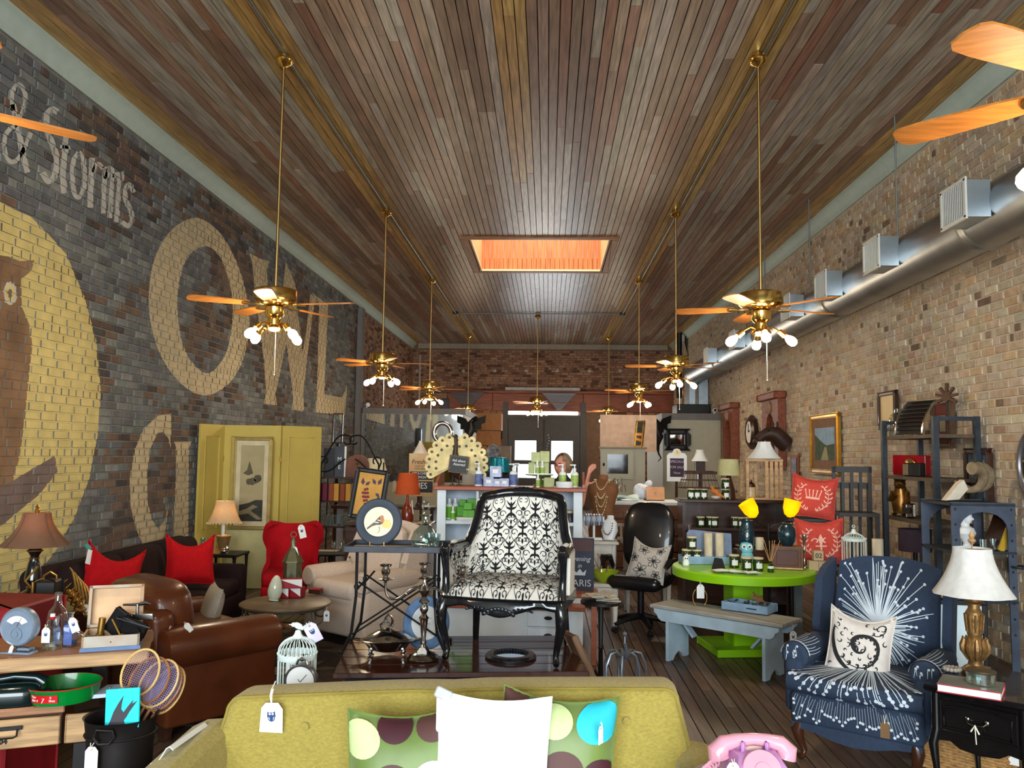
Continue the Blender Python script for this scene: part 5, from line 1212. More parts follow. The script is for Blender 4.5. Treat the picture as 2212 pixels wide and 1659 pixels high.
for x,s in((-w3/2+.07,-1),(w3/2-.07,1)):
 for y in(-.15,.15):
  ob('leg',B().tube([(x,y,hs-.02),(x-s*.0,y,hs*.55),(x+s*.02,y*1.05,hs*.2),(x+s*.07,y*1.1,.012)],.0085,8).ball(.014,c=(x+s*.075,y*1.1,.012),n=8),m_iron,ts)
  ob('leg_collar',B().cyl(.013,.02,(x,y,hs*.62),n=10),m_iron,ts)
for y in(-.14,.13):
 ob('cross_brace',B().tube([(-w3/2+.08,y,hs*.68),(w3/2-.05,y,.1)],.006,6),m_iron,ts)
 ob('cross_brace',B().tube([(w3/2-.08,y+.02,hs*.68),(-w3/2+.05,y+.02,.1)],.006,6),m_iron,ts)
for y in(-.15,.15):ob('stretcher',B().tube([(-w3/2+.07,y,hs*.60),(-w3/2+.13,y-.02,hs*.72)],.006,6),m_iron,ts)
q=D(813,1122,4.85);u=4.85/FPX;zpl=TBZ+hs-.005
bp=thing('bird_plate','round slate framed plate with painted chaffinch on a wire stand','plate',(q.x,4.9,zpl),0,rot=(-9,0,0));R1=51*u;zc2=R1+.012
m_slate=mat('slate_blue',(46,56,70),.55,var=.15)
ob('rim',B().lathe([(R1*.62,.008),(R1*.65,.014),(R1*.7,.012),(R1*.95,.012),(R1,.006),(R1,-.006),(R1*.9,-.01),(0,-.01),],48,(0,0,zc2),(90,0,0)),m_slate,bp)
fc=ob('painted_disc',B().lathe([(R1*.63,.0),(R1*.63,.009),(0,.0095)],40,(0,0,zc2),(90,0,0)),mat('plate_ivory',(234,228,190),.4,var=.05),bp)
def pl(P):return[(x*R1,zc2+z*R1)for x,z in P]
print_flat(fc,'painted_wash',[pl([(x*.2+.36,z*.2-.1)for x,z in blob(0,0,1,1,14,.1,2)])],mat('wash_yellow',(226,206,130),.6),-.0102)
print_flat(fc,'painted_branch',[pl([(.0,-.22),(.05,-.3),(.02,-.42),(-.03,-.5),(.0,-.5),(.06,-.42),(.09,-.3),(.06,-.2)])],mat('wash_twig',(178,156,120),.6),-.0104)
print_flat(fc,'painted_bird',[pl([(-.5,-.28),(-.36,-.16),(-.18,-.02),(-.04,.14),(.06,.24),(.13,.27),(.2,.25),(.22,.18),(.24,.06),(.2,-.06),(.08,-.14),(-.08,-.14),(-.26,-.2),(-.46,-.34)])],mat('bird_brown',(112,96,84),.6),-.0105)
print_flat(fc,'bird_breast',[pl([(.06,.22),(.13,.26),(.2,.24),(.22,.18),(.25,.06),(.2,-.04),(.1,-.02),(.06,.1)])],mat('bird_rust',(196,132,92),.6),-.0108)
print_flat(fc,'wing_bar',[pl([(-.18,-.04),(.0,-.06),(.02,-.03),(-.14,.0)]),pl([(-.06,.06),(.08,.02),(.09,.05),(-.02,.09)])],m_card,-.0110)
for x in(-.3,.3):ob('wire_stand',B().tube([(x*R1,.05,.004),(x*R1,-.02,.004),(x*R1,-.022,.03)],.002,5),m_gold,bp)
q=D(915,1180,4.9);u=4.9/FPX
dcn=thing('decanter','squat clear glass ship decanter with faceted stopper on the tray','decanter',(q.x,4.97,zpl),0)
ob('glass_body',B().lathe([(0,.004),(26*u,0),(30*u,4*u),(32*u,18*u),(26*u,34*u),(15*u,44*u),(10*u,52*u),(9*u,66*u),(13*u,70*u),(11*u,70*u),(8*u,66*u),(9*u,52*u),(24*u,33*u),(29*u,18*u),(27*u,6*u),(0,5*u)],28),m_glass,dcn)
ob('stopper',B().lathe([(6*u,66*u),(7*u,72*u),(3*u,76*u),(9*u,84*u),(10*u,90*u),(6*u,98*u),(0,101*u)],8),m_glass,dcn)
for k,(px,py)in enumerate(((926,1196),(941,1198),(932,1190))):
 q=D(px,py,4.83+.05*(k==2));ob('cordial_glass',B().lathe([(9*u,0),(9*u,.002),(2*u,4*u),(1.6*u,12*u),(8*u,18*u),(10*u,26*u),(10*u,34*u),(9.3*u,34*u),(9*u,26*u),(0,18*u)],16),m_glass,None,(q.x,q.y,zpl),label=('small cordial glass nearest the decanter on the tray',
  'small cordial glass at the chair end of the tray','small cordial glass standing behind the other two')[k],cat='glass',group='cordial glasses')
q=G(833,1418,TBZ);u=q.y/FPX
cd=thing('chafing_dish','oval silver covered dish with ornate loop handle on the dark table','serving dish',(q.x,q.y+.05,TBZ+.001),6)
ob('bowl',B().lathe([(0,7*u),(24*u,7*u),(40*u,13*u),(48*u,24*u),(58*u,29*u),(60*u,31*u),(56*u,33*u),(44*u,33*u)],40,sy=.72),m_silver_d,cd)
ob('lid',B().lathe([(50*u,32*u),(52*u,34*u),(44*u,40*u),(36*u,44*u),(24*u,50*u),(12*u,53*u),(0,54*u)],40,sy=.72),m_silver,cd)
h=B().tube([(-12*u,0,52*u),(-16*u,0,62*u),(-8*u,0,68*u),(-6*u,0,76*u),(0,0,84*u),(8*u,0,79*u),(10*u,0,69*u),(6*u,0,60*u),(2*u,0,52*u)],3*u,6)
for k in range(7):h.ball(3.4*u,c=((-10+3.4*k)*u,0,(64+8*math.sin(k))*u),n=6)
h.tube([(0,-4*u,54*u),(-3*u,-10*u,50*u),(0,-16*u,44*u)],[4*u,4*u,2*u],6);ob('lid_handle',h,m_silver_d,cd)
for a in(35,145,215,325):
 c,s=math.cos(math.radians(a)),math.sin(math.radians(a));ob('foot',B().tube([(36*u*c,26*u*s,18*u),(44*u*c,32*u*s,12*u),(40*u*c,30*u*s,5*u),(46*u*c,33*u*s,2*u)],[5*u,4*u,3.5*u,4*u],6).ball(5*u,c=(37*u*c,27*u*s,18*u),n=6),m_silver_d,
  cd)
for s in(-1,1):ob('side_handle',B().tube([(s*56*u,-8*u,30*u),(s*68*u,-7*u,32*u),(s*72*u,0,33*u),(s*68*u,7*u,32*u),(s*56*u,8*u,30*u)],2*u,6),m_silver_d,cd)
q=G(912,1428,TBZ);u=q.y/FPX
cb=thing('candelabra','three-light silver candelabra with a white tag on the dark table','candelabra',(q.x,q.y+.03,TBZ+.001),3)
ob('base',B().lathe([(0,0),(34*u,0),(35*u,3*u),(32*u,6*u),(30*u,10*u),(22*u,14*u),(14*u,18*u),(9*u,28*u)],32).tube([(33*u*math.cos(a),33*u*math.sin(a),5*u)for a in[2*PI*k/36 for k in range(36)]],2*u,5,True),m_silver_d,cb)
ob('stem',B().lathe([(9*u,26*u),(6*u,32*u),(7*u,36*u),(5*u,44*u),(9*u,84*u),(11*u,88*u),(8*u,91*u),(5*u,96*u),(9*u,104*u),(9*u,110*u),(5*u,116*u),(11*u,121*u),(11*u,124*u),(5*u,130*u),(10*u,140*u),(12*u,146*u),(9*u,152*u),(5*u,158*u),
 (4*u,168*u)],20),m_silver,cb)
def cup(x,z,y=0):return B().lathe([(3*u,0),(4*u,4*u),(16*u,7*u),(17*u,9*u),(8*u,10*u),(5*u,14*u),(9*u,20*u),(10*u,27*u),(6*u,33*u),(12*u,36*u),(13*u,39*u),(6*u,39*u),(6*u,36*u)],20,(x,y,z))
for x,z in((0,164*u),(-84*u,160*u),(82*u,158*u)):ob('candle_cup',cup(x,z),m_silver,cb)
for s,zz2,dx in((-1,160*u,84*u),(1,158*u,82*u)):
 ob('arm',B().tube(bez((0,0,148*u),(s*24*u,0,160*u),(s*40*u,0,138*u),(s*56*u,0,128*u),8)+bez((s*56*u,0,128*u),(s*74*u,0,122*u),(s*86*u,0,130*u),(s*dx,0,zz2),8)[1:],[3*u]*8+[3.4*u]+[2.6*u]*8,8).ball(4.5*u,c=(s*40*u,0,137*u),n=8),m_silver,
  cb)
price_tag('blank white tag tied low on the candelabra stem',Vector((q.x,q.y-.012,TBZ+30*u)),2,-8,.95,.004,False)
q=G(920,1415,TBZ);R1=50*4.98/FPX
bf=thing('blue_round_frame','round distressed blue frame with white centre leaning behind the candelabra','picture frame',(D(918,1415,4.95).x,4.92,TBZ+.002),-6,rot=(-10,0,-8));
ob('rim',B().lathe([(R1*.62,.004),(R1*.66,.012),(R1*.95,.012),(R1,.006),(R1,-.008),(0,-.008)],44,(0,0,R1*1.08),(90,0,0),sy=1.1),mat('frame_blue',(80,118,168),.5,var=.25,scale=12,c2=(112,148,190)),bf)
pc=ob('print_disc',B().lathe([(R1*.64,0),(R1*.64,.007),(0,.0072)],40,(0,0,R1*1.08),(90,0,0),sy=1.1),m_card,bf)
for k,z in enumerate((.12,-.02,-.12)):text('faint_script',('lavender','fields','de provence')[k],.022,mat('ink_pale',(176,190,204),.8),pc,(0,-.0085,R1*1.08+z*R1*1.4),(90,0,0),.0002,shear=.4)if False else ob('faint_script',B().box(R1*(.5-.1*k),
 .0004,.005,(0,-.0078,R1*1.08+z*R1*1.6)),mat('ink_pale',(190,202,212),.8),pc)
q=G(1103,1420,TBZ);R1=57*q.y/FPX
mr=thing('round_mirror','small round black framed mirror lying flat under the damask chair','mirror',(q.x,q.y,TBZ+.001),0);R1=min(R1,.145)
ob('frame',B().lathe([(0,0),(R1,0),(R1,.010),(R1*.92,.022),(R1*.72,.024),(R1*.62,.012),(R1*.6,.008),(0,.008)],44),mat('frame_black_rub',(30,34,42),.35,var=.6,scale=40),mr)
bd=B()
for k in range(36):a=2*PI*k/36;bd.ball(.004,c=(R1*.66*math.cos(a),R1*.66*math.sin(a),.019),n=6)
ob('bead_row',bd,MATS['frame_black_rub'],mr)
m_mirror=mat('mirror_glass',(210,216,218),.03,1.0,var=.0)
ob('mirror_pane',B().lathe([(0,.0085),(R1*.6,.0085),(R1*.6,.0095),(0,.0095)],40),m_mirror,mr)
# navy wing chair
m_navy=mat('cotton_navy',(44,58,80),.85,var=.1,scale=60);m_spark=mat('print_white',(206,218,228),.85,var=.03)
m_maho=mat('leg_mahogany',(62,34,20),.25,var=.25,coat=.4)
nc=thing('navy_wing_chair','navy wing back chair printed with white bursts, beside the black end table','armchair',(1.785,4.74,0),-36)
ZW=1.02;hw=.30
def nback(u_,v_):
 U=2*u_-1;z=.42+(ZW-.42)*v_-.05*v_*abs(U)**2.5
 return(U*hw*(.98-.05*v_),.20+.17*v_-.05*(1-U*U)*math.sin(PI*min(1,v_*1.1)),z)
b=B();b.sheet(nback,16,16,.11);nbk=ob('back',b,m_navy,nc)
def wingP(s):
 def f(u_,v_):
  dep=.21*(1-.55*sstep(.0,.35,1-v_)*0-.62*sstep(.25,0,v_)-.25*sstep(.86,1,v_));z=.50+(ZW-.035-.50)*v_-.05*u_*sstep(.7,1,v_)
  y=.30+.12*v_-dep*u_;return(s*(hw+.01+.012*u_),y,z)
 return f
for s in(-1,1):
 w=wingP(s);b=B();b.sheet(w if s>0 else(lambda u_,v_,w=w:w(1-u_,v_)),12,16,.045);wo=ob('wing',b,m_navy,nc)
 a=B();a.lathe([(0,-.30),(.055,-.30),(.072,-.285),(.075,-.25),(.07,.1),(.05,.22)],18,(s*.325,0,.52),(-90,0,0));rbox(a,.10,.60,.28,(s*.325,-.02,.37),.03)
 ao=ob('arm',a,m_navy,nc)
 pb=B();rq=random.Random(3+s)
 fa=lambda u_,v_,s=s:(s*.325+.0775*math.cos(PI*(1-u_)),-.285+.45*v_,.52+.0775*math.sin(PI*(1-u_)))
 for k in range(14):
  u0=.06+.88*k/13;L=rq.uniform(.2,.7);stroke(pb,fa,[(u0+.05*math.sin(t*2),L*t)for t in[i/6 for i in range(7)]],.012,.001,0,1);dot(pb,fa,u0,.02,.022,.001,0,.5,8)
 for k in range(6):
  c=rq.uniform(.2,2.9);r_=rq.uniform(.01,.06);x,z=s*.325+r_*math.cos(c),.52+r_*math.sin(c)-.0
  pb.lathe([(.007,0),(.007,.001)],8,(x,-.3015,z),(90,0,0));pb.box(.003,.001,.04,(x-.006,-.3016,z-.024),(0,12*math.sin(k),0))
 ob('burst_print',pb,m_spark,ao,sharp=180)
b=B();rbox(b,.66,.62,.17,(0,-.06,.27),.035);rail=ob('seat_rail',b,m_navy,nc)
ob('seat_apron',B().prism([(-.32,.0),(-.32,-.03),(-.2,-.04),(-.1,-.065),(0,-.075),(.1,-.065),(.2,-.04),(.32,-.03),(.32,0)],.03,(0,-.345,.195)),m_navy,nc)
def nseat(u_,v_):
 U=2*u_-1;y0=-.40-.03*(1-U*U)
 if v_<.3:t=v_/.3;a=-PI/2+PI*t*.9;return(U*.335,y0+.055-.055*math.cos(a),.405+.055*math.sin(a))
 t=(v_-.3)/.7;return(U*(.335-.06*t),y0+.055-.055*math.cos(PI*.4)*0+.04*t*0+(.50)*t+.0-.012*(1-t),.458+.02*math.sin(PI*t)*(1-U*U)-.008*(1-t))
b=B();b.sheet(nseat,16,20,.10);nst=ob('seat_cushion',b,m_navy,nc)
for x,y in((-.28,-.32),(.28,-.32)):ob('leg',B().tube([(x,y,.2),(x*1.06,y-.02,.15),(x*1.03,y-.012,.1),(x*.96,y+.008,.04),(x*.98,y-.004,.018),(x*1.03,y-.024,.012)],[.038,.034,.024,.015,.016,.02],10),m_maho,nc)
for x,y in((-.26,.24),(.26,.24)):ob('leg',B().tube([(x,y,.2),(x,y+.03,.1),(x*1.05,y+.08,0)],[.024,.02,.017],8),m_maho,nc)
pb=B();rq=random.Random(9);cu,cv_=.46,.36
for k in range(130):
 a=2*PI*k/130+rq.uniform(-.03,.03);L=rq.uniform(.36,.74)*(1.0 if math.sin(a)>.15 else.85);kx=rq.uniform(-.08,.08)
 P=[]
 for i in range(9):
  t=i/8;u_=cu+L*t*math.cos(a)*.8+kx*t*t*math.sin(a);v_=cv_+L*t*math.sin(a)*1.05+kx*t*t*math.cos(a)
  if not(.03<u_<.97 and.02<v_<.985):break
  P.append((u_,v_))
 if len(P)>2:
  stroke(pb,nback,P,[.0095*(1-.4*i/len(P))for i in range(len(P))],.0025,0,1.0)
  if len(P)==9 and(math.sin(a)>.2 or k%3==0):dot(pb,nback,P[-1][0],P[-1][1],.0135,.003,0,1.0,10)
ob('burst_print',pb,m_spark,nbk,sharp=180)
pb=B()
for k in range(60):
 a=PI+PI*k/59;L=rq.uniform(.55,.82);ex=.5+.62*math.cos(a)*.8;
 P=[]
 for i in range(11):
  t=i/10;u_=.5+(ex-.5)*t**.9;v_=.78-(.74*rq.uniform(.98,1.0))*t*(.25+.75*abs(math.sin(a))**.4)*L/.8
  if not(.02<u_<.98 and.02<v_<.98):break
  P.append((u_,v_))
 if len(P)>3:
  stroke(pb,nseat,P,[.012*(1-.5*i/len(P))for i in range(len(P))],.002,0,1.2);dot(pb,nseat,P[-1][0],P[-1][1],.018,.0025,0,1.2,10)
ob('burst_print',pb,m_spark,nst,sharp=180)
pb=B();fr_=lambda u_,v_:((2*u_-1)*.31,-.3705,.20+.15*v_)
for k in range(46):
 u0=.03+.94*k/45;v0=rq.uniform(.75,.98);L=rq.uniform(.35,.85);P=[(u0+(u0-.5)*.14*t,v0-L*t)for t in(0,.3,.6,1)]
 P=[p_ for p_ in P if p_[1]>.04 and.01<p_[0]<.99]
 if len(P)>1:stroke(pb,fr_,P,.008,.001,0,4);dot(pb,fr_,P[-1][0],P[-1][1],.05,.0014,0,4,8)
ob('burst_print',pb,m_spark,rail,sharp=180)
m_lin=mat('linen_white',(214,206,198),.9,var=.05,scale=40)
q=D(1857,1395,4.68);sp_=pillow('scroll_pillow','off-white pillow with black acanthus scroll print on the navy chair',.33,.38,.12,q,(-12,6,-26),m_lin,.08,.05)
ps=cushion_surf(.33,.38,.12,.08,.05);pb=B()
def sw(P,w):stroke(pb,ps,P,w,.0015,0,.9)
sw(spiral(.55,.5,.36,.05,-2.6,6.2,30),[.010+.055*math.sin(PI*i/30)**2 for i in range(31)])
sw(spiral(.56,.5,.27,.03,-1.0,6.9,26),[.008+.022*math.sin(PI*i/26)for i in range(27)])
sw(bez((.08,.75),(.0,.45),(.2,.1),(.62,.06),14),[.012+.05*math.sin(PI*i/14)for i in range(15)])
sw(spiral(.80,.84,.13,.02,-2.5,4.5,14),.018)
for k in range(16):
 a=-2.6+k*.42;r_=.34-.016*k;x,y=.55+r_*math.cos(a),.5+r_*math.sin(a);sw(spiral(x,y,.05,.01,a,a+4.2,8),[.006+.022*math.sin(PI*i/8)for i in range(9)])
for k in range(30):
 x,y=.07+.86*((k*37)%100)/100,.07+.86*((k*61+13)%100)/100;r_=.03+.03*((k*7)%5)/5;sw(spiral(x,y,r_,.008,k,k+4.5,9),[.004+.016*math.sin(PI*i/9)for i in range(10)])
ob('scroll_print',pb,m_ink,sp_,sharp=180)
q=D(1911,1545,4.04);price_tag('brown leather tag dangling from the navy chair side',q,-30,0,.75,.03,False,mat('tag_brown',(110,84,56),.7))
# black end table with lamp
TZ2=.565
bt=thing('black_end_table','black lacquered french end table with one drawer','end table',(1.76+.2*.707+.28*.707,4.01-.2*.707+.28*.707,0),-45)
m_blk=mat('lacquer_table',(14,14,15),.2,var=.3,coat=.5)
tp=[(-.215,-.30),(-.1,-.315),(0,-.32),(.1,-.315),(.215,-.30),(.225,0),(.215,.29),(-.215,.29),(-.225,0)]
ob('table_top',B().loft([[(x*.97,y*.97,TZ2-.03)for x,y in tp],[(x,y,TZ2-.022)for x,y in tp],[(x,y,TZ2-.008)for x,y in tp],[(x*.98,y*.98,TZ2)for x,y in tp]]),m_blk,bt)
ob('case',B().box(.37,.52,.19,(0,0,TZ2-.125)),m_blk,bt)
ob('apron',B().prism([(-.185,0),(-.185,-.03),(-.12,-.02),(-.08,-.045),(0,-.055),(.08,-.045),(.12,-.02),(.185,-.03),(.185,0)],.02,(0,-.25,TZ2-.22)),m_blk,bt)
dr=ob('drawer',B().box(.32,.02,.14,(0,-.262,TZ2-.125),b=.006).tube([(-.135,-.274,TZ2-.18),(-.14,-.274,TZ2-.09),(-.06,-.274,TZ2-.075),(0,-.274,TZ2-.08),(.06,-.274,TZ2-.075),(.14,-.274,TZ2-.09),(.135,-.274,TZ2-.18),(0,-.274,TZ2-.175)],
 .004,6,True),m_blk,bt)
ob('drawer_pull',B().tube([(-.04,-.275,TZ2-.125),(-.03,-.29,TZ2-.135),(0,-.294,TZ2-.138),(.03,-.29,TZ2-.135),(.04,-.275,TZ2-.125)],.004,6).ball(.01,.004,.012,(-.04,-.275,TZ2-.122),n=8).ball(.01,.004,.012,(.04,-.275,TZ2-.122),n=8),m_silver_d,
 dr)
ob('ribbon_bow',B().tube([(-.018,-.297,TZ2-.165),(0,-.3,TZ2-.135),(.016,-.298,TZ2-.17)],.004,6).tube([(0,-.3,TZ2-.135),(.004,-.3,TZ2-.215)],.0025,5),m_string,dr)
for x in(-.18,.18):
 for y in(-.25,.25):
  k=1 if y<0 else-1;ob('leg',B().tube([(x,y,TZ2-.03),(x,y,TZ2-.2),(x*1.06,y-.014*k,TZ2-.26),(x*1.02,y-.004*k,.2),(x*.97,y+.006*k,.06),(x*1.0,y-.006*k,.014)],[.02,.021,.022,.015,.011,.015],10),m_blk,bt)
q=G(1988,1640,.0)
wb_=thing('wicker_basket','woven tan wicker basket under the black end table','basket',(2.17,4.52,0),-42);m_wk=mat('wicker',(176,134,82),.8,var=.3,scale=50)
bb=B()
for k in range(15):
 z=.01+.0145*k;P=[]
 for(x0,y0,x1,y1)in((-.2,-.11,.2,-.11),(.2,-.11,.2,.11),(.2,.11,-.2,.11),(-.2,.11,-.2,-.11)):
  n_=14 if abs(x1-x0)>.3 else 8
  for i in range(n_):t=i/n_;w=.004*(1 if(i+k)%2 else-1);P.append((x0+(x1-x0)*t+(w if x0==x1 else 0),y0+(y1-y0)*t+(w if y0==y1 else 0),z))
 bb.tube(P,.008,5,True)
ob('woven_wall',bb,m_wk,wb_,kind='stuff');ob('rim_braid',B().tube([(-.205,-.115,.225),(.205,-.115,.225),(.205,.115,.225),(-.205,.115,.225)],.011,6,True),m_wk,wb_);ob('basket_floor',B().box(.38,.2,.01,(0,0,.008)),m_wk,wb_)
price_tag('small pale tag at the corner of the wicker basket',(2.30,4.33,.20),-42,0,.9,.01,False)
lp_=G(2110,1462,TZ2+.001);lp_=Vector((2.10,4.22,TZ2+.001));dl=lp_.y;u=dl/FPX
q=D(2108,1450,dl);lp_.x=q.x
zsb,zst=D(2095,1284,dl).z-TZ2,D(2095,1184,dl).z-TZ2
gl2=thing('table_lamp','large white bell shade lamp on carved gilt baluster base','lamp',lp_,0)
m_gilt=mat('gilt_carved',(128,96,56),.4,.55,var=.35,scale=22,bump=.3,bscale=60)
ob('base',B().lathe([(0,0),(.062,0),(.064,.015),(.05,.03),(.034,.04),(.03,.06),(.036,.075),(.05,.095),(.054,.125),(.046,.155),(.03,.175),(.034,.185),(.031,.2),(.036,.25),(.04,.285),(.034,.295),(.026,.31),(.028,.33),(.046,.345),(.05,
 zsb-.0),(.012,zsb),(.008,zsb+.08)],24),m_gilt,gl2)
lf=B()
for k in range(10):
 a=2*PI*k/10;c,s=math.cos(a),math.sin(a);lf.tube([(.034*c,.034*s,.065),(.056*c,.056*s,.105),(.058*c,.058*s,.13),(.05*c,.05*s,.16),(.054*c,.054*s,.17)],[.006,.012,.012,.008,.003],6)
 lf.tube([(.034*c,.034*s,.195),(.038*c,.038*s,.24),(.042*c,.042*s,.28)],[.005,.006,.005],5)
ob('carved_leaves',lf,m_gilt,gl2)
r0_,r1_=37*u,78*u
b=B();bell_shade(b,r0_,r1_,zst-zsb,zsb,32,8,.025,1.7);ob('lamp_shade',b,shademat('shade_white',(232,234,232),(240,240,236),0,.25),gl2)
ob('finial',B().lathe([(.004,0),(.004,.02),(.012,.03),(.02,.04),(.01,.055),(.014,.065),(.002,.09)],10,(0,0,zst-.005)),m_wood_m,gl2)
ob('shade_spider',B().tube([(-r0_,0,zst-.01),(0,0,zst-.005),(r0_,0,zst-.01)],.002,5).tube([(0,0,zsb),(0,0,zst)],.003,5),m_gold,gl2)
q=G(2105,1488,TZ2+.02)
bk=thing('red_book','large white-paged book with red boards on the black end table','book',(q.x,q.y+.03,TZ2+.001),-32)
ob('cover',B().box(.25,.2,.004,(0,0,.002)).box(.25,.2,.004,(0,0,.034)).box(.25,.004,.036,(0,.098,.018)),mat('book_red',(170,30,44),.4),bk);ob('page_block',B().box(.242,.19,.027,(0,-.003,.018)),m_paper,bk)
ob('jacket_print',B().box(.246,.196,.0006,(0,0,.0365)),mat('jacket_grey',(120,124,116),.35),bk)
q=G(2122,1478,TZ2+.04)
gb=thing('glass_box','oval clear glass trinket box on the red book','box',(q.x,q.y+.01,TZ2+.0385),-30)
ob('glass_wall',B().lathe([(.04,0),(.05,.003),(.052,.05),(.049,.05),(.047,.004),(0,.004)],28,sx=1.15),m_glass,gb);ob('lid',B().lathe([(.052,.051),(.054,.054),(.054,.06),(.03,.066),(0,.067)],28,sx=1.15),mat('lid_bronze',(110,100,80),
 .3,.7),gb)
q=G(2062,1470,TZ2)
bs=thing('beaded_bracelet','coil of pale stone beads beside the glass box','bracelet',(q.x,q.y+.02,TZ2+.0385),0)
for k in range(12):a=2*PI*k/12;ob('bead',B().ball(.0105,c=(.032*math.cos(a),.032*math.sin(a),.0105),n=8),mat('bead_stone',(168,160,148),.3,var=.3),bs)
bb_=thing('glazed_picture','framed picture behind the gilt lamp, its daylight reflection coloured in pale blue-white','board',(2.46,5.25,.30),-8)
wz=.34;ob('board',B().box(wz,.01,.40,(0,0,.22)),mat('glass_reflection',(206,224,230),.25,var=.05),bb_)  # pale board stands for picture glass; window reflection put into its colour
for a in((wz+.04,.025,.03,(0,0,.43)),(wz+.04,.025,.03,(0,0,.01)),(.03,.025,.42,(-wz/2-.006,0,.22)),(.03,.025,.42,(wz/2+.006,0,.22))):ob('frame_rail',B().box(*a,b=.003),m_iron,bb_)
for x in(-.15,.15):ob('leg',B().box(.03,.03,.30,(x,.01,-.15)),m_wood_d,bb_)
ob('top_rail',B().box(wz+.06,.05,.05,(0,.01,.48),b=.004),m_wood_m,bb_)
# lime table with shop goods
LT=D(1605,1300,7.1);LX,LY,LZ=LT.x,7.1,.675
m_lime=mat('paint_lime',(140,200,20),.35,var=.06,scale=4)
lt=thing('lime_table','round lime green pedestal table with square column','table',(LX,LY,0),8)
ob('table_top',B().lathe([(0,LZ-.075),(.56,LZ-.075),(.575,LZ-.07),(.578,LZ-.012),(.57,LZ-.001),(0,LZ)],56),m_lime,lt)
ob('column',B().box(.25,.22,LZ-.12,(0,0,(LZ-.12)/2+.05)),m_lime,lt)
for x in(-.105,.105):ob('column_trim',B().box(.035,.24,LZ-.13,(x,0,(LZ-.13)/2+.05)),m_lime,lt)
ob('base_plate',B().box(.62,.52,.06,(0,0,.031),b=.004),m_lime,lt)
m_jar=mat('jar_green',(34,54,16),.12,var=.15,coat=.6);m_lid=mat('jar_lid',(206,190,156),.6,var=.1)
def jar(label,loc,s=1.0,rz=0,group='green candle jars'):
 t=thing('candle_jar',label,'candle',loc,rz,group)
 ob('jar_body',B().lathe([(0,0),(.036*s,0),(.04*s,.004*s),(.041*s,.088*s),(.038*s,.094*s),(0,.094*s)],18),m_jar,t)
 ob('lid',B().lathe([(0,.094*s),(.042*s,.094*s),(.043*s,.098*s),(.042*s,.106*s),(0,.107*s)],18),m_lid,t)
 ob('jar_label',B().sheet(lambda a,v:(.0418*s*math.sin(-.62+1.24*a),-.0418*s*math.cos(-.62+1.24*a),(.022+.042*v)*s),6,1,.0006),m_paper,t);return t
def LTp(px,py):q=G(px,py,LZ+.001);return q
jt=jar('green candle jar, front one of three beside the papers',LTp(1613,1232),1,5)
for lb,p in(('green candle jar with wide lid beside the blue tray end',LTp(1586,1226)),('green candle jar in front of the tall birch candle',LTp(1638,1233))):dup(jt,p,RN.uniform(-15,15),lb)
trq=LTp(1526,1219)
tr3=thing('blue_tray','long pale blue painted wooden tray holding candles','tray',trq+Vector((0,.07,0)),3);m_bl3=mat('paint_pale_blue',(130,160,186),.6,var=.2,scale=12)
for a in((.42,.16,.01,(0,0,.005)),(.42,.01,.065,(0,-.08,.033)),(.42,.01,.065,(0,.08,.033)),(.01,.16,.065,(-.205,0,.033)),(.01,.16,.065,(.205,0,.033))):ob('tray_board',B().box(*a,b=.002),m_bl3,tr3)
zt5=LZ+.012;q0=trq+Vector((0,.07,0))
jA=dup(jt,(q0.x-.155,q0.y-.01,zt5),4,'green candle jar at the outer end of the blue tray');jB=dup(jt,(q0.x-.07,q0.y-.015,zt5),-6,'green candle jar, second in the blue tray');dup(jt,(q0.x-.112,q0.y-.01,zt5+.108),0,'green candle jar stacked on the two in the tray')
for k,dx in enumerate((.03,.125)):t=thing('birch_candle','tall birch bark pillar candle in the blue tray, %s'%('beside the stacked jars' if k==0 else 'farther from the stacked jars'),'candle',(q0.x+dx,q0.y+.005,zt5),30*k,'birch pillar candles');ob('bark',
 B().lathe([(0,0),(.036,0),(.037,.01),(.036,.24),(.034,.245),(.0,.243)],16),mat('birch_bark',(206,192,164),.7,var=.25,scale=9,stretch=(2,2,.6)),t)
t=thing('blue_board','blue-grey round-cornered board standing behind the birch candles','board',(q0.x+.06,q0.y+.13,LZ+.001),3,rot=(-6,0,3));ob('panel',B().prism([(-.19,0),(.2,0),(.2,.24),(-.14,.27),(-.17,.265),(-.19,.24)],.02),mat('board_bluegrey',
 (110,126,152),.6,var=.2),t)
q=LTp(1643,1216);t=thing('birch_candle','birch bark pillar candle standing apart on the lime table by the owl jar','candle',q+Vector((0,.03,0)),50,'birch pillar candles');ob('bark',B().lathe([(0,0),(.036,0),(.037,.01),(.036,.21),(.034,
 .215),(.0,.213)],16),MATS['birch_bark'],t)
q=LTp(1616,1217);u=q.y/FPX
ow=thing('owl_jar','turquoise ceramic owl jar with big white eyes','jar',q+Vector((0,.06,0)),-8);m_tq=mat('glaze_turquoise',(128,200,214),.15,var=.06,coat=.5)
ob('body',B().lathe([(0,0),(.052,0),(.062,.015),(.064,.05),(.054,.085),(.05,.09),(0,.09)],24),m_tq,ow)
ob('head',B().lathe([(.05,.09),(.056,.096),(.058,.13),(.046,.165),(.02,.18),(0,.182)],24).ball(.012,c=(-.03,0,.172),n=8).ball(.012,c=(.03,0,.172),n=8),m_tq,ow)
for x in(-.024,.024):
 e=ob('eye',B().lathe([(0,0),(.021,.0),(.019,.006),(0,.008)],16,(x,-.048,.14),(90,0,-x*400)),m_card,ow);ob('pupil',B().lathe([(0,0),(.009,0),(.008,.003),(0,.004)],12,(x,-.0565,.14),(90,0,0)),m_ink,e)
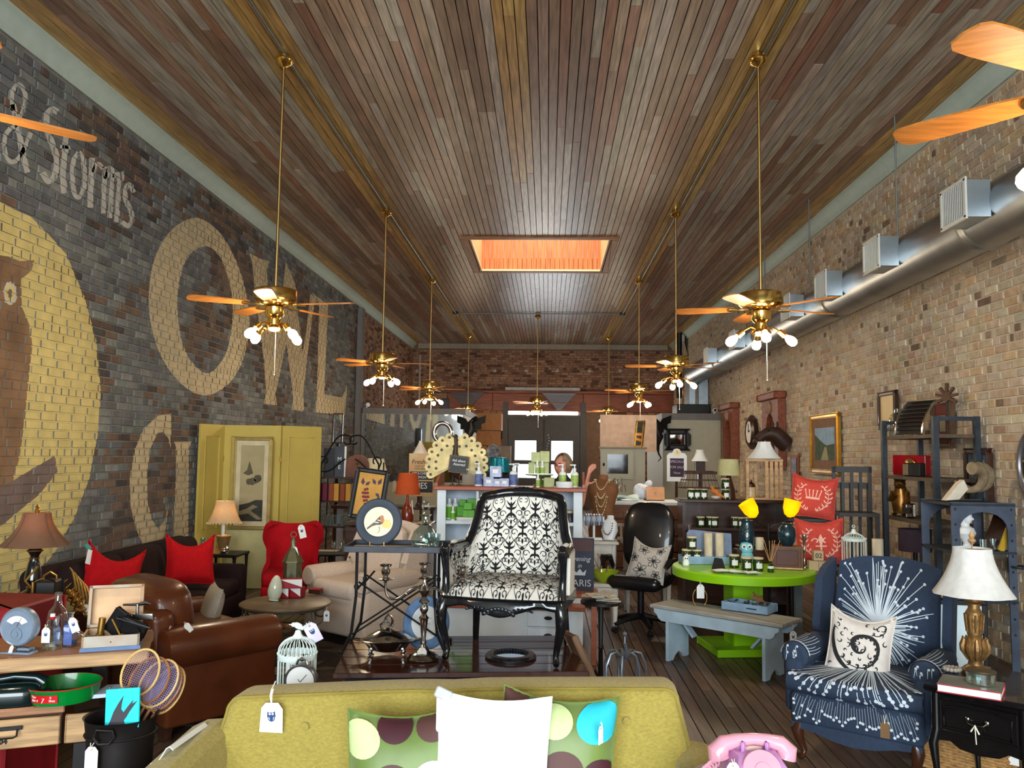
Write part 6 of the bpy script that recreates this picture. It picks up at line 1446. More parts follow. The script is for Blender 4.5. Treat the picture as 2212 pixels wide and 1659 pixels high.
ob('beak',B().lathe([(.006,0),(0,.014)],6,(0,-.056,.128),(110,0,0)),mat('beak_blue',(70,130,150),.3),ow)
q=LTp(1665,1236);df=thing('reed_diffuser','small green bottle with splayed reed sticks','diffuser',q,0)
ob('bottle_body',B().lathe([(0,0),(.024,0),(.025,.005),(.024,.055),(.01,.066),(.01,.085),(.013,.088),(0,.088)],16),m_jar,df);ob('bottle_label',B().cyl(.0255,.02,(0,0,.03),n=16),m_paper,df)
for k in range(6):a=-.3+.12*k;ob('reed',B().tube([(0,0,.06),(.24*math.sin(a),.03*math.sin(k*2),.25)],.0022,5),mat('reed_tan',(196,150,100),.7),df)
q=LTp(1708,1232);wx=thing('wood_case','small brown wooden case with recessed front panel on the lime table','box',q+Vector((.0,.10,0)),-14);u=q.y/FPX
m_wc=mat('wood_crate_brown',(108,66,38),.45,var=.3,scale=6,stretch=(1,6,6))
ob('case',B().box(.24,.16,.012,(0,0,.006)).box(.24,.16,.012,(0,0,.18)).box(.012,.16,.17,(-.114,0,.093)).box(.012,.16,.17,(.114,0,.093)).box(.22,.01,.17,(0,-.05,.093)),m_wc,wx);ob('edge_chips',B().box(.24,.006,.012,(0,-.082,.012),b=.002),
 mat('wood_chipped',(206,170,130),.7,var=.3),wx)
ob('front_panel',B().box(.17,.01,.12,(0,-.058,.095),b=.002),mat('wood_red_dark',(84,42,24),.4),wx)
def vase(label,loc,prof,m):t=thing('teal_vase',label,'vase',loc,0,'dark teal glass vases');ob('glass_body',B().lathe(prof,24),m,t);nb_=B();return t
m_teal=mat('glass_teal_dark',(10,44,56),.1,coat=.7,bump=.4,bscale=60)
v1=LTp(1654,1212)
rsr=ob('riser_block',B().box(.3,.16,.11,(0,0,.055),b=.004),m_wood_d,None,(LX+.16,LY+.34,LZ+.001),label='dark wooden riser at the back of the lime table',cat='riser')
vase('tall dark teal dimpled vase behind the reed diffuser',(LX+.115,LY+.33,LZ+.112),[(0,0),(.05,0),(.065,.03),(.07,.1),(.06,.18),(.045,.22),(.05,.25),(.044,.25),(.04,.22),(0,.2)],m_teal)
vase('round dark teal vase standing on the wooden case',(wx.location.x+.005,wx.location.y+.01,LZ+.187),[(0,0),(.04,0),(.065,.04),(.075,.09),(.065,.14),(.04,.17),(.042,.185),(.036,.185),(0,.16)],m_teal)
m_yel=shademat('shade_yellow',(240,214,0),(255,224,20),1,.5);MATS['shade_yellow'].node_tree.nodes['Principled BSDF'].inputs['Emission Color'].default_value=(*lin((255,224,0)),1);MATS['shade_yellow'].node_tree.nodes['Principled BSDF'].inputs['Emission Strength'].default_value=.45
yl=thing('twin_lamp','lamp with two glowing yellow cone shades on dark stems behind the vases','lamp',(LX+.36,LY+.56,0),0)
zyl=D(1640,1095,LY+.56).z
ob('base',B().lathe([(0,0),(.12,0),(.12,.015),(.03,.03),(.012,.05),(.012,zyl-.15)],16),m_iron,yl)
for sx_,px,tilt in((-1,1632,32),(1,1704,-14)):
 q=D(px,1115,LY+.54);xx=q.x-yl.location.x;zz3=q.z
 ob('stem',B().tube([(0,0,zyl-.2),(xx*.3,0,zyl-.16),(xx*.8,-.01,zz3-.06),(xx+.02*sx_*0,-.02,zz3-.01)],.006,6),m_iron,yl)
 sh=B().at((xx,-.02,zz3-.01),(0,-tilt,0));pf=[(.012,0),(.045,.02),(.068,.07),(.076,.16)];sh.lathe(pf,24,caps=False);sh.lathe([(r-.003,z)for r,z in pf][::-1],24,caps=False);so_=ob('cone_shade',sh,m_yel,yl)
 q2=B().at((xx,-.02,zz3-.01),(0,-tilt,0));q2.ball(.026,.026,.035,(0,0,.08),n=10);ob('bulb',q2,MATS['bulb_warm'],yl)
q=LTp(1552,1231);t=thing('black_card','folded matt black card standing beside the papers','card',q,10);ob('card',B().prism([(-.06,0),(.06,0),(.045,.09),(-.02,.1)],.004,(0,0,0),(-20,0,0)),m_black,t)
for k,(px,py,rz_,lb)in enumerate(((1566,1238,12,'white paper sheet lying farthest out on the lime table'),(1598,1240,-10,'small crumpled white paper in the middle of the row'),(1626,1242,16,'white paper slip before the front candle jar'))):
 q=LTp(px,py);ob('paper_sheet',B().sheet(lambda u_,v_:((u_-.5)*.17*(1 if k==0 else.8),(v_-.5)*.11,.006+.012*math.sin(4*u_+k)*math.sin(3*v_)+.004),8,6,.0015),m_paper,None,(q.x,q.y+.04,LZ+.008),rz_,label=lb,cat='paper',group='papers on the lime table')
q=LTp(1738,1226);t=thing('candlestick','slim polished silver candlestick at the edge of the lime table','candlestick',q,0);ob('stem',B().lathe([(0,0),(.03,0),(.028,.008),(.008,.02),(.012,.04),(.007,.06),(.007,.12),(.014,.14),(.007,
 .16),(.012,.22),(.02,.24),(.018,.27),(0,.27)],16),m_silver,t)
q=LTp(1474,1222);t=thing('white_figurine','tiny white owl figurine at the rim of the lime table','figurine',q+Vector((.035,.03,0)),0);ob('body',B().lathe([(0,0),(.026,0),(.03,.02),(.022,.045),(.026,.055),(.018,.075),(0,.08)],14),m_card,
 t);ob('eye',B().ball(.006,.003,.006,(-.008,-.025,.06),n=6).ball(.006,.003,.006,(.008,-.025,.06),n=6),m_ink,t)
def RIM(px):x=D(px,1250,LY-.55).x;return Vector((x,LY-math.sqrt(.574**2-(x-LX)**2)-.004,LZ-.06))
price_tag('large white tag hanging under the rim of the lime table',RIM(1521),4,0,1.1,.03,False)
ob('wire_loop',B().tube([(.055*math.cos(a),0,.075*math.sin(a))for a in[2*PI*k/20 for k in range(20)]],.003,5,True).tube([(0,0,.075),(0,0,.13)],.002,5),m_gold,None,RIM(1521)+Vector((0,.03,-.135)),label='thin wire loop hanging behind the tag on the lime table',
 cat='loop')
# painted bench
BZ=.42
FLb,FRb,BRb,BLb=(.81,6.73),(1.65,6.02),(1.88,6.38),(1.04,7.04)
bcx,bcy=sum(p[0]for p in(FLb,FRb,BRb,BLb))/4,sum(p[1]for p in(FLb,FRb,BRb,BLb))/4;bang=math.degrees(math.atan2(FRb[1]-FLb[1],FRb[0]-FLb[0]));bl_=math.hypot(FRb[0]-FLb[0],FRb[1]-FLb[1])
m_bench=mat('paint_bench',(168,190,204),.6,var=.15,scale=7);m_bencht=mat('bench_top_worn',(156,154,146),.55,var=.2,scale=6,stretch=(1,7,7))
bn=thing('painted_bench','pale blue-grey painted bench with shaped ends before the lime table','bench',(bcx,bcy-.02,0),bang)
ob('bench_top',B().box(bl_,.34,.03,(0,0,BZ-.015),b=.006),m_bencht,bn)
for y in(-.145,.145):
 P=[(-bl_/2+.03,0),(bl_/2-.03,0),(bl_/2-.035,-.03),(bl_/2-.06,-.045),(bl_/2-.07,-.07),(bl_/2-.10,-.09),(-bl_/2+.10,-.09),(-bl_/2+.07,-.07),(-bl_/2+.06,-.045),(-bl_/2+.035,-.03)]
 ob('side_rail',B().prism(P,.022,(0,y,BZ-.03)),m_bench,bn)
for s in(-1,1):
 P=[(-.15,BZ-.03),(.15,BZ-.03),(.15,0),(.08,0),(.055,.03),(.0,.06),(-.055,.03),(-.08,0),(-.15,0)]
 ob('end_board',B().prism(P,.025,(s*(bl_/2-.15),0,0),ax='x'),m_bench,bn);ob('brace',B().box(.018,.06,.20,(s*(bl_/2-.24),0,BZ-.16),(0,s*42,0)),m_bench,bn)
q=G(1619,1320,BZ)
tt=thing('sorting_tray','low pale blue tray of small metal oddments on the bench','tray',(q.x,q.y+.0,BZ+.001),bang+4)
for a in((.36,.2,.012,(0,0,.012)),(.36,.012,.06,(0,-.1,.036)),(.36,.012,.06,(0,.1,.036)),(.012,.2,.06,(-.175,0,.036)),(.012,.2,.06,(.175,0,.036))):ob('tray_board',B().box(*a,b=.002),m_bl3,tt)
od=B();rq=random.Random(2)
for k in range(34):od.box(rq.uniform(.01,.03),rq.uniform(.006,.02),rq.uniform(.006,.02),(rq.uniform(-.15,.15),rq.uniform(-.075,.075),rq.uniform(.03,.07)),(rq.uniform(-60,60),rq.uniform(-60,60),rq.uniform(0,90)),.002)
ob('oddments',od,mat('oddment_pewter',(84,84,82),.4,.5,var=.4,scale=30),tt,kind='stuff');ob('stencil_line',B().box(.08,.0006,.008,(.06,-.1066,.036)),m_ink,tt)
ob('starfish',B().prism([(0.0,.075),(.014,.02),(.06,.024),(.022,-.01),(.036,-.06),(0,-.03),(-.036,-.06),(-.022,-.01),(-.06,.024),(-.014,.02)],.012,(0,0,0),(-60,0,20)),mat('starfish_tan',(150,112,80),.8),None,D(1637,1292,q.y+.06),label='tan starfish propped in the tray on the bench',
 cat='starfish')
price_tag('white tag dangling off the end of the painted bench',D(1713,1348,6.12),0,0,.9,.05,True)
# pink telephone at the frame corner
q=D(1634,1652,2.3);ZP=q.z-.055
ptb=thing('phone_table','small round table under the pink telephone','table',(q.x,q.y-.0,0),0);ob('table_top',B().lathe([(0,ZP-.025),(.19,ZP-.025),(.2,ZP-.015),(.2,ZP-.006),(.19,ZP-.001),(0,ZP-.001)],32),m_wood_d,ptb);ob('pedestal',
 B().lathe([(0,0),(.14,0),(.13,.02),(.03,.05),(.02,.2),(.03,.3),(.02,ZP-.03)],16),m_wood_d,ptb)
m_pink=mat('phone_pink',(224,158,176),.25,var=.04,coat=.4);m_pink2=mat('phone_lilac',(190,138,190),.3,var=.05)
phn=thing('pink_telephone','pink rotary dial telephone at the frame corner','telephone',(q.x,q.y,ZP),4)
ob('body',B().loft([[(x*s,y*s2-o,z)for x,y in((-.085,-.1),(.085,-.1),(.095,0),(.085,.08),(-.085,.08),(-.095,0))]for s,s2,o,z in((1,1,0,0),(1,1,0,.02),(.8,.72,-.02,.06),(.62,.5,-.03,.085))]),m_pink2,phn)
hs_=B().tube([(-.088,.035,.062),(-.092,.035,.078),(-.075,.035,.098),(-.04,.035,.106),(0,.035,.109),(.04,.035,.106),(.075,.035,.098),(.092,.035,.078),(.088,.035,.062)],[.03,.03,.022,.017,.016,.017,.022,.03,.03],14)
ob('handset',hs_,m_pink,phn)
for x in(-.032,.032):ob('cradle',B().box(.012,.03,.04,(x,.02,.09),b=.003),m_pink2,phn)
ob('rotary_dial',B().lathe([(.05,0),(.052,.004),(.05,.008),(.022,.01),(.02,.013),(0,.013)],28,(0,-.045,.055),(62,0,0)),m_pink,phn)
cz=[(-.095-.05*t+.011*math.cos(t*40),.03-.02*t+.0*t,.055-.03*t+.011*math.sin(t*40))for t in[i/70 for i in range(71)]]
ob('coil_cord',B().tube(cz,.0032,5),m_pink,phn)
price_tag('white tag on the coiled cord of the pink telephone',D(1583,1640,2.22),10,0,.6,.008,False)
# white soap cupboard in the middle
CY=7.25
cl_,cr_=D(945,1050,CY).x,D(1258,1050,CY).x;cw_=cr_-cl_;cx_=(cl_+cr_)/2;ctz=D(1100,1052,CY).z
m_wc2=mat('cupboard_white',(214,226,236),.5,var=.04);m_wtop=mat('cupboard_top_brown',(150,80,52),.4,var=.2,scale=5,stretch=(.8,7,7))
cp=thing('soap_cupboard','white step-back shop cupboard with brown top holding soaps','cupboard',(cx_,CY,0),-2)
ob('top_board',B().box(cw_+.08,.42,.035,(0,.17,ctz-.018),b=.006),m_wtop,cp)
for s in(-1,1):ob('gallery_end',B().prism([(-.02,0),(.36,0),(.36,.13),(.25,.13),(.15,.09),(.05,.06),(-.02,.03)],.02,(s*(cw_/2+.01),0,ctz),ax='x'),m_wtop,cp)
for s in(-1,1):ob('side_board',B().box(.03,.36,ctz-.04,(s*(cw_/2-.015),.18,(ctz-.04)/2)),m_wc2 if s<0 else mat('side_tan',(206,176,152),.6),cp)
for s in(-1,1):ob('front_stile',B().box(.075,.022,ctz-.36,(s*(cw_/2-.0375),-.005,.325+(ctz-.36)/2)),m_wc2,cp)
ob('back_panel',B().box(cw_-.06,.015,ctz-.06,(0,.35,(ctz-.04)/2)),mat('cupboard_back',(196,208,222),.6),cp)
sz1,sz2=D(990,1125,CY).z,D(990,1205,CY).z
for z in(sz1,sz2):ob('shelf',B().box(cw_-.06,.34,.03,(0,.17,z-.015),b=.003),m_wc2,cp)
for x in(D(1030,1090,CY).x-cx_,D(1190,1090,CY).x-cx_):ob('divider',B().box(.02,.3,ctz-.04-sz1,(x,.18,sz1+(ctz-.04-sz1)/2)),m_wc2,cp)
ob('ledge',B().box(cw_+.06,.30,.03,(0,-.08,.315),b=.005),m_wtop,cp)
ob('lower_case',B().box(cw_+.02,.22,.30,(0,-.10,.15)),m_wc2,cp)
for z in(.23,.09):
 d=ob('drawer',B().box(.34,.016,.125,(cw_*.28,-.216,z),b=.004),m_wc2,cp);ob('cup_pull',B().ball(.035,.016,.016,(cw_*.28,-.226,z+.01),n=10),m_iron,d)
TZt=ctz+.001
def onTop(px,d=CY+.1):q=D(px,1045,d);return Vector((q.x,d,TZt))
def pumpbottle(label,loc,m_lab,h=.20,r=.034,pump=True,group='pump bottles',cap=None):
 t=thing('lotion_bottle',label,'bottle',loc,RN.uniform(-20,20),group);hb=h*.68
 ob('bottle_body',B().lathe([(0,0),(r*.95,0),(r,.006),(r,hb*.86),(r*.7,hb*.97),(r*.36,hb),(r*.36,hb+.01)],18),m_white_p,t)
 ob('label_wrap',B().lathe([(r*1.012,hb*.1),(r*1.012,hb*.78)],18,caps=False),m_lab,t)
 if pump:ob('pump',B().lathe([(r*.42,hb+.01),(r*.42,hb+.03),(.006,hb+.034),(.006,h-.014),(.012,h-.012),(.012,h),(0,h)],12).box(.045,.014,.01,(-.018,0,h-.006),b=.002),m_white_p,t)
 else:ob('cap',B().lathe([(r*.5,hb+.0),(r*.5,hb+.035),(r*.45,hb+.04),(0,hb+.04)],12),cap or m_white_p,t)
 return t
m_lb1=mat('label_blue',(92,108,158),.5,var=.35,scale=30);m_lb2=mat('label_green',(150,178,90),.5,var=.25,scale=40);m_lb3=mat('label_lime',(104,176,40),.5,var=.1)
pumpbottle('blue labelled pump bottle nearest the metal turkey',onTop(1034),m_lb1);pumpbottle('blue labelled pump bottle by the chair crest',onTop(1109),m_lb1)
pumpbottle('green labelled pump bottle nearer the cake stand',onTop(1215,CY+.14),m_lb2);pumpbottle('green labelled pump bottle at the end of the cupboard top',onTop(1241),m_lb2)
m_bxb=mat('box_lavender',(176,188,222),.5,var=.3,scale=16)
for k,(px,dz,s,lb)in enumerate(((1055,0,.085,'outer'),(1074,0,.07,'middle'),(1090,0,.075,'inner'),(1071,.08,.1,'topmost'))):
 q=onTop(px,CY+.06+.06*(k==3));t=thing('soap_box','lavender blue soap box, %s of the pile between the blue bottles'%lb,'box',q+Vector((0,0,dz)),8-5*k,'lavender soap boxes');ob('carton',B().box(s,.055,s*.95,(0,0,s*.475),b=.002),m_bxb,
  t);ob('carton_label',B().box(s*.5,.001,s*.35,(0,-.0284,s*.5)),m_card,t)
q=onTop(1165,CY+.12);ck2=thing('cake_stand','olive green glass cake stand stacked with wrapped soaps','cake stand',q,0)
ob('stand_body',B().lathe([(0,0),(.06,0),(.055,.01),(.032,.03),(.036,.06),(.02,.085),(.03,.09),(.12,.10),(.125,.112),(.118,.112),(0,.108)],28),mat('glass_olive',(96,116,56),.15,coat=.4),ck2)
m_soap=mat('soap_wrap',(178,186,132),.6,var=.2,scale=14)
for k,(dx,dy,dz,w,h,lb)in enumerate(((-.07,.03,0,.055,.10,'at the turkey side, lower'),(-.01,.05,0,.06,.10,'in the middle, lower'),(.055,.04,0,.055,.10,'at the woman side, lower'),(-.035,.05,.101,.08,.09,'on top, turkey side'),(.045,
 .05,.101,.085,.10,'on top, woman side'))):
 t=thing('wrapped_soap','pale green wrapped soap block on the cake stand, %s'%lb,'soap',q+Vector((dx,dy,.113+dz)),0,'soaps on the cake stand');ob('wrapper',B().box(w,.05,h-.001,(0,0,(h-.001)/2),b=.004),m_soap,t)
for k,px in enumerate((1160,1171)):q2=onTop(px,CY+.06);pumpbottle('small clear-capped sample bottle on the cake stand, %s one'%('first','second')[k],Vector((q2.x,CY+.07,TZt+.113)),m_lb2,.11,.017,False,'sample bottles')
q=onTop(1162,CY);pumpbottle('small sample bottle standing under the cake stand',Vector((q.x,CY-.0,TZt)),m_lb2,.12,.017,False,'sample bottles')
q=onTop(1186,CY+.06);t=thing('soap_block','upright block of pressed green soap beside the cake stand','soap',q,-8);ob('block',B().box(.09,.05,.085,(0,0,.0425),b=.006),m_soap,t)
q=onTop(1219,CY+.02);ob('cream_jar',B().lathe([(0,0),(.07,0),(.072,.004),(.072,.026),(.074,.028),(.074,.048),(.07,.052),(0,.052)],28),m_white_p,None,q,label='wide white cream jar in front of the green pump bottle',cat='jar')
def onSh(px,d=CY+.1):q=D(px,1120,d);return Vector((q.x,d,sz1+.001))
for k,(px,d)in enumerate(((970,.14),(983,.2),(978,.05))):pumpbottle('lime labelled bottle on the cupboard shelf, %s'%('nearest the post','behind the two others','small one at the front')[k],onSh(px,CY+d),m_lb3,(.21,.21,.12)[k],(.03,
 .03,.018)[k],False,'lime bottles')
m_gbx=mat('box_lime',(92,168,54),.5,var=.12)
for k,(px,dz,w,h)in enumerate(((997,.03,.075,.085),(1008,.03,.07,.06),(1017,.03,.06,.06),(1000,.118,.06,.055),(1010,.093,.07,.06),(1020,.093,.08,.09))):
 q=onSh(px,CY+.05+.09*(k in(0,3,5)));t=thing('soap_box','lime green soap box on the white dish, %s'%('lower outer','lower middle','lower inner','upper outer','upper front','upper rear large')[k],'box',q+Vector((0,0,dz)),RN.uniform(-9,
  9),'lime soap boxes');ob('carton',B().box(w,.05,h-.001,(0,0,h/2),b=.002),m_gbx,t)
q=onSh(1006,CY+.07);ob('white_dish',B().lathe([(0,0),(.085,0),(.09,.02),(.085,.028),(0,.024)],28),m_white_p,None,q+Vector((0,.02,0)),label='white dish under the lime soap boxes',cat='dish')
for k in range(4):q=onSh(1222+9*(k%2),CY+.08+.08*(k//2));t=thing('tea_jar','small dark jar behind the chair shoulder, %s'%('front outer','front inner','rear outer','rear inner')[k],'jar',q+Vector((0,0,0)),0,'small dark jars');ob('jar_body',
 B().lathe([(0,0),(.03,0),(.03,.07),(.026,.075),(0,.075)],14),mat('jar_dark',(60,62,74),.3,var=.4,scale=25),t);ob('lid',B().cyl(.028,.02,(0,0,.0755),n=14),m_lid,t)
q=onTop(985,CY+.16);tk=thing('metal_turkey','standing sheet-metal turkey with cream tail fan and chalkboard','sculpture',q,0);u=q.y/FPX
m_fea=mat('feather_cream',(214,196,138),.55,var=.3,scale=9);m_rust=mat('tin_brown',(66,54,42),.5,.4,var=.3)
cz3=45*u
for row,(n_,R_,a0,a1,w)in enumerate(((15,70*u,-22,202,8.6*u),(12,52*u,-12,192,8*u))):
 for k in range(n_):
  a=math.radians(a0+(a1-a0)*k/(n_-1));Rk=R_*(1-.13*abs(math.sin(a*1.0))*(abs(math.cos(a))<.25));P=[]
  for x,y in((12*u,-2.5*u),(Rk*.7,-w*.85),(Rk*.88,-w),(Rk*.96,-w*.75),(Rk,0),(Rk*.96,w*.75),(Rk*.88,w),(Rk*.7,w*.85),(12*u,2.5*u)):P.append((x*math.cos(a)-y*math.sin(a),x*math.sin(a)+y*math.cos(a)))
  f=ob('tail_feather',B().prism(P,.004,(0,.02-.016*row-.002*(k%3),cz3)),m_fea,tk)
  e=Rk*.86;ob('feather_eye',B().lathe([(0,0),(3.2*u,0),(3*u,.003),(0,.003)],8,(e*math.cos(a),.018-.016*row-.002*(k%3)-.002,cz3+e*math.sin(a)),(90,0,0)),m_rust,f)
ob('body',B().ball(14*u,10*u,20*u,(0,-.02,38*u),n=14).tube([(0,-.03,50*u),(-2*u,-.04,70*u),(0,-.045,88*u),(-1*u,-.05,102*u)],[9*u,6*u,4*u,4*u],10).ball(5*u,c=(-1*u,-.052,105*u),n=8).lathe([(2.5*u,0),(.5*u,10*u)],6,(-3*u,-.055,104*u),
 (0,-70,0)),m_rust,tk)
for x in(-7*u,7*u):ob('leg',B().tube([(x,-.02,24*u),(x,-.03,2*u),(x-5*u,-.05,1*u)],1.6*u,6).tube([(x,-.03,2*u),(x+6*u,-.05,1*u)],1.4*u,6),m_rust,tk)
cbd=ob('chalk_frame',B().at((7*u,-.075,45*u),(-8,6,0)).box(42*u,.012,38*u,b=.002),mat('frame_greywood',(92,80,68),.7,var=.2),tk)
ob('chalk_panel',B().at((7*u,-.083,45*u),(-8,6,0)).box(35*u,.004,31*u),m_black,tk)
for k,s_ in enumerate(('Ask about','Assorted','Soaps & Lotion')):text('chalk_writing',s_,7.6*u,m_card,tk,(7*u+k*.7*u,-.0865-.0015*(1-k),(53-8*k)*u),(82,6,0),.0003,shear=.3,sx=.9)
# woman behind the cupboard, with a raised hand
def skin(name,pts,edges,rad,m,parent,sub=2,root=0):
 me=bpy.data.meshes.new(name);me.from_pydata(pts,edges,[]);o=put(bpy.data.objects.new(name,me),None);bm_=o.modifiers.new('s','SKIN');me.skin_vertices[0].data if len(me.skin_vertices)else None
 if not me.skin_vertices:me.attributes.new
 for i,r in enumerate(rad):me.skin_vertices[0].data[i].radius=(r if isinstance(r,tuple)else(r,r))
 me.skin_vertices[0].data[root].use_root=True
 sb=o.modifiers.new('d','SUBSURF');sb.levels=sb.render_levels=sub
 dg=bpy.context.evaluated_depsgraph_get();m2=bpy.data.meshes.new_from_object(o.evaluated_get(dg));bpy.data.objects.remove(o)
 m2.materials.clear();m2.materials.append(m);m2.polygons.foreach_set('use_smooth',[True]*len(m2.polygons));return put(bpy.data.objects.new(name,m2),parent)
m_skin=mat('skin',(214,150,128),.5,var=.08,scale=20);m_hair=mat('hair_ash',(138,116,92),.6,var=.4,scale=40,stretch=(1,1,.2));m_cloth=mat('blouse_dark',(44,44,52),.9)
def person(label,loc,rz,hair_m,H=1.62,arm=None,glasses=True,cloth=m_cloth):
 t=thing('person',label,'person',loc,rz);s=H/1.62
 P=[(0,0,.88),(0,.0,1.05),(0,.01,1.22),(0,.01,1.33),(0,0,1.40),(0,-.02,1.46),(.15,.01,1.31),(.2,.0,1.08),(.19,-.06,.86),(-.15,.01,1.31),(-.2,0,1.08),(-.19,-.06,.86),(.09,0,.82),(.1,0,.47),(.1,.01,.06),(.1,-.1,.03),(-.09,0,.82),(-.1,
  0,.47),(-.1,.01,.06),(-.1,-.1,.03)]
 if arm:P[6:9]=arm[:3]
 E=[(0,1),(1,2),(2,3),(3,4),(4,5),(3,6),(6,7),(7,8),(3,9),(9,10),(10,11),(0,12),(12,13),(13,14),(14,15),(0,16),(16,17),(17,18),(18,19)]
 Rr=[(.15,.11),(.13,.1),(.15,.1),(.13,.085),.055,.05,.055,.042,.03,.055,.042,.03,.085,.055,.04,.03,.085,.055,.04,.03]
 skin('body',[tuple(c*s for c in p)for p in P],E,[tuple(c*s for c in r)if isinstance(r,tuple)else r*s for r in Rr],cloth,t)
 hz=1.52*s
 h=B();rings=[]
 for k in range(13):
  a=-PI/2+PI*k/12;z=.118*math.sin(a);w=math.cos(a);jaw=1-.22*max(0,-math.sin(a))**1.5
  rings.append([(.072*w*jaw*math.cos(q),(.088*w*math.sin(q)*(1 if math.sin(q)>0 else(.98-.1*max(0,-math.sin(a)))))-.01*max(0,-math.sin(a)),z)for q in[2*PI*i/18 for i in range(18)]])
 h.at((0,-.015,hz)).loft([[(x*s,y*s,z*s)for x,y,z in r]for r in rings]);h.M=Matrix.Identity(4)
 h.ball(.014*s,.02*s,.022*s,(0,-.104*s,hz-.02*s),(20,0,0),10)
 for x in(-1,1):h.ball(.01*s,.018*s,.03*s,(x*.073*s,.0,hz-.01*s),n=8)
 h.tube([(0,-.0,hz-.16*s),(0,-.01,hz-.06*s)],[.055*s,.05*s],12);ho=ob('head',h,m_skin,t)
 ob('mouth',B().ball(.022*s,.006*s,.006*s,(0,-.098*s,hz-.062*s),n=8),mat('lips',(168,84,80),.4),ho)
 for x in(-1,1):ob('eye',B().ball(.013*s,.006*s,.007*s,(x*.03*s,-.093*s,hz+.012*s),n=8).tube([(x*.016*s,-.099*s,hz+.033*s),(x*.045*s,-.093*s,hz+.034*s)],.003*s,5),mat('eye_dark',(46,36,34),.3),ho)
 if glasses:
  g=B()
  for x in(-1,1):g.tube([(x*.031*s+.024*s*math.cos(a),-.104*s,hz+.01*s+.018*s*math.sin(a))for a in[k*PI/6 for k in range(12)]],.002,5,True);g.tube([(x*.055*s,-.103*s,hz+.014*s),(x*.075*s,0,hz+.01*s)],.002,5)
  g.tube([(-.008*s,-.108*s,hz+.014*s),(.008*s,-.108*s,hz+.014*s)],.002,5);ob('glasses',g,m_red,t)
 def hs(u_,v_):
  th=-2.45+4.9*u_;ph=-.75+(PI/2+.75)*v_;k=1+.07*math.sin(th*9)*.3
  if abs(th)>1.95:ph=max(ph,.35)
  return(.088*s*k*math.cos(ph)*math.sin(th),.004+.1*s*k*math.cos(ph)*math.cos(th),hz+.014*s+.125*s*math.sin(ph))
 ob('hair',B().sheet(hs,26,12,.012),hair_m,t);return t
WY=8.75
hd_=D(1216,1008,WY);wl_=Vector((hd_.x,WY,0));WH=(hd_.z+.1)
hw_=D(1262,1068,WY-.05);hn=D(1272,1022,WY-.08)
wom=person('woman with ash blond hair and glasses behind the soap cupboard, one hand raised',wl_,-38,m_hair,WH)
inv=Matrix.Rotation(math.radians(38),4,'Z')
def wl(v):return tuple(inv@(Vector(v)-wl_))
el=Vector((hw_.x-.03,WY+.06,1.02));shd=Vector((wl_.x+.16,WY+.03,WH-.32));wr=Vector((hw_.x+.01,WY-.03,hw_.z+.055));pm=Vector((hn.x+.01,WY-.06,hn.z+.02))
fa=[shd,el,wr,pm];dirp=(pm-wr).normalized();sd_=Vector((.5,-.1,-.85)).normalized();pts=[wl(p)for p in fa];ed=[(0,1),(1,2),(2,3)];rad=[.045,.036,(.024,.02),(.036,.014)]
tipd=Vector((.78,-.05,.62)).normalized()
for k,L in enumerate((.072,.082,.076,.06)):
 b0=pm+sd_*(.022-.0148*k)*1.0+dirp*.01;p1=b0+(dirp*.4+tipd*.6).normalized()*L*.5;p2=p1+tipd*L*.32;p3=p2+(tipd+Vector((.1,0,.2))).normalized()*L*.25
 i0=len(pts);pts+=[wl(b0),wl(p1),wl(p2),wl(p3)];ed+=[(3,i0),(i0,i0+1),(i0+1,i0+2),(i0+2,i0+3)];rad+=[.0105,.0095,.0085,.0072]
b0=wr.lerp(pm,.45)+sd_*.024;i0=len(pts);pts+=[wl(b0),wl(b0+Vector((.034,-.01,-.002))),wl(b0+Vector((.058,-.014,.018)))];ed+=[(2,i0),(i0,i0+1),(i0+1,i0+2)];rad+=[.013,.0105,.0085]
skin('raised_arm',pts,ed,rad,m_skin,wom,2)
q=D(1066,985,10.6);person('person with grey-streaked dark hair seen from behind beyond the turkey',(q.x,10.6,0),170,mat('hair_grey',(112,112,116),.6,var=.7,scale=25),q.z+.1,None,False)
# partitions at the rear
m_part=mat('partition_grey',(112,108,106),.6,var=.08);m_pale=mat('partition_pale',(176,172,152),.6,var=.04)
PX1=D(1003,890,17.4).x;PZ=D(890,882,17.4).z
pl_=bpy.data.objects.new('wall_partition_1',None);put(pl_);pl_['kind']='structure'
ob('office_box',B().box(PX1-XL-.012,3.0,PZ-.12,((PX1+XL)/2+.006,18.92,(PZ-.12)/2)),m_pale,pl_);ob('top_band',B().box(PX1-XL+.02,3.04,.12,((PX1+XL)/2+.012,18.92,PZ-.06)),m_part,pl_)
mz0,mz1=D(890,1040,17.38).z,PZ-.125;mx0=D(786,960,17.38).x
t=thing('wall_mirror','huge plain mirror on the rear partition reflecting the painted wall','mirror',((mx0+PX1-.02)/2,17.395,mz0),0);ob('mirror_pane',B().box(PX1-.02-mx0,.02,mz1-mz0,(0,0,(mz1-mz0)/2)),m_mirror,t);ob('edge_strip',B().box(.03,
 .03,mz1-mz0,((mx0-PX1)/2,-.004,(mz1-mz0)/2)),m_part,t)
QX0=D(1432,900,17.7).x;QZ=D(1500,893,17.7).z
pr_=bpy.data.objects.new('wall_partition_2',None);put(pr_);pr_['kind']='structure'
ob('office_box',B().box(XR-QX0-.012,2.8,QZ-.14,((XR+QX0)/2-.006,19.12,(QZ-.14)/2)),m_pale,pr_);ob('top_band',B().box(XR-QX0+.02,2.84,.14,((XR+QX0)/2-.012,19.12,QZ-.07)),m_part,pr_)
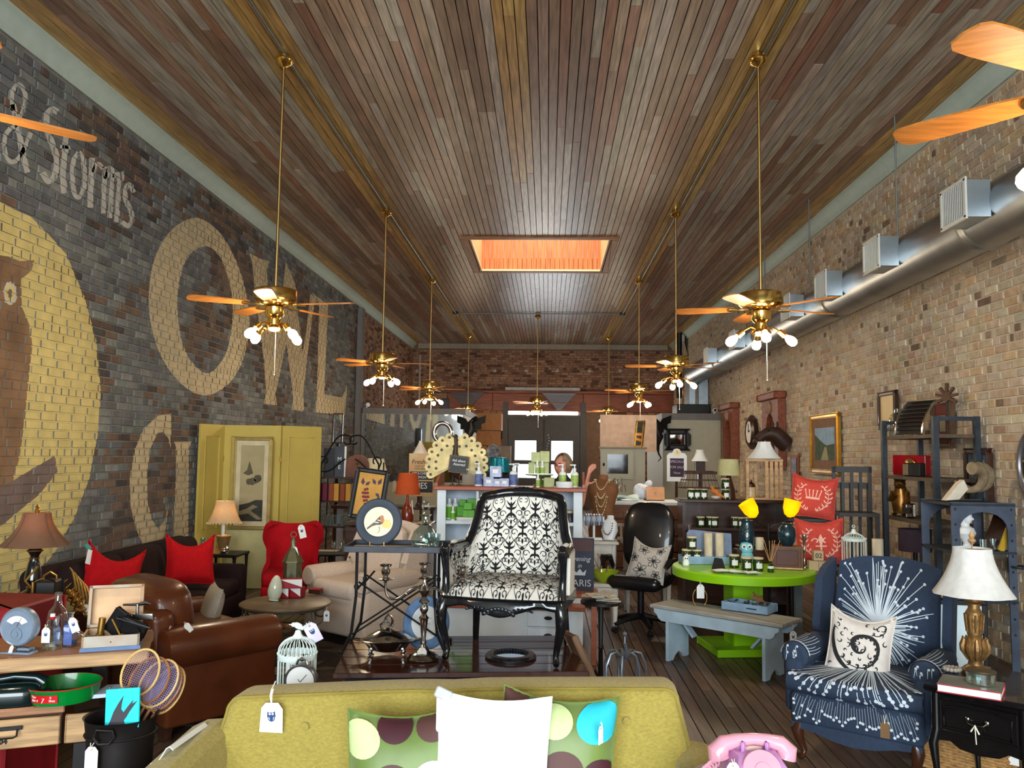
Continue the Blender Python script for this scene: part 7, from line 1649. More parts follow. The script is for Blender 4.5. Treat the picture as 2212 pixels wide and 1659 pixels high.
tr4=bpy.data.objects.new('trim_4',None);put(tr4);tr4['kind']='structure';ob('corner_post',B().box(.12,.22,4.6,(XL+.065,17.3,2.3),b=.01),m_part,tr4)
m_rust_w=mat('beam_redbrown',(128,68,44),.5,var=.3,scale=4,stretch=(.7,6,6))
bz0,bz1=D(1100,888,YB).z,D(1100,850,YB).z
tr5=bpy.data.objects.new('trim_5',None);put(tr5);tr5['kind']='structure'
for k in range(5):
 x0=D(968,860,YB).x+k*1.33;ob('beam_board',B().box(1.325,.10,bz1-bz0,(x0+.66,YB-.05,(bz0+bz1)/2),b=.01),m_rust_w,tr5)
ob('beam_cap',B().box(6.7,.16,.08,(x0-5.33+.66+2.66,YB-.09,bz1+.04),b=.01),m_rust_w,tr5)
for k,px in enumerate((1008,1208)):q=D(px,868,24.2);t=thing('wall_bracket','dark bracketed shelf on the rear beam, %s'%('over the mirrored side','over the door')[k],'bracket',(q.x,24.28,bz0+.1),0,'brackets on the rear beam');ob('bracket_body',
 B().prism([(-.5,.42),(.5,.42),(.2,.1),(.08,-.05),(-.08,-.05),(-.2,.1)],.12),m_wood_d,t)
q=D(1172,840,24.2);t=thing('strip_light','long unlit fluorescent strip fixture on the rear wall','light fixture',(q.x,YB-.06,q.z-.04),0);ob('housing',B().box(2.2,.10,.12,(0,0,.04),b=.01),mat('enamel_grey',(170,166,160),.5),t);ob('tube',
 B().cyl(.02,1.9,(-.95,-.02,-.06),(0,90,0)),m_white_p,t)
for s in(-1,1):ob('end_cap',B().box(.06,.06,.08,(s*1.0,-.02,-.05)),m_iron,t)
for k,px in enumerate((901,933,1001,1069,1137,1204,1273,1340)):q=D(px,801,YB-.012);t=thing('tie_plate','white diamond wall plate, %s from the painted side'%('first','second','third','fourth','fifth','sixth','seventh','eighth')[k],'wall plate',
 (q.x,YB-.012,q.z),0,'diamond plates on the rear wall');ob('plate',B().prism([(0,-.05),(.06,0),(0,.05),(-.06,0)],.012),mat('plate_pale',(190,178,164),.6),t);ob('bolt',B().cyl(.012,.012,(0,-.005,0),(90,0,0),8),m_iron,t)
dx0,dx1=D(1098,950,YB).x,D(1252,950,YB).x
dr_=bpy.data.objects.new('door_1',None);put(dr_);dr_['kind']='structure'
m_dgrey=mat('door_grey',(76,74,74),.6,var=.1);m_sky=mat('daylight_pane',(255,255,255),.5,emit=(236,246,255),estr=5.5)
yd=YB-.06;dz1=D(1170,906,YB).z;w1z0,w1z1=D(1150,994,YB).z,D(1150,952,YB).z;w2z0,w2z1=D(1150,1032,YB).z,D(1150,1003,YB).z
for k,(a,c)in enumerate(((dx0,(dx0+dx1)/2-.02),((dx0+dx1)/2+.02,dx1))):
 w_=c-a;lf_=B();st_=.2
 for bx_ in((st_,.06,dz1,(a+st_/2,yd,dz1/2)),(st_,.06,dz1,(c-st_/2,yd,dz1/2)),(w_-2*st_,.06,dz1-w1z1,((a+c)/2,yd,(dz1+w1z1)/2)),(w_-2*st_,.06,w1z0-w2z1,((a+c)/2,yd,(w1z0+w2z1)/2)),(w_-2*st_,.06,w2z0,((a+c)/2,yd,w2z0/2))):lf_.box(*bx_)
 lo=ob('door_leaf',lf_,m_dgrey,dr_)
 for z0,z1 in((w1z0,w1z1),(w2z0,w2z1)):ob('pane',B().box(w_-2*st_,.02,z1-z0,((a+c)/2,yd+.01,(z0+z1)/2)),m_sky,lo)
ob('door_frame',B().box(.16,.12,dz1+.5,(dx0-.09,yd,(dz1+.5)/2)).box(.16,.12,dz1+.5,(dx1+.09,yd,(dz1+.5)/2)).box(dx1-dx0+.02,.1,.12,((dx0+dx1)/2,yd,dz1+.06)),m_dgrey,dr_)
tz0,tz1=D(1170,896,YB).z,D(1170,883,YB).z;ob('transom_pane',B().box(dx1-dx0-.05,.03,tz1-tz0,((dx0+dx1)/2-.03,yd+.01,(tz0+tz1)/2)),mat('transom_light',(255,255,255),.5,emit=(255,250,240),estr=9),dr_)
q=D(1180,985,24.2)
for k in range(9):ob('string_light',B().ball(.016,c=(D(1184,940,yd-.05).x+.03*math.sin(k),yd-.05,D(1184,940+6*k,yd-.05).z),n=8),m_white_p,dr_)
q=D(1495,882,19);t=thing('air_unit','black fan coil unit on top of the pale partition','air unit',(q.x,19.2,QZ+.002),0);ob('cabinet',B().box(.74,.8,.26,(0,0,.13),b=.01),m_black,t);ob('duct_riser',B().box(.42,.5,.8,(.16,.1,.66)),m_ventbox,
 t);ob('coil_pipe',B().tube([(-.2,-.2,.26),(-.2,-.2,.9),(-.1,0,1.3)],.03,8),m_silver,t);ob('coil_pipe',B().tube([(.1,-.3,.26),(.1,-.3,.75)],.03,8),m_silver,t)
q=D(1548,892,17.9);t=thing('security_camera','small white bullet camera at the end of the pale partition','camera',(q.x-.05,17.9,QZ+.002),0);ob('mount',B().cyl(.02,.05),m_white_p,t);ob('camera_body',B().cyl(.045,.16,(0,.06,.075),(90,
 0,0)),m_white_p,t);ob('lens',B().cyl(.03,.01,(0,-.1,.075),(90,0,0)),m_black,t)
q=D(790,872,17.6);t=thing('security_camera','small white bullet camera on top of the mirrored partition','camera',(q.x,17.7,PZ+.002),30);ob('mount',B().cyl(.02,.05),m_white_p,t);ob('camera_body',B().cyl(.045,.16,(0,.06,.075),(90,0,
 0)),m_white_p,t)
q=D(962,868,18);ob('speaker_box',B().box(.17,.16,.24,(0,0,.12),b=.01),m_black,None,(q.x,18,PZ+.002),label='small black speaker on the mirrored partition',cat='speaker')
def dragon(label,loc,fl):
 t=thing('dragon_figure',label,'figure',loc,0,'black dragon figures')
 ob('body',B().tube([(0,0,-.62),(.03*fl,-.03,-.45),(-.02*fl,-.05,-.28),(.05*fl,-.05,-.12),(.03*fl,-.05,.02),(.10*fl,-.08,.08)],[.015,.05,.08,.09,.06,.05],10).tube([(0,0,-.62),(-.05*fl,-.02,-.72),(.02*fl,-.02,-.8)],[.02,.015,.004],6),
  m_black,t)
 for s in(-1,1):ob('wing',B().prism([(0,0),(.12*s,.16),(.34*s,.24),(.32*s,.08),(.24*s,.05),(.24*s,-.06),(.15*s,-.06),(.14*s,-.14),(.03*s,-.10)],.014,(.02*fl,.0,-.06),(0,0,25*s)),m_black,t)
 ob('head',B().ball(.05,.07,.05,(.13*fl,-.1,.1),n=10).lathe([(.04,0),(.02,.09),(0,.1)],8,(.14*fl,-.14,.09),(100,0,30)),m_black,t);return t
q=D(1024,925,17.2);dragon('black winged dragon clinging to the mirrored partition corner',(PX1+.13,17.25,q.z+.1),1);q=D(1424,925,17.5);dragon('black winged dragon perched at the pale partition corner',(QX0-.12,17.5,q.z+.1),-1)
m_cbx=mat('cardboard',(176,122,78),.8,var=.12);q=random.Random(1)
for k,(px,py0,py1,w,d,lb)in enumerate(((1053,930,893,64,21.7,'orange-lit cardboard box on top of the rear stack'),(1052,962,931,60,21.7,'shadowed cardboard box, second in the rear stack'),(1022,1000,963,34,21.7,'cardboard box beside the turkey fan'),
 (1047,1000,963,14,21.7,'narrow cardboard box beside a grey one'),(1080,1000,963,48,21.7,'grey-brown carton next to the rear door'))):
 a=D(px,py0,d);c=D(px,py1,d);t=thing('carton',lb,'box',(a.x,d,a.z),q.uniform(-4,4));h=c.z-a.z-.004;w_=S(w,d)
 ob('carton_body',B().box(w_-.01,.4,h,(0,0,h/2),b=.004),m_cbx if k!=4 else mat('carton_grey',(150,132,118),.8),t);ob('tape',B().box(.05,.402,.003,(0,0,h)),mat('tape_tan',(150,110,70),.4),t)
bzs=D(1050,1000.6,21.7).z;ob('stock_shelf',B().box(1.6,.8,.05,(0,0,bzs-.026)).box(.05,.7,bzs-.06,(-.75,0,(bzs-.06)/2)).box(.05,.7,bzs-.06,(.75,0,(bzs-.06)/2)),m_wood_d,None,(D(1055,1000,21.7).x,21.8,0),label='dark stock shelf under the cardboard boxes',
 cat='shelf')
q=D(1098,930,23);ob('green_banner',B().sheet(lambda u_,v_:(1.0*(u_-.5),.02*math.sin(9*u_),.5*(v_-.5)+.12*u_),12,4,.01),mat('banner_green',(40,46,36),.9,var=.2),None,(q.x,24.44,q.z),label='dark green banner hung beside the rear door',
 cat='banner')
ccy=14.2;a,c=D(1300,1055,ccy),D(1394,968,ccy)
cbn=thing('pale_cabinet','pale sage cupboard with small glazed door behind the counter','cabinet',(a.x,ccy,0),0);w_=c.x-a.x;w2=D(1368,1000,ccy).x-a.x;zt4=c.z
ob('carcass',B().box(w_,.4,zt4-.02,(w_/2,.23,(zt4-.02)/2)),m_pale,cbn);ob('cornice',B().box(w_+.06,.46,.03,(w_/2,.22,zt4),b=.006),mat('cornice_taupe',(140,132,112),.6),cbn)
zd0,zd1=D(1340,1035,ccy).z,zt4-.04;fr4=B()
for bx_ in((.09,.03,zd1-zd0,(.045,0,(zd0+zd1)/2)),(.09,.03,zd1-zd0,(w2-.045,0,(zd0+zd1)/2)),(w2-.18,.03,.09,(w2/2,0,zd0+.045)),(w2-.18,.03,.07,(w2/2,0,zd1-.035))):fr4.box(*bx_)
do=ob('door',fr4,m_pale,cbn);ob('door_pane',B().box(w2-.18,.01,zd1-zd0-.16,(w2/2,.006,(zd0+zd1)/2+.01)),mat('pane_dark',(34,36,36),.06,var=.1),do);ob('latch',B().ball(.02,.012,.03,(.03,-.02,(zd0+zd1)/2),n=8),m_iron,do)
a,c=D(1296,975,16.5),D(1418,897,16.5);ob('upper_board',B().box(c.x-a.x,.03,c.z-a.z,((c.x-a.x)/2,0,(c.z-a.z)/2)),mat('board_pinkgrey',(176,150,132),.7),None,(a.x,16.5,a.z),label='large plain pinkish board above the pale cabinet',cat='board')
ob('board_post',B().box(.06,.06,a.z),m_pale,None,(a.x+.6,16.5,a.z/2-.001),label='post carrying the pinkish board',cat='post')
q=D(1380,955,14.3);frame_pic('leaning_mirror','tall thin gilt mirror leaning on the pale cabinet','mirror',.20,.46,.025,.03,m_gold,(q.x,14.42,zt4+.017),(-8,0,-50),0,None,m_mirror)
# right partition goods
yq=17.66
def wallframe(nm,lb,cat,px0,py0,px1,py1,d,fw,m_f,mw=0,mm=None,mp=None,art=None):
 a,c=D(px0,py1,d),D(px1,py0,d);return frame_pic(nm,lb,cat,c.x-a.x,c.z-a.z,fw,.03,m_f,((a.x+c.x)/2,d,a.z),(0,0,0),mw,mm,mp,art)
wallframe('black_mirror','wide black framed square mirror on the pale partition','mirror',1434,926,1492,973,yq,.13,m_black,0,None,m_mirror)
q=D(1462,1015,12.5);w_=S(42,12.5);h_=S(70,12.5);t=thing('chalkboard_clock','white framed chalkboard sign with small round clock on top','sign',(q.x,12.5,D(1462,1040,12.5).z),0)
ob('sign_frame',B().prism([(-w_/2,0),(w_/2,0),(w_/2,h_*.78),(w_*.38,h_*.86),(w_*.22,h_*.87),(w_*.15,h_*.97),(0,h_),(-w_*.15,h_*.97),(-w_*.22,h_*.87),(-w_*.38,h_*.86),(-w_/2,h_*.78)],.03),m_white_p,t);ob('chalk_panel',B().box(w_*.7,
 .006,h_*.56,(0,-.017,h_*.42)),mat('slate_purple',(44,34,50),.6),t)
for k,s_ in enumerate(('SPECIALS','FOR SALE','Now')):text('chalk_writing',s_,w_*.17,mat('chalk_pink',(200,170,200),.8),t,(0,-.0206,h_*(.6-.17*k)),(90,0,0),.0003)
co=ob('clock_dial',B().lathe([(w_*.17,0),(w_*.17,.01),(0,.012)],20,(0,-.014,h_*.87),(90,0,0)),mat('dial_cream',(226,210,170),.5),t);ob('clock_hand',B().tube([(0,-.028,h_*.87),(0,-.028,h_*.87+w_*.12)],.003,5).tube([(0,-.028,h_*.87),
 (w_*.05,-.028,h_*.85)],.003,5),m_ink,co)
ob('sign_easel',B().tube([(0,.03,0),(0,.06,-t.location.z)],.02,8),m_wood_d,t)
yk=10.6;ka,kb=D(1295,1090,yk),D(1478,1090,yk);KZ=D(1380,1084,yk).z
kc=thing('sales_counter','long wood plank sales counter with white top','counter',((ka.x+kb.x)/2+.1,yk,0),0);kw=kb.x-ka.x+.2
ob('counter_top',B().box(kw,.7,.04,(0,.33,KZ-.02),b=.004),m_white_p,kc)
for k in range(5):ob('front_plank',B().box(kw-.04,.02,KZ/5-.012,(0,.02,KZ/5*(k+.5)-.02),b=.004),mat('plank_brown',(122,78,52),.55,var=.25,scale=5,stretch=(.8,7,7)),kc)
ob('counter_case',B().box(kw-.06,.6,KZ-.05,(0,.34,(KZ-.05)/2)),m_wood_d,kc)
for k,(px,w)in enumerate(((1394,24),(1418,20))):q=D(px,1098,yk-.02);t=thing('counter_notice','small white notice taped to the counter edge, %s'%('with a line of writing','plain')[k],'notice',(q.x,yk-.006,q.z-.06),0);ob('sheet',B().box(S(w,
 yk),.002,.11,(0,0,.05)),m_paper,t);(ob('printing',B().box(.08,.0006,.012,(0,-.0014,.055)),MATS['print_grey'],t)if k==0 else None)
q=D(1415,1066,yk+.3);t=thing('laptop','open copper coloured laptop back on the counter','laptop',(q.x,yk+.3,KZ+.001),4);ob('lid',B().box(.24,.008,.17,(0,-.02,.095),(-12,0,0),b=.003),mat('copper_lid',(214,160,120),.35,.3),t);ob('keyboard_base',
 B().box(.24,.17,.01,(0,.08,.006),b=.002),m_iron_g,t);ob('lid_mark',B().box(.022,.002,.022,(0,-.027,.1),(-12,0,0)),m_wood_m,t)
q=D(1388,1062,yk+.4);ob('plastic_bag',B().ball(.11,.09,.10,(0,0,.10),(0,12,0),14,e=.8).ball(.05,.04,.06,(.09,0,.19),(0,40,0),10),mat('bag_white',(214,220,232),.3,var=.2,scale=20,bump=.5,bscale=30),None,(q.x,yk+.5,KZ+.012),label='crumpled white plastic bag behind the laptop',
 cat='bag')
q=D(1350,1080,yk+.2);ob('folded_cloths',B().sheet(lambda u_,v_:(.34*(u_-.5),.2*(v_-.5),.03+.02*math.sin(5*u_)*math.cos(3*v_)),10,6,.03),mat('cloth_aqua',(206,226,222),.9),None,(q.x,yk+.2,KZ+.03),label='pile of pale aqua cloths on the counter',
 cat='cloth')
q=D(1333,1065,yk+.35);t=thing('jewellery_tree','silver wire jewellery tree hung with beads on the counter','jewellery stand',(q.x,yk+.35,KZ+.001),0)
ob('tree_stem',B().lathe([(0,0),(.06,0),(.05,.01),(.008,.02),(.008,.26),(0,.27)],12),m_silver,t)
for k in range(6):a=k*1.05;ob('branch',B().tube([(0,0,.12+.03*(k%3)),(.06*math.cos(a),.06*math.sin(a),.2+.02*k),(.10*math.cos(a),.10*math.sin(a),.19+.02*k),(.11*math.cos(a),.11*math.sin(a),.10)],.005,6),m_silver,t)
yf=8.95;q=D(1303,1100,yf);dfm=thing('dress_form','brown cloth dress form draped with pale bead necklaces','mannequin',(q.x,yf,0),-16);ztp=D(1303,1026,yf).z;k_=ztp
ob('torso',B().lathe([(0,k_-.66),(.15,k_-.66),(.16,k_-.58),(.12,k_-.42),(.11,k_-.36),(.14,k_-.25),(.165,k_-.17),(.16,k_-.11),(.1,k_-.065),(.052,k_-.045),(.05,k_),(0,k_+.006)],28,sy=.72),mat('form_brown',(128,84,52),.8,var=.15),dfm)
for s in(-1,1):ob('arm_cap',B().lathe([(0,0),(.04,0),(.042,.008),(0,.012)],16,(s*.145,0,k_-.14),(0,s*90,0),sy=.9,sx=1.2),m_wood_d,dfm)
ob('stand',B().lathe([(0,0),(.2,0),(.19,.02),(.03,.05),(.02,.08),(.02,k_-.65)],16),m_wood_d,dfm)
for k in range(4):
 d_=.10+.09*k;P=[]
 for i in range(19):t_=i/18*2-1;x=.065*t_*(1+.1*k);P.append((x,-.05-.075*(1-t_*t_)**.5-.0,k_-.05-d_*(1-t_*t_)**.8))
 nb_=B()
 for p_ in P:nb_.ball(.0075+.001*(k%2),c=p_,n=6)
 nk=ob('bead_necklace',nb_.tube(P,.002,4),mat('bead_cream',(216,196,150),.4,var=.2),None,(q.x,yf,0),-16,label='strand of cream beads on the dress form, %s'%('shortest','second shortest','second longest','longest')[k],cat='necklace',
  group='necklaces on the dress form')
m_blkl=mat('leather_black_soft',(18,18,20),.28,var=.2,coat=.3)
ocx=D(1385,1250,7.75);oc=thing('office_chair','black leather swivel office chair by the lime table','office chair',(ocx.x,7.78,0),-24)
b=B();rbox(b,.5,.5,.13,(0,-.02,.45),.064);ob('seat',b,m_blkl,oc);b=B();b.ball(.25,.07,.32,(0,.24,.83),(-10,0,0),20,e=.62);ob('backrest',b,m_blkl,oc)
for s in(-1,1):ob('armrest',B().tube([(s*.24,.12,.44),(s*.31,.1,.56),(s*.31,.02,.64),(s*.31,-.16,.645),(s*.29,-.2,.60)],[.02,.022,.03,.032,.022],8),m_blkl,oc)
ob('back_bracket',B().tube([(0,.15,.38),(0,.28,.42),(0,.29,.6)],.03,8),m_iron,oc);ob('gas_lift',B().cyl(.03,.3,(0,0,.1)),m_iron,oc)
for k in range(5):
 a=2*PI*k/5+.3;lg_=ob('star_leg',B().tube([(.03*math.cos(a),.03*math.sin(a),.13),(.16*math.cos(a),.16*math.sin(a),.11),(.28*math.cos(a),.28*math.sin(a),.075)],[.03,.024,.018],8),m_iron,oc);ob('caster',B().cyl(.028,.04,(.28*math.cos(a)-.02*math.sin(a),
  .28*math.sin(a)+.02*math.cos(a),.029),(90,0,math.degrees(a)+0),12),m_black,lg_)
q=D(1402,1212,7.55);bp_=pillow('printed_pillow','grey linen pillow printed with black sketch blossoms on the office chair',.34,.36,.12,(q.x,7.58,q.z),(-14,10,-20),mat('linen_oat',(178,170,160),.9,var=.08,scale=60),.09,.05);sfp=cushion_surf(.34,
 .36,.12,.09,.05);pb=B()
for cu,cv_,s_,ph_ in((.68,.5,.2,.3),(.35,.82,.17,1.2),(.36,.2,.2,2),(.8,.16,.13,1),(.12,.5,.13,.5),(.8,.84,.12,2.5)):
 for k in range(5):
  a=ph_+k*1.256;stroke(pb,sfp,[(cu,cv_),(cu+s_*.7*math.cos(a-.4),cv_+s_*.7*math.sin(a-.4)),(cu+s_*math.cos(a),cv_+s_*math.sin(a)),(cu+s_*.7*math.cos(a+.4),cv_+s_*.7*math.sin(a+.4)),(cu,cv_)],.02,.0015)
 stroke(pb,sfp,spiral(cu,cv_,s_*.35,.01,0,8,12),.018,.0016)
ob('blossom_print',pb,m_ink,bp_,sharp=180)
# goods along the left rear
def rack_shelf(t,w,d,z,m):return ob('shelf',B().box(w,d,.02,(0,0,z),b=.003),m,t)
ry=9.75;a,c=D(668,1000,ry),D(798,1000,ry);rw=c.x-a.x;rcx=(a.x+c.x)/2
bk3=thing('bakers_rack','black wrought iron bakers rack with scrolled top beyond the yellow screen','rack',(rcx,10.45,0),0);zT=D(740,938,ry).z;zR=D(740,1000,ry).z
zs=[D(740,y,ry).z for y in(1036,1090,1148)]
for x in(-rw/2,rw/2):
 for y in(-.16,.16):ob('upright',B().cyl(.009,zR,(x,y,0),n=8),m_iron,bk3)
for z in zs:rack_shelf(bk3,rw,.34,z,m_wood_d)
for s in(-1,1):
 P=bez((s*rw*.5,-.16,zR-.02),(s*rw*.42,-.16,zR+.06),(s*rw*.28,-.16,zT+.02),(s*rw*.12,-.16,zT-.0),10)+[(s*(.02+.05*math.cos(t)+.02),-.16,zT-.06+.055*math.sin(t))for t in[PI/2-.3+k*.45 for k in range(11)]]
 ob('top_scroll',B().tube(P,.011,6),m_iron,bk3)
 ob('end_scroll',B().tube([(s*(rw*.5+.0),-.16,zR-.08),(s*(rw*.5+.03),-.16,zR)]+[(s*(rw*.5-.02+.05*math.cos(t)),-.16,zR+.02+.05*math.sin(t))for t in[k*.5 for k in range(9)]],.010,6),m_iron,bk3)
 ob('lower_scroll',B().tube(bez((s*rw*.5,-.16,zR-.12),(s*rw*.3,-.16,zR-.14),(s*rw*.2,-.16,zR+.02),(s*.06,-.16,zR+.04),8),.009,6),m_iron,bk3)
def onR(px,z,dd=0):q=D(px,1000,10.35+dd);return(q.x,10.35+dd,z+.011)
t=thing('box_sign','black box sign with white letters on the iron rack','sign',onR(722,zs[0]),0);ob('panel',B().box(.13,.06,.36,(-.06,0,.18)),m_black,t);ob('panel',B().box(.12,.05,.38,(.07,.01,.19),(0,0,0)),m_iron_g,t);ob('white_edge',
 B().box(.012,.052,.38,(.136,.01,.19)),m_paper,t)
for k,s_ in enumerate('ME'):text('lettering',s_,.07,m_paper,t,(.07,-.017,.22-.1*k),(90,0,0),.0005)
t=thing('arched_board','brown round-topped wooden board on the iron rack','board',onR(772,zs[0],.08),0);ob('panel',B().prism([(-.15,0),(.15,0),(.15,.15)]+[(.15*math.cos(a_),.15+.13*math.sin(a_))for a_ in[k*PI/10 for k in range(1,10)]]+[(-.15,
 .15)],.03),mat('board_brown',(112,66,46),.6,var=.2),t);ob('knob',B().ball(.018,c=(0,-.025,.17),n=8),m_gold,t)
m_rb=[mat('book_maroon',(96,18,44),.6),mat('book_amber',(196,140,44),.6),mat('book_rust',(140,60,30),.6)]
for k,(px,mi,lb)in enumerate(((694,0,'maroon, closest to the screen'),(707,0,'maroon, second'),(721,2,'rust'),(732,1,'amber, first'),(745,2,'dark rust'),(757,1,'amber, second'))):
 p=onR(px,zs[1]);t=thing('linen_box','upright linen covered box on the rack, %s'%lb,'box',p,0,'linen boxes on the iron rack');ob('box_body',B().box(.062,.18,.21,(0,0,.105),b=.003),m_rb[mi],t)
for k,px in enumerate((697,713,727,742,757)):p=onR(px,zs[2]);ob('glass_tumbler',B().lathe([(0,0),(.03,0),(.036,.13),(.033,.13),(.028,.008),(0,.008)],14),m_glass,None,p,label='clear tumbler on the lower rack shelf, %s from the screen'%('first',
 'second','third','fourth','fifth')[k],cat='glass',group='tumblers on the iron rack')
q=D(715,1192,9.35);t=thing('glass_table','low black round table with striped cloth and two wine glasses','table',(q.x,q.y,0),0);ob('table_top',B().lathe([(0,q.z-.02),(.26,q.z-.02),(.27,q.z-.01),(.26,q.z),(0,q.z)],28),m_black,t);ob('pedestal',
 B().lathe([(0,0),(.16,0),(.03,.04),(.03,q.z-.02)],14),m_black,t);ob('striped_cloth',B().box(.28,.16,.004,(-.08,.08,q.z+.003)),mat('cloth_stripe',(190,176,160),.9,var=.5,scale=3,stretch=(1,30,1)),t)
for k,px in enumerate((722,737)):q=Vector((D(px,1196,9.22).x,9.22,t.children[0].bound_box[1][2]+.001));ob('wine_glass',B().lathe([(.03,0),(.03,.003),(.005,.01),(.005,.07),(.03,.09),(.034,.14),(.03,.15),(.028,.14),(.004,.085)],14),m_glass,
 None,q,label='stemmed wine glass on the low black table, %s one'%('screen-side','chair-side')[k],cat='glass',group='wine glasses')
sy=8.75;a,c=D(752,1120,sy),D(936,1120,sy);sbz=.86
sb_=thing('dark_sideboard','dark wooden sideboard behind the cream wing chair','sideboard',((a.x+c.x)/2,sy,0),0);sw_=c.x-a.x
ob('top',B().box(sw_,.4,.03,(0,0,sbz-.016),b=.005),m_wood_d,sb_);ob('carcass',B().box(sw_-.04,.36,sbz-.15,(0,0,(sbz-.15)/2+.1)),m_wood_d,sb_)
for k in(-1,1):d=ob('door',B().box(sw_/2-.04,.015,sbz-.26,(k*sw_/4,-.187,sbz/2+.04),b=.004),m_wood_d,sb_);ob('knob',B().ball(.014,c=(k*.03,-.205,sbz*.6),n=8),m_gold,d)
for x in(-sw_/2+.05,sw_/2-.05):
 for y in(-.15,.15):ob('leg',B().box(.04,.04,.1,(x,y,.05)),m_wood_d,sb_)
def art_grape(p,w,h,zc):
 for k,(x,z)in enumerate([(-.18,.1),(-.10,.12),(-.24,.02),(-.15,.02),(-.06,.03),(-.2,-.07),(-.11,-.07),(-.02,-.06),(-.14,-.16),(-.05,-.15),(-.08,-.24),(-.0,-.24),(-.04,-.32)]):print_flat(p,'painted_grape',[[(x*w+w*.06*math.cos(q_),
  zc+z*h+w*.06*math.sin(q_))for q_ in[i*PI/4 for i in range(8)]]],mat('grape',(122,48,56),.7,var=.3,scale=40),-.0042-.0001*k)
 print_flat(p,'painted_leaf',[[(cx*w+s_*w*math.cos(an)*u_-s_*w*.35*math.sin(an)*v_,zc+cz*h+s_*w*math.sin(an)*u_+s_*w*.35*math.cos(an)*v_)for u_,v_ in((0,0),(.4,.8),(1,0),(.4,-.8))]for cx,cz,s_,an in((-.3,.2,.3,1.7),(-.2,.2,.26,.8),
  (.2,.25,.28,2.2),(.3,.25,.3,1.2),(.25,.05,.25,-.6),(.2,-.1,.24,-1.8),(.35,-.02,.22,-1.0))],mat('leaf_violet',(86,66,84),.7),-.0058)
q=D(787,1128,8.62);frame_pic('grape_picture','tilted black framed picture of grapes and leaves','picture',S(76,8.6),S(112,8.6),.05,.03,m_black,(q.x,8.62,sbz+.02),(-8,7,0),0,None,mat('art_ochre',(206,156,76),.7,var=.15,scale=6),art_grape)
q=D(880,1100,8.65);u=8.65/FPX;ol=thing('table_lamp','lit lamp with orange drum shade and red-brown bottle base','lamp',(q.x,8.65,sbz),0);zb_,zt_2=D(884,1068,8.65).z-sbz,D(884,1022,8.65).z-sbz
ob('base',B().lathe([(0,0),(.062,0),(.066,.01),(.06,zb_-.16),(.03,zb_-.1),(.014,zb_-.06),(.012,zb_+.03)],20),mat('glaze_oxblood',(118,40,20),.25,var=.3,coat=.4),ol);sh=B();pf=[(27*u,zb_),(20*u,zt_2)];sh.lathe(pf,32,caps=False);sh.lathe([(r-.003,
 z)for r,z in pf][::-1],32,caps=False);ob('lamp_shade',sh,shademat('shade_orange',(186,90,42),(226,130,74),1,.35),ol);ob('bulb',B().ball(.03,.03,.04,(0,0,zb_+.09)),MATS['bulb_warm'],ol);lamp('orange_lamp_light',(q.x,8.65,sbz+zb_+.1),
 5,(1,.72,.46),.03)
ob('tied_tassel',B().tube([(.05,-.03,zb_-.06),(.066,-.03,zb_-.2)],.005,5),m_string,ol)
q=D(850,1050,8.85);t=thing('gooseneck_lamp','black gooseneck lamp with dim glass shade beside the grape picture','lamp',(D(828,1100,8.85).x,8.8,sbz),0);zg=D(830,1028,8.8).z-sbz;ob('neck',B().tube([(0,0,.01),(-.02,0,zg*.6),(0,0,zg),
 (.08,-.02,zg+.01),(.12,-.03,zg-.06)],.009,8),m_iron,t);ob('glass_shade',B().lathe([(.015,0),(.03,-.03),(.07,-.11),(.068,-.11),(.026,-.03)],18,(.12,-.03,zg-.05),(0,-20,0),caps=False),mat('shade_stone',(150,136,106),.5),t);ob('foot',
 B().cyl(.06,.012),m_iron,t)
q=D(909,1072,11.5);w_,h_=S(54,11.5),S(92,11.5);pz_=D(909,1072,11.5).z;t=thing('pie_sign','rusty cream tin sign for fresh pies with black lettering bands','sign',(q.x,11.5,pz_),0)
ob('sign_sheet',B().box(w_,.012,h_,(0,0,h_/2)),mat('tin_cream',(206,190,150),.6,var=.25,scale=5,c2=(190,140,96)),t)
for s_,z,sz_,mm in(('Fresh D',.80,.085,m_ink),('OUR OWN',.70,.035,m_ink),('OVEN BAKED',.64,.032,m_ink)):text('sign_lettering',s_,sz_,mm,t,(0,-.0068,h_*z),(90,0,0),.0004,shear=.2 if z>.75 else 0)
for z,hh in((.48,.19),(.22,.26)):ob('black_band',B().box(w_*.94,.002,h_*hh,(0,-.007,h_*z)),m_black,t)
for s_,z,sz_ in(('APPLE-CHERRY',.53,.046),('LEMON',.44,.05),('PIES',.24,.12)):text('sign_lettering',s_,sz_,m_paper,t,(0,-.0084,h_*z),(90,0,0),.0004,sx=.85)
ob('sign_post',B().box(.03,.03,pz_,(0,.03,-pz_/2)),m_wood_d,t)
tbl=ob('back_bench',B().box(1.5,.5,.04,(0,0,.78)).box(.05,.4,.76,(-.7,0,.38)).box(.05,.4,.76,(.7,0,.38)),m_wood_d,None,(D(835,1060,12.2).x,12.2,0),label='dark trestle table in front of the big mirror',cat='table')
def shade_lamp(lb,px,y0,y1,d,r0,r1,m,grp=None):
 q=D(px,y1,d);zb_=q.z-.8;u=d/FPX;t=thing('table_lamp',lb,'lamp',(q.x,d,.801),0,grp);hh=D(px,y0,d).z-q.z;b=B();bell_shade(b,r0*u,r1*u,hh,zb_,20,p=1.3);ob('lamp_shade',b,m,t);ob('base',B().lathe([(0,0),(.07,0),(.05,.02),(.03,.06),(.05,
  zb_*.5),(.015,zb_*.9),(.01,zb_+.03)],14),m_wood_d,t)
m_shc=mat('shade_ivory',(206,200,168),.8,var=.05)
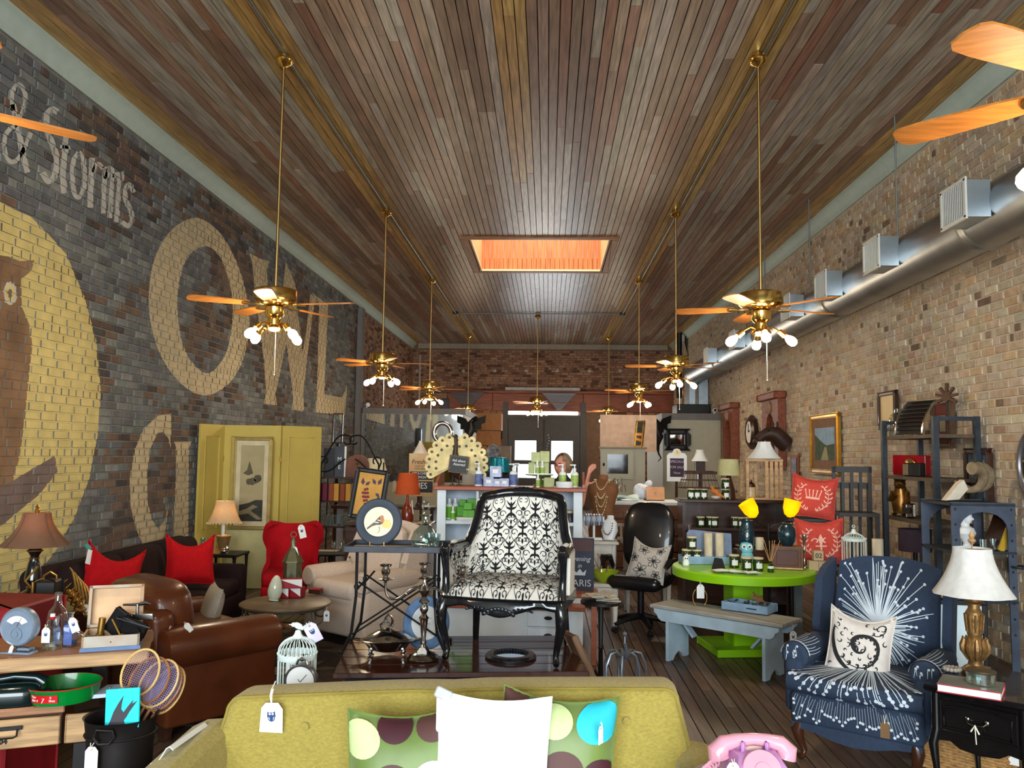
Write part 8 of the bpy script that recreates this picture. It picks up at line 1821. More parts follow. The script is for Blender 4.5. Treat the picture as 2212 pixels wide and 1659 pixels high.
shade_lamp('cream lampshade before the mirror, nearer the iron rack',804,990,1022,12.1,10,20,m_shc);shade_lamp('cream lampshade before the mirror, nearer the orange lamp',820,991,1021,12.3,9,17,m_shc);shade_lamp('pale pointed lampshade standing behind the pie sign',
 908,952,980,12.2,3,17,mat('shade_pinkish',(206,194,182),.8))
t=thing('chrome_ring','big chrome letter O propped before the mirror','letter',(D(956,935,12.0).x,12.0,D(956,935,12.0).z),0);ob('ring',B().tube([(.125*math.cos(a_),0,.14*math.sin(a_))for a_ in[k*PI/16 for k in range(32)]],.034,10,True),
 m_silver,t);ob('red_foot',B().box(.09,.06,.08,(0,0,-.19)),m_red,t);ob('easel',B().tube([(0,.02,-.18),(0,.02,-t.location.z)],.015,6),m_iron,t)
q=D(728,958,13.2);frame_pic('narrow_mirror','narrow tall mirror with thin frame beside the partition','mirror',S(23,13.2),S(66,13.2),.02,.03,m_wood_d,(q.x,13.2,q.z),(-3,0,0),0,None,m_mirror,lip=False);ob('mirror_post',B().box(.05,.05,
 q.z-.002,(0,0,(q.z-.002)/2)),m_iron,None,(q.x,13.26,0),label='black post under the narrow mirror',cat='post')
q=D(1078,1000,8.4);ob('turquoise_lamp',B().lathe([(0,0),(.12,0),(.10,.14),(.085,.15),(0,.15)],20),mat('sequin_teal',(16,130,150),.2,.4,var=.6,scale=90),None,(q.x,8.4,D(1078,1020,8.4).z),label='turquoise sequinned lampshade behind the lavender boxes',
 cat='lampshade');ob('plant_stand',B().cyl(.1,.02,(0,0,D(1078,1020,8.4).z-.022)).cyl(.02,D(1078,1020,8.4).z-.022).cyl(.14,.02),m_iron,None,(q.x,8.4,0),label='thin stand under the turquoise shade',cat='stand')
# tables and sign between cupboard and office chair
q=D(1255,1276,6.5);w_,h_=S(44,6.5),S(110,6.5);t=thing('paris_sign','navy panel sign reading evening in PARIS beside the damask chair','sign',(q.x,6.5,q.z),-6,rot=(-4,0,-6))
ob('panel',B().box(w_*1.35,.02,h_,(-.01,0,h_/2),b=.002),mat('sign_navy',(40,46,62),.6,var=.2),t);m_chk=mat('sign_silver',(190,194,204),.7)
for s_,z,sz_,sh_ in(('evening',.60,.052,.35),('in',.47,.045,.3),('PARIS',.14,.072,0)):text('sign_lettering',s_,sz_,m_chk,t,(-.012,-.0108,h_*z),(90,0,0),.0004,shear=sh_)
ob('crown_print',B().prism([(-.04,0),(.04,0),(.05,.045),(.025,.02),(0,.05),(-.025,.02),(-.05,.045)],.001,(-.01,-.0108,h_*.29)),m_chk,t);ob('brown_wash',B().box(w_*1.1,.0008,h_*.22,(0,-.0104,h_*.86)),mat('sign_wash',(84,60,64),.7),t)
ob('sign_stool',B().box(.3,.3,.03,(0,0,q.z-.018)).box(.04,.04,q.z-.03,(-.12,0,(q.z-.03)/2)).box(.04,.04,q.z-.03,(.12,0,(q.z-.03)/2)),m_wtop,None,(q.x-.02,6.5,0),label='brown stool carrying the Paris sign',cat='stool')
q=G(1298,1297,.62);pt=thing('pedestal_table','small round iron pedestal table strewn with papers','table',(q.x,q.y,0),0);R_=43*q.y/FPX
ob('table_top',B().lathe([(0,.60),(R_,.60),(R_,.618),(R_-.01,.62),(0,.62)],32),m_iron,pt);ob('pedestal',B().lathe([(0,0),(.12,0),(.11,.015),(.02,.04),(.014,.3),(.02,.31),(.014,.32),(.02,.6)],14),m_iron,pt)
for k in range(7):a_=k*.9;ob('newspaper',B().box(.16,.11,.006,(0,0,.003),(3*math.sin(k),2,0),b=.001),mat('newsprint_%s'%('grey','cream')[k%2],((176,170,158),(196,186,166))[k%2],.85,var=.15,scale=40),None,(q.x+.045*math.cos(a_),q.y+.045*math.sin(a_),
 .622+.008*k),40*k,label='folded newsprint sheet on the pedestal table, layer %s from the bottom'%('one','two','three','four','five','six','seven')[k],cat='paper',group='papers on the pedestal table')
m_wire=mat('wire_steel',(128,138,150),.35,.7)
q=G(1332,1480,0);wp_=thing('wire_pumpkin','openwork metal pumpkin of flat steel bands on the floor','ornament',(q.x,5.35,.0),0);q2=D(1332,1420,5.35)
for k in range(7):a_=2*PI*k/7;ob('steel_band',B().tube([(.02*math.cos(a_),.02*math.sin(a_),.33),(.06*math.cos(a_),.06*math.sin(a_),.37),(.10*math.cos(a_),.10*math.sin(a_),.36),(.13*math.cos(a_),.13*math.sin(a_),.29),(.13*math.cos(a_),
 .13*math.sin(a_),.16),(.09*math.cos(a_),.09*math.sin(a_),.05),(.03*math.cos(a_),.03*math.sin(a_),.012)],.008,6),m_wire,wp_)
ob('pumpkin_stem',B().tube([(0,0,.31),(.01,0,.38),(0,0,.42)],.012,6).ball(.016,c=(0,0,.475),n=8).tube([(0,0,.42),(0,0,.47)],.005,5),m_wire,wp_)
q=G(1270,1452,.1);t=thing('sled_board','weathered grey-brown board leaning at the end of the dark table','board',(.40,4.95,.0),0,rot=(0,-26,20));ob('plank',B().box(.04,.16,.62,(0,0,.33),b=.006),mat('board_weathered',(138,108,84),.8,
 var=.3,scale=5,stretch=(6,6,1)),t);ob('iron_scroll',B().tube([(.03,-.06,.36+.05*math.sin(k))for k in range(8)],.008,6),m_iron,t)
m_wht=mat('table_chalk',(196,192,182),.6,var=.12)
def chalk_table(lb,px,py,yy,w,d,rz=0,panel=False):
 q=D(px,py,yy);z=q.z;t=thing('chalk_table',lb,'table',(q.x,q.y+d/2,0),rz);ob('table_top',B().box(w,d,.03,(0,0,z-.015),b=.006),m_wht,t);ob('apron',B().box(w-.06,d-.06,.3 if panel else.09,(0,0,z-(.18 if panel else.076))),mat('chalk_grey',
  (158,156,150),.7,var=.15)if panel else m_wht,t)
 for x in(-w/2+.05,w/2-.05):
  for y in(-d/2+.05,d/2-.05):ob('leg',B().lathe([(.014,0),(.02,.1),(.03,z*.55),(.024,z*.6),(.03,z-.1),(.03,z-.03)],10,(x,y,0)),m_wht,t)
 return t,q
t1,q1=chalk_table('low white painted table holding a lime bowl',1286,1262,7.62,.46,.36);t2,q2_=chalk_table('white half-height table with bracelet displays beside the cupboard',1290,1170,8.15,.42,.3);t3,q3=chalk_table('grey panelled chest table with bead tree behind the office chair',
 1402,1176,8.45,.5,.36,0,True)
q=D(1312,1232,q1.y+.16);ob('lime_bowl',B().lathe([(0,0),(.06,0),(.1,.04),(.13,.10),(.125,.10),(.095,.045),(0,.012)],28),mat('bowl_lime',(150,170,30),.25,coat=.4),None,(q.x-.02,q1.y+.16,q1.z+.001),label='lime yellow glazed bowl on the low white table',
 cat='bowl')
t=thing('sorting_rack','slatted wooden letter rack behind the lime bowl','rack',(q1.x+.02,q1.y+.30,q1.z+.001),0);ob('rack_base',B().box(.36,.10,.02,(0,0,.011)),m_wood_d,t)
for k in range(6):ob('slat',B().box(.012,.09,.12,(-.16+.064*k,0,.07),(0,20,0)),mat('slat_taupe',(132,112,92),.7),t)
q=D(1283,1160,8.3);t=thing('bracelet_bar','white T-bar stacked with blue and silver bracelets','jewellery stand',(q.x,q2_.y+.16,q2_.z+.001),0);ob('tbar',B().cyl(.012,.2,(0,0,.01)).cyl(.03,.2,(-.1,0,.2),(0,90,0)).box(.16,.1,.02,(0,0,
 .011),b=.003),m_white_p,t)
for k in range(7):ob('bracelet',B().tube([(-.08+.026*k,.042*math.cos(a_),.195+.05*math.sin(a_))for a_ in[i*PI/7 for i in range(14)]],.010,6,True),mat('bracelet_%s'%('blue','pearl')[k%2],((130,152,190),(206,206,210))[k%2],.3,.3),t)
q=D(1310,1158,8.3);t=thing('necklace_bust','white bust display with a strand of pearls','jewellery stand',(q.x+.02,q2_.y+.12,q2_.z+.001),-18);ob('bust',B().lathe([(0,0),(.05,0),(.085,.10),(.07,.18),(.034,.215),(.034,.245),(0,.25)],
 18,(0,0,0),(-18,0,0),sy=.6),m_white_p,t);nb_=B()
for k in range(15):a_=PI+PI*k/14;nb_.ball(.008,c=(.05*math.cos(a_),-.055-.0,.17+.11*math.sin(a_)),n=6)
ob('pearls',nb_,m_silver,t,kind='stuff')
q=D(1368,1168,8.6);t=thing('bead_tree','gold wire tree hung with small necklaces on a round dish','jewellery stand',(q.x,q3.y+.14,q3.z+.001),0);ob('dish',B().lathe([(0,0),(.1,0),(.11,.02),(0,.015)],20),m_wood_m,t);ob('wire_tree',B().tube([(0,
 0,.01),(0,0,.3),(.1,0,.32)],.005,6).tube([(0,0,.28),(-.1,.02,.32),(-.11,.02,.1)],.004,6).tube([(.1,0,.32),(.1,0,.1)],.003,6),m_gold,t);ob('shell_pile',B().ball(.03,.03,.024,(.02,0,.04),n=8).ball(.024,.024,.02,(-.03,-.02,.036),n=8).ball(.02,
 .02,.02,(.0,.04,.036),n=8),m_white_p,t)
q=D(1378,1150,9.4);t=thing('window_frame_rack','white wooden multi-pane rack behind the bead tree','rack',(q.x,9.45,0),0);zr_=D(1378,1165,9.4).z
for k in range(6):ob('pane_post',B().box(.025,.03,.16,(-.3+.12*k,0,zr_+.08)),m_wht,t)
for z in(0,.15):ob('rail',B().box(.65,.035,.03,(0,0,zr_+z)),m_wht,t)
for x in(-.28,.28):ob('leg',B().box(.04,.04,zr_,(x,0,zr_/2)),m_wood_d,t)
# dark bookcase with candles, crate and lampshade
by=8.55;a,c=D(1474,1080,by),D(1702,1080,by);bz=D(1585,1080,by).z;bw=c.x-a.x;bcx2=(a.x+c.x)/2
bc=thing('dark_bookcase','very dark wood bookcase of candles behind the lime table','bookcase',(bcx2,by,0),0)
ob('top_board',B().box(bw+.06,.36,.03,(0,.15,bz-.015),b=.005),m_wood_d,bc);ob('back_board',B().box(bw,.02,bz-.03,(0,.31,(bz-.03)/2)),m_wood_d,bc);bs1,bs2=D(1520,1140,by).z,D(1520,1200,by).z
for x in(-bw/2+.015,bw/2-.015):ob('side_board',B().box(.03,.32,bz-.03,(x,.15,(bz-.03)/2)),m_wood_d,bc)
for z in(bs1,bs2,.15):ob('shelf',B().box(bw-.06,.3,.025,(0,.15,z-.013)),m_wood_d,bc)
for k,(px,py,z,lb)in enumerate(((1513,1,bs1,'single on the dark shelf'),(1534,1,bs1,'outer of a pair on the dark shelf'),(1543,1,bs1,'inner of a pair on the dark shelf'),(1588,1,bs1,'shelf group, outer'),(1600,1,bs1,'shelf group, middle'),
 (1612,1,bs1,'shelf group, inner'),(1597,1,bs2,'lower shelf, outer'),(1622,1,bs2,'lower shelf, inner'),(1493,0,bz,'bookcase top, outermost'),(1505,0,bz,'bookcase top, second'),(1520,0,bz,'bookcase top, third'),(1567,0,bz,'bookcase top, by the bird'))):
 q=D(px,1100,by+.08+.03*(k%2));dup(jt,(q.x,q.y,z+.001),RN.uniform(-12,12),'green candle jar, '+lb)
q=D(1567,1060,by+.08);dup(jt,(q.x,by+.08,bz+.1085),9,'green candle jar stacked on another beside the bird')
q=D(1546,1070,by+.05);t=thing('bird_figure','small orange and brown bird figurine on the bookcase','figurine',(q.x,by+.05,bz+.001),-20);ob('body',B().ball(.05,.03,.035,(0,0,.07),(0,30,0),12).ball(.022,c=(-.035,0,.115),n=8).tube([(.03,
 0,.05),(.09,0,.02)],[.02,.008],6),mat('bird_orange',(190,110,50),.5,var=.4,scale=20),t);ob('perch',B().ball(.05,.04,.02,(0,0,.02),n=8),m_wht,t)
q=D(1510,1040,by+.15);t=thing('wire_basket','rusty flared wire basket upside down over candles','basket',(q.x,by+.16,bz+.11),0)
for z,r in((0,.21),(.08,.185),(.17,.15)):ob('wire_ring',B().tube([(r*math.cos(a_),r*.6*math.sin(a_),z)for a_ in[k*PI/12 for k in range(24)]],.005,6,True),mat('wire_rust',(84,56,48),.6,.3),t)
for k in range(14):a_=2*PI*k/14;ob('wire_rib',B().tube([(.21*math.cos(a_),.126*math.sin(a_),0),(.15*math.cos(a_),.09*math.sin(a_),.17)],.003,5),MATS['wire_rust'],t)
q=D(1574,1030,by+.2);t=thing('table_lamp','lamp with sage green drum shade on the bookcase','lamp',(q.x,by+.2,bz+.001),0);z0_,z1_=D(1574,1027,by+.2).z-bz,D(1574,992,by+.2).z-bz;u=by/FPX;b=B().lathe([(25*u,z0_),(21*u,z1_)],28,caps=False).lathe([(20.5*u,
 z1_),(24.5*u,z0_)],28,caps=False);ob('lamp_shade',b,mat('shade_sage',(176,172,124),.8),t);ob('base',B().lathe([(0,0),(.07,0),(.06,.1),(.02,z0_),(.01,z0_+.02)],16),m_wood_d,t)
q=D(1512,1008,12.6);t=thing('table_lamp','white bell lamp on a dark figured box base at the pale partition','lamp',(q.x,12.6,D(1512,1018,12.6).z),0);b=B();bell_shade(b,.055,.13,.17,.15,20);ob('lamp_shade',b,m_paper,t);ob('base',B().box(.14,
 .12,.15,(0,0,.076),b=.008),m_wood_d,t);ob('table_stand',B().box(.5,.35,.04,(0,0,-.021)).box(.06,.06,t.location.z-.04,(0,0,-.04-(t.location.z-.04)/2)),m_wood_d,None,t.location,label='dark stand under the white bell lamp',cat='stand')
a,c=D(1610,1088,by+.05),D(1690,992,by+.05);cwd,chh=c.x-a.x,c.z-bz;cr4=thing('slat_crate','tall pale slatted wooden crate standing on the bookcase','crate',((a.x+c.x)/2,by+.16,bz+.001),0)
for k in range(8):ob('slat',B().box(.032,.012,chh-.03,(-cwd/2+.02+k*(cwd-.04)/7,-.13 if k>3 else.13,chh/2)),m_wood_m,cr4)
for z in(.014,chh-.014):ob('end_frame',B().box(cwd,.27,.022,(0,0,z)),m_wood_m,cr4)
ob('corner_post',B().box(.03,.03,chh-.05,(-cwd/2+.02,-.12,chh/2)),m_wood_m,cr4)
q=D(1628,1080,by);t=thing('stoneware_jug','two-tone stoneware jug inside the slatted crate','jug',(q.x,by+.14,bz+.027),0);ob('jug_body',B().lathe([(0,0),(.056,0),(.058,.09),(.05,.11),(.0,.11)],20),mat('stone_tan',(186,164,120),.3),
 t);ob('jug_shoulder',B().lathe([(.054,.1),(.05,.13),(.02,.155),(.018,.175),(0,.175)],20),mat('glaze_brown',(64,32,18),.15,coat=.4),t)
q=D(1660,990,by);b=B();bell_shade(b,14*by/FPX,38*by/FPX,D(1660,955,by).z-D(1660,992,by).z,0,8,p=1.6);ob('loose_lampshade',b,m_paper,None,(q.x,by+.16,bz+chh+.004),label='loose white bell lampshade on top of the crate',cat='lampshade')
price_tag('white tag hanging on the side of the dark bookcase',D(1489,1134,by-.03),0,0,1.0,.12,True)
# bare brick wall hangings and shelves
def onwall(px,py,off=.03):return WX(px,py,XR-off)
def hang(nm,lb,cat,p0,p1,fw,m_f,mw,mm,mp,art=None):
 a,c=onwall(*p0),onwall(*p1);y=(a.y+c.y)/2;zt_,zb_=(onwall(p0[0],p0[1]).z+onwall(p1[0],p0[1]+.0).z)/2,(onwall(p0[0],p1[1]).z+onwall(p1[0],p1[1]).z)/2
 return frame_pic(nm,lb,cat,abs(a.y-c.y),zt_-zb_,fw,.035,m_f,(XR-.035,y,zb_),(0,0,-90),mw,mm,mp,art)
def art_land(p,w,h,zc):
 print_flat(p,'painted_hill',[[(-w/2,zc-h/2),(w/2,zc-h/2),(w/2,zc),(.1*w,zc-.05*h),(-.2*w,zc+.1*h),(-w/2,zc+.3*h)]],mat('hill_green',(70,84,66),.8,var=.3,scale=12),-.0042)
 print_flat(p,'painted_path',[[(-.2*w,zc-h/2),(.2*w,zc-h/2),(.1*w,zc-.1*h),(0,zc-.1*h)]],mat('path_pale',(150,146,116),.8),-.0046)
m_taupe=mat('mount_taupe',(128,96,76),.8)
hang('gilt_picture','gold framed landscape with brown mount on the bare brick wall','picture',(1752,894),(1816,1024),.06,mat('frame_gilt',(190,142,54),.3,.7,var=.2),.12,m_taupe,mat('sky_blue',(130,160,186),.6,var=.2),art_land)
hang('light_panel_picture','tall dark framed pale picture behind the glass jug on the shelf','picture',(1899,845),(1940,928),.05,m_wood_d,0,None,mat('print_glow',(236,208,150),.5,var=.1,scale=2))
hang('red_mount_picture','brown framed picture with red mount behind the iron shelf','picture',(2014,862),(2062,968),.05,mat('frame_umber',(92,66,46),.5,var=.2),.1,mat('mount_red',(150,74,64),.8),mat('print_cream',(196,176,136),.7,
 var=.15))
hang('portrait_picture','dark framed blue-grey portrait hung low on the brick wall','picture',(2086,968),(2146,1100),.05,m_wood_d,.05,mat('mount_slate',(70,96,120),.8),mat('portrait_grey',(104,116,120),.7,var=.4,scale=6))
for k,(px0,px1,y0,y1,lb)in enumerate(((1564,1602,877,1000,'carved wooden niche mirror on the brick wall, the far one'),(1652,1702,855,1010,'carved wooden niche mirror on the brick wall, behind the animal head'))):
 a,c=onwall(px0,y0),onwall(px1,y1);w_=min(abs(a.y-c.y),.95);h_=a.z-onwall(px0,y1).z;t=thing('niche_mirror',lb,'mirror',(XR-.002,(a.y+c.y)/2,a.z-h_),-90,'carved niche mirrors');P=[(-w_/2,0),(-w_/2,h_*.9),(w_/2,h_*.9),(w_/2,0),(w_*.28,
  0),(w_*.28,h_*.5),(w_*.16,h_*.68),(0,h_*.74),(-w_*.16,h_*.68),(-w_*.28,h_*.5),(-w_*.28,0)]
 ob('niche_frame',B().prism(P,.12,(0,-.062,0)),m_rust_w,t);ob('niche_cornice',B().box(w_*1.15,.2,h_*.1,(0,-.10,h_*.95),b=.02),m_rust_w,t);ob('keystone',B().ball(w_*.1,.06,h_*.09,(0,-.13,h_*.8),n=10),mat('corbel_stone',(150,120,96),
  .7,var=.3),t);ob('mirror_pane',B().box(w_*.56,.01,h_*.72,(0,-.02,h_*.36)),m_mirror,t)
a,c=onwall(1614,935),onwall(1640,935);R_=.30;t=thing('wall_clock','dark octagonal wall clock on the bare brick wall','clock',(XR-.02,(a.y+c.y)/2,a.z),-90);ob('case',B().lathe([(0,.0),(R_,0),(R_,.06),(R_*.8,.1),(R_*.68,.08),(0,.08)],
 8,(0,0,0),(90,0,0)),mat('clock_walnut',(52,32,24),.35,var=.3),t);f_=ob('dial',B().lathe([(0,.082),(R_*.64,.082),(R_*.62,.088),(0,.088)],32,(0,0,0),(90,0,0)),m_paper,t);ob('clock_hand',B().tube([(0,-.094,0),(0,-.094,R_*.5)],.006,5).tube([(0,
 -.094,0),(R_*.35,-.094,R_*.1)],.006,5),m_ink,f_)
q=onwall(1700,945);t=thing('animal_head','dark brown mounted hippopotamus-like animal head on the wall','wall trophy',(XR-.02,q.y-.05,q.z),-90);ob('head',B().tube([(0,-.02,-.12),(0,-.10,-.05),(0,-.20,.05),(0,-.30,.06),(0,-.40,.01),
 (0,-.46,-.05)],[.12,.13,.12,.10,.075,.08],14).ball(.07,.06,.055,(0,-.48,-.07),n=12),mat('head_brown',(56,36,28),.5,var=.3),t)
for s in(-1,1):ob('ear',B().ball(.03,.02,.05,(s*.11,-.2,.19),n=8),MATS['head_brown'],t);ob('eye',B().ball(.018,c=(s*.095,-.32,.10),n=8),m_black,t)
a=onwall(1716,1040);t=thing('menu_chalkboard','narrow orange framed chalkboard full of lettering on the wall','sign',(XR-.02,a.y,onwall(1716,1075).z),-90);h_=onwall(1716,983).z-onwall(1716,1075).z;ob('board_frame',B().box(.34,.025,
 h_,(0,0,h_/2),b=.004),mat('frame_orange',(150,84,52),.6),t);ob('chalk_panel',B().box(.26,.006,h_-.07,(0,-.014,h_/2)),m_black,t)
for k,s_ in enumerate(('FRESH','LOCAL','Soap','25')):text('chalk_writing',s_,.085,MATS['chalk_pink'],t,(0,-.0175,h_*(.84-.22*k)),(90,0,0),.0003)
q=WX(2208,1005,XR-.03);t=thing('oval_mirror','silver-framed oval mirror cut by the frame edge','mirror',(XR-.03,q.y-.20,q.z),-90);ob('mirror_frame',B().tube([(.24*math.cos(a_),0,.27*math.sin(a_))for a_ in[k*PI/20 for k in range(40)]],
 .022,8,True),mat('frame_pewter',(120,116,120),.35,.6),t);ob('mirror_pane',B().lathe([(0,0),(.235,0),(.235,.008),(0,.008)],36,(0,.006,0),(90,0,0),sy=1.12),m_mirror,t)
q=onwall(2188,1222,.0);t=thing('wall_outlet','small black outlet plate low on the brick wall','outlet',(XR-.012,q.y,q.z),-90);ob('plate',B().box(.09,.014,.12,b=.003),m_black,t)
m_sh=mat('shelf_iron',(52,60,68),.5,.4,var=.25)
ex,ey0,ey1=3.24,7.13,8.2;et2=thing('iron_shelving','tall iron shelving unit against the brick wall','shelving',(ex+.17,(ey0+ey1)/2,0),0);dy=(ey1-ey0)/2;ZE=1.95;zsh=[1.80,1.43,1.05,.55]
for x in(-.17,.17):
 for y in(-dy,dy):ob('post',B().box(.045,.045,ZE,(x,y,ZE/2)),m_sh,et2)
for z in zsh:ob('shelf',B().box(.34,2*dy,.03,(0,0,z-.016)),mat('shelf_board',(84,72,58),.6,var=.3),et2)
for y in(-dy,dy):ob('end_rail',B().box(.34,.03,.035,(0,y,ZE-.02)),m_sh,et2)
def onE(px,z):r_=ray(px,1000);y=ex+.12;yy=y/(r_.x/r_.y);return(y,yy,z+.001)
p=onE(1940,zsh[0]);t=thing('glass_jug','clear glass demijohn with tag on the top iron shelf','jug',p,0);ob('glass_body',B().lathe([(0,0),(.07,0),(.075,.01),(.075,.16),(.06,.2),(.025,.23),(.022,.26),(.028,.265),(.022,.265),(.02,.23)],
 24),m_glass,t)
p=onE(1985,zsh[0]);t=thing('chrome_grille','curved chrome car grille with black slats on the top shelf','grille',p,-70);gs=lambda u_,v_:(.34*(u_-.5),-.03-.1*math.sin(PI*.5*v_),.36*v_)
ob('slat_panel',B().sheet(lambda u_,v_:(.3*(u_-.5),-.1+.16*v_*v_,.30*v_+.01),6,10,.01),m_black,t)
for k in range(9):v_=k/8;ob('chrome_bar',B().tube([(-.16,-.106+.16*v_*v_,.30*v_+.012),(.16,-.106+.16*v_*v_,.30*v_+.012)],.006,6),m_silver,t)
for x in(-.16,.16):ob('chrome_edge',B().tube([(x,-.108+.16*v_*v_,.30*v_+.012)for v_ in[i/8 for i in range(9)]],.012,6),m_silver,t)
p=(ex+.2,7.5,zsh[0]+.001);t=thing('gear_hub','rusty iron hub with radiating cogs above the chrome grille','gear',(ex+.24,7.42,D(2012,857,7.42).z),-60);ob('hub',B().lathe([(.015,-.015),(.04,-.015),(.04,.015),(.015,.015)],16,(0,0,0),
 (90,0,0)),mat('iron_rusty',(92,68,54),.7,.3),t)
for k in range(7):a_=-.5+k*.68;ob('cog',B().box(.022,.025,.075 if k!=3 else.11,(.065*math.cos(a_),0,.065*math.sin(a_)),(0,90-math.degrees(a_),0)),MATS['iron_rusty'],t)
ob('gear_rod',B().cyl(.008,t.location.z-zsh[0]-.02,(0,0,-(t.location.z-zsh[0])+.001)),m_iron,t)
p=onE(1955,zsh[1]);t=thing('red_radio','flat red enamel box with round brass dial on the second shelf','radio',(ex+.2,p[1]+.05,p[2]),-62);ob('case',B().box(.36,.08,.19,(0,0,.096),b=.006),mat('enamel_red',(150,14,28),.3),t);f_=ob('brass_dial',
 B().lathe([(0,0),(.065,0),(.06,.02),(.02,.03),(0,.032)],24,(.03,-.04,.1),(90,0,0)),m_brass,t);ob('propeller',B().tube([(-.03,-.074,.08),(.03,-.074,.1),(.08,-.074,.12)],.01,6),m_gold,f_)
p=onE(1985,zsh[1]);t=thing('box_camera','black leather box camera in front of the red radio','camera',(ex+.08,p[1]+.0,p[2]),-50);ob('body',B().box(.15,.11,.12,(0,0,.061),b=.006),m_black,t);ob('front_plate',B().box(.05,.012,.1,(-.05,
 -.06,.06)),m_silver_d,t)
p=onE(1944,zsh[2]);t=thing('bear_statue','gilded sitting bear statue on the third iron shelf','statue',(p[0],p[1],p[2]),-35);ob('body',B().tube([(0,0,.03),(0,0,.12),(0,.0,.21),(0,-.02,.27)],[.07,.085,.065,.05],14).ball(.055,.06,.05,
 (0,-.03,.30),n=12).ball(.028,.04,.025,(0,-.08,.285),n=8).ball(.02,c=(-.04,-.01,.345),n=8).ball(.02,c=(.04,-.01,.345),n=8).tube([(-.06,-.02,.22),(-.075,-.07,.15),(-.04,-.09,.2)],.024,8).tube([(.06,-.02,.22),(.075,-.07,.15),(.05,-.09,
 .1)],.024,8).ball(.03,.05,.025,(-.045,-.07,.026),n=8).ball(.03,.05,.025,(.045,-.07,.026),n=8),mat('gilt_bear',(130,92,44),.3,.8,var=.3,scale=14),t)
p=onE(1976,zsh[2]);t=thing('cine_camera','small silver-blue cine camera beside the gilded bear','camera',(p[0]-.05,p[1],p[2]),-40);ob('body',B().box(.07,.09,.13,(0,0,.066),b=.012),m_silver_d,t);ob('lens',B().cyl(.028,.05,(0,-.045,.07),
 (90,0,0)),m_black,t)
p=onE(1945,zsh[3]);t=thing('drum_shade','dark purple drum lampshade low on the iron shelving','lampshade',(p[0],7.85,zsh[3]+.20),0);ob('shade',B().lathe([(.14,0),(.14,.2)],32,caps=False).lathe([(.137,.2),(.137,0)],32,caps=False),mat('shade_plum',
 (58,44,58),.8),t);ob('lamp_stem',B().cyl(.02,.25,(0,0,-.199)),m_iron,t)
ux0,ux1,uy=3.03,3.5,6.45;t=thing('riveted_shelf','low riveted blue-grey iron shelf with arched end panel','shelving',((ux0+ux1)/2,uy,0),0);w_=ux1-ux0;UZ=1.27;P=[(-w_/2,0),(-w_/2,UZ),(w_/2,UZ),(w_/2,0),(w_/2-.06,0),(w_/2-.06,UZ-.2)]+[((w_/2-.06)*math.cos(a_),
 UZ-.2+.13*math.sin(a_))for a_ in[k*PI/10 for k in range(1,10)]]+[(-w_/2+.06,UZ-.2),(-w_/2+.06,0)]
m_riv=mat('riveted_iron',(78,88,106),.5,.4,var=.2)
for y in(0,.5):ob('arched_end',B().prism(P,.012,(0,y,0)),m_riv,t)
for z in(UZ-.005,.91,.55):ob('shelf',B().box(w_,.52,.02,(0,.25,z-.012)),m_sh,t)
rv=B()
for x in(-w_/2+.03,w_/2-.03):
 for k in range(9):rv.ball(.010,c=(x,-.008,.3+.115*k),n=6)
ob('rivet',rv,m_sh,t,kind='stuff');ob('shelf_ring',B().tube([(w_/2+.06*math.cos(a_)+.02,-.02+.1*math.sin(a_),.80)for a_ in[k*PI/8 for k in range(16)]],.009,6,True),m_sh,t)
m_horn=mat('horn_grey',(140,122,96),.6,var=.3,scale=12,bump=.3,bscale=40);t=thing('ram_horns','big curled ram horns with pale skull on the riveted shelf','horns',((ux0+ux1)/2+.03,uy+.2,UZ),0)
for s,cx in((-1,-.02),(1,.09)):ob('horn',B().tube([(cx+.115*math.cos(a_)*(1-.05*k_),s*.06+.02*k_-.05,.148+.112*math.sin(a_)*(1-.05*k_))for k_,a_ in enumerate([1.9-.42*i for i in range(13)])],[.05-.0033*i for i in range(13)],10),m_horn,
 t)
ob('skull',B().prism([(-.235,0),(-.13,.01),(-.06,.09),(-.09,.16),(-.13,.13)],.07,(0,-.02,.004)),mat('bone',(214,204,184),.6),t)
t=thing('bust_statue','white plaster bust of a long-haired man on the riveted shelf','statue',(ux0+.17,uy+.12,.901),30);ob('bust',B().lathe([(0,0),(.04,0),(.042,.03),(.03,.05),(.055,.09),(.08,.13),(.06,.17),(.026,.185),(.026,.205),
 (0,.21)],20,sy=.75).ball(.036,.042,.05,(0,-.005,.245),n=12).ball(.045,.04,.06,(0,.02,.23),n=12).ball(.008,.012,.012,(0,-.05,.24),n=6),m_white_p,t)
for k,dx in enumerate((.06,.1,.26,.36)):ob('shot_glass',B().lathe([(0,0),(.022,0),(.026,.09),(.023,.09),(.019,.01),(0,.01)],12),m_glass,None,(ux0+dx,uy+.06+.05*(k%2),.901),label='small tumbler on the riveted shelf, %s from the room side'%('first',
 'second','third','fourth')[k],cat='glass',group='tumblers on the riveted shelf')
t=thing('yellow_book','tattered yellow-spined book leaning on the riveted shelf','book',(ux1-.1,uy+.15,.903),0,rot=(0,24,10));ob('cover',B().box(.05,.18,.30,(0,0,.15),b=.003),m_wood_d,t);ob('spine',B().box(.052,.012,.29,(0,-.092,.15)),
 mat('spine_yellow',(196,160,50),.6,var=.15),t)
m_ebony=mat('chair_ebony',(38,32,28),.45,var=.3)
gt=thing('grey_work_table','weathered grey table behind the lime table','table',(2.72,7.6,0),-14);GZ=.66;ob('table_top',B().box(1.1,.62,.035,(0,0,GZ-.018),b=.004),m_iron_g,gt)
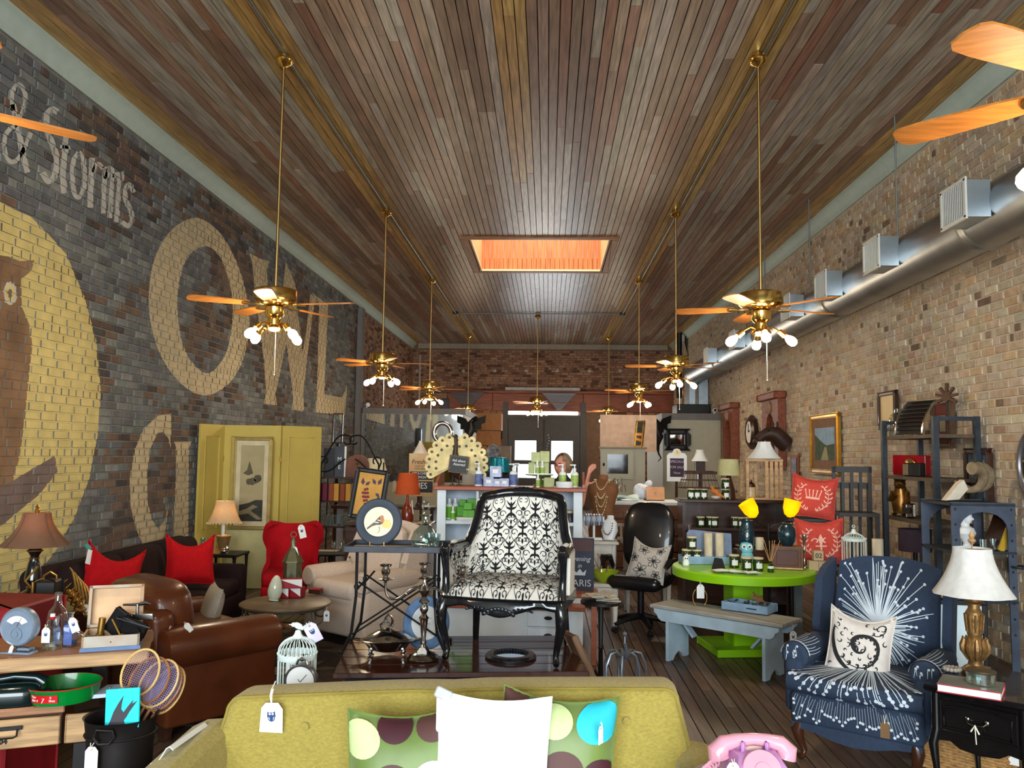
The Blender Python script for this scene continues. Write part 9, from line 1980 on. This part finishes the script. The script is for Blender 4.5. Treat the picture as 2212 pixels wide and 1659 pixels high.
for x in(-.48,.48):
 for y in(-.25,.25):ob('leg',B().box(.07,.07,GZ-.035,(x,y,(GZ-.035)/2),taper=.7),mat('leg_greyblue',(104,112,116),.7,var=.2),gt)
def red_cushion(lb,p,rot,kind):
 t=pillow('printed_cushion',lb,.40,.40,.13,p,rot,mat('cushion_coral',(188,66,56),.85,var=.1,scale=50),.06,.04);sfc=cushion_surf(.40,.40,.13,.06,.04);pb=B()
 for s in(-1,1):
  for k in range(8):
   a_=-1.25+.3*k;x,y=.5+s*.36*math.cos(a_),.46+.36*math.sin(a_);x2,y2=.5+s*.36*math.cos(a_+.3),.46+.36*math.sin(a_+.3);stroke(pb,sfc,[(x,y),(x2,y2)],.012)
   for o_ in(.09,-.09):stroke(pb,sfc,[(x,y),(x+s*o_*math.cos(a_)*.7,y+abs(o_)*.4),(x+s*o_*math.cos(a_),y+abs(o_)*.9)],[.01,.035,.006])
 if kind:stroke(pb,sfc,[(.34,.42),(.66,.42)],.05);[stroke(pb,sfc,[(x,.45),(x+(x-.5)*.3,.62)],.022)or dot(pb,sfc,x+(x-.5)*.3,.64,.02)for x in(.36,.43,.5,.57,.64)]
 else:stroke(pb,sfc,[(.5,.22),(.5,.4),(.5,.52),(.5,.66)],[.03,.05,.11,.01]);[stroke(pb,sfc,spiral(.5+s*.11,.47,.09,.02,PI/2-s*PI/2*0+(.0 if s>0 else 0),s*4.4,10)if s>0 else[(1-x,y)for x,y in spiral(.61,.47,.09,.02,PI/2*0,4.4,10)],.03)for s in(-1,
  1)];stroke(pb,sfc,[(.38,.36),(.62,.36)],.03)
 ob('woven_print',pb,mat('print_blush',(222,176,160),.85),t,sharp=180);return t
q=D(1757,1072,7.85);red_cushion('coral cushion woven with a crown, the upper one',q,(-14,6,-22),True);q2=D(1790,1185,7.2);red_cushion('coral cushion woven with a fleur-de-lis, the lower one',(q2.x,7.42,GZ+.21),(-12,-2,-12),False)
st4=thing('high_stool','black high stool carrying the crown cushion','stool',(q.x-.0,7.98,0),-14);zc4=q.z-.20;ob('seat',B().box(.42,.3,.035,(0,0,zc4-.02),b=.005),m_black,st4)
for x in(-.17,.17):ob('leg',B().lathe([(.02,0),(.026,zc4*.5),(.034,zc4*.7),(.02,zc4*.76),(.03,zc4*.86),(.022,zc4-.04)],12,(x,.1,0)),m_black,st4);ob('leg',B().cyl(.018,zc4-.04,(x,-.1,0)),m_black,st4)
def slat_chair(lb,px,z0,zt_,d):
 q=D(px,1000,d);t=thing('slat_back_chair',lb,'chair',(q.x,d,z0),-8,'ebony slat-back chairs');w_=.34;H_=zt_-z0
 for s in(-1,1):ob('back_post',B().box(.035,.03,H_,(s*w_/2,.15,H_/2)),m_ebony,t)
 ob('top_rail',B().box(w_+.04,.03,.06,(0,.15,H_-.03)),m_ebony,t);hs2=min(.44,H_*.46)
 for k in range(3):ob('back_slat',B().box(.03,.016,H_-hs2-.04,(-.085+.085*k,.15,hs2+(H_-hs2)/2-.02)),m_ebony,t)
 ob('seat',B().box(w_+.03,.34,.035,(0,0,hs2)),m_ebony,t)
 for s in(-1,1):ob('front_leg',B().box(.035,.035,hs2-.02,(s*w_/2,-.14,(hs2-.02)/2)),m_ebony,t)
slat_chair('ebony slat-back chair against the brick wall, the lower one',1843,0,1.34,8.5);slat_chair('ebony slat-back chair stacked on the lower one',1846,1.345-.70,D(1846,1008,8.45).z,8.44)
q=D(1852,1200,7.2);birdcage('small white birdcage on the grey work table beside the coral cushion',(q.x-.02,7.22,GZ+.001),.095,D(1852,1132,7.2).z-GZ,((.62,.68),),m_cage,20,False)
q=D(1886,1190,7.25);t=thing('birch_candle','tall cream bark candle beside the small birdcage','candle',(q.x,7.15,GZ+.001),0,'birch pillar candles');ob('bark',B().lathe([(0,0),(.045,0),(.045,.26),(0,.262)],16),MATS['birch_bark'],t)
m_bw=mat('block_maple',(196,172,136),.6,var=.12)
for k,(px,py,dz,s_,lb)in enumerate(((1763,1236,0,'','lower plain one'),(1783,1236,0,'3','lower one numbered 3'),(1774,1236,.083,'02','upper one numbered 02'))):
 q=D(px,1228,7.0);t=thing('number_block','pale wooden calendar block, '+lb,'block',(q.x,7.08,GZ+.001+dz),-8,'calendar blocks');ob('cube_body',B().box(.08,.08,.08,(0,0,.04),b=.004),m_bw,t)
 if s_:text('number',s_,.055,m_ink,t,(0,-.0408,.04),(90,0,0),.0004)
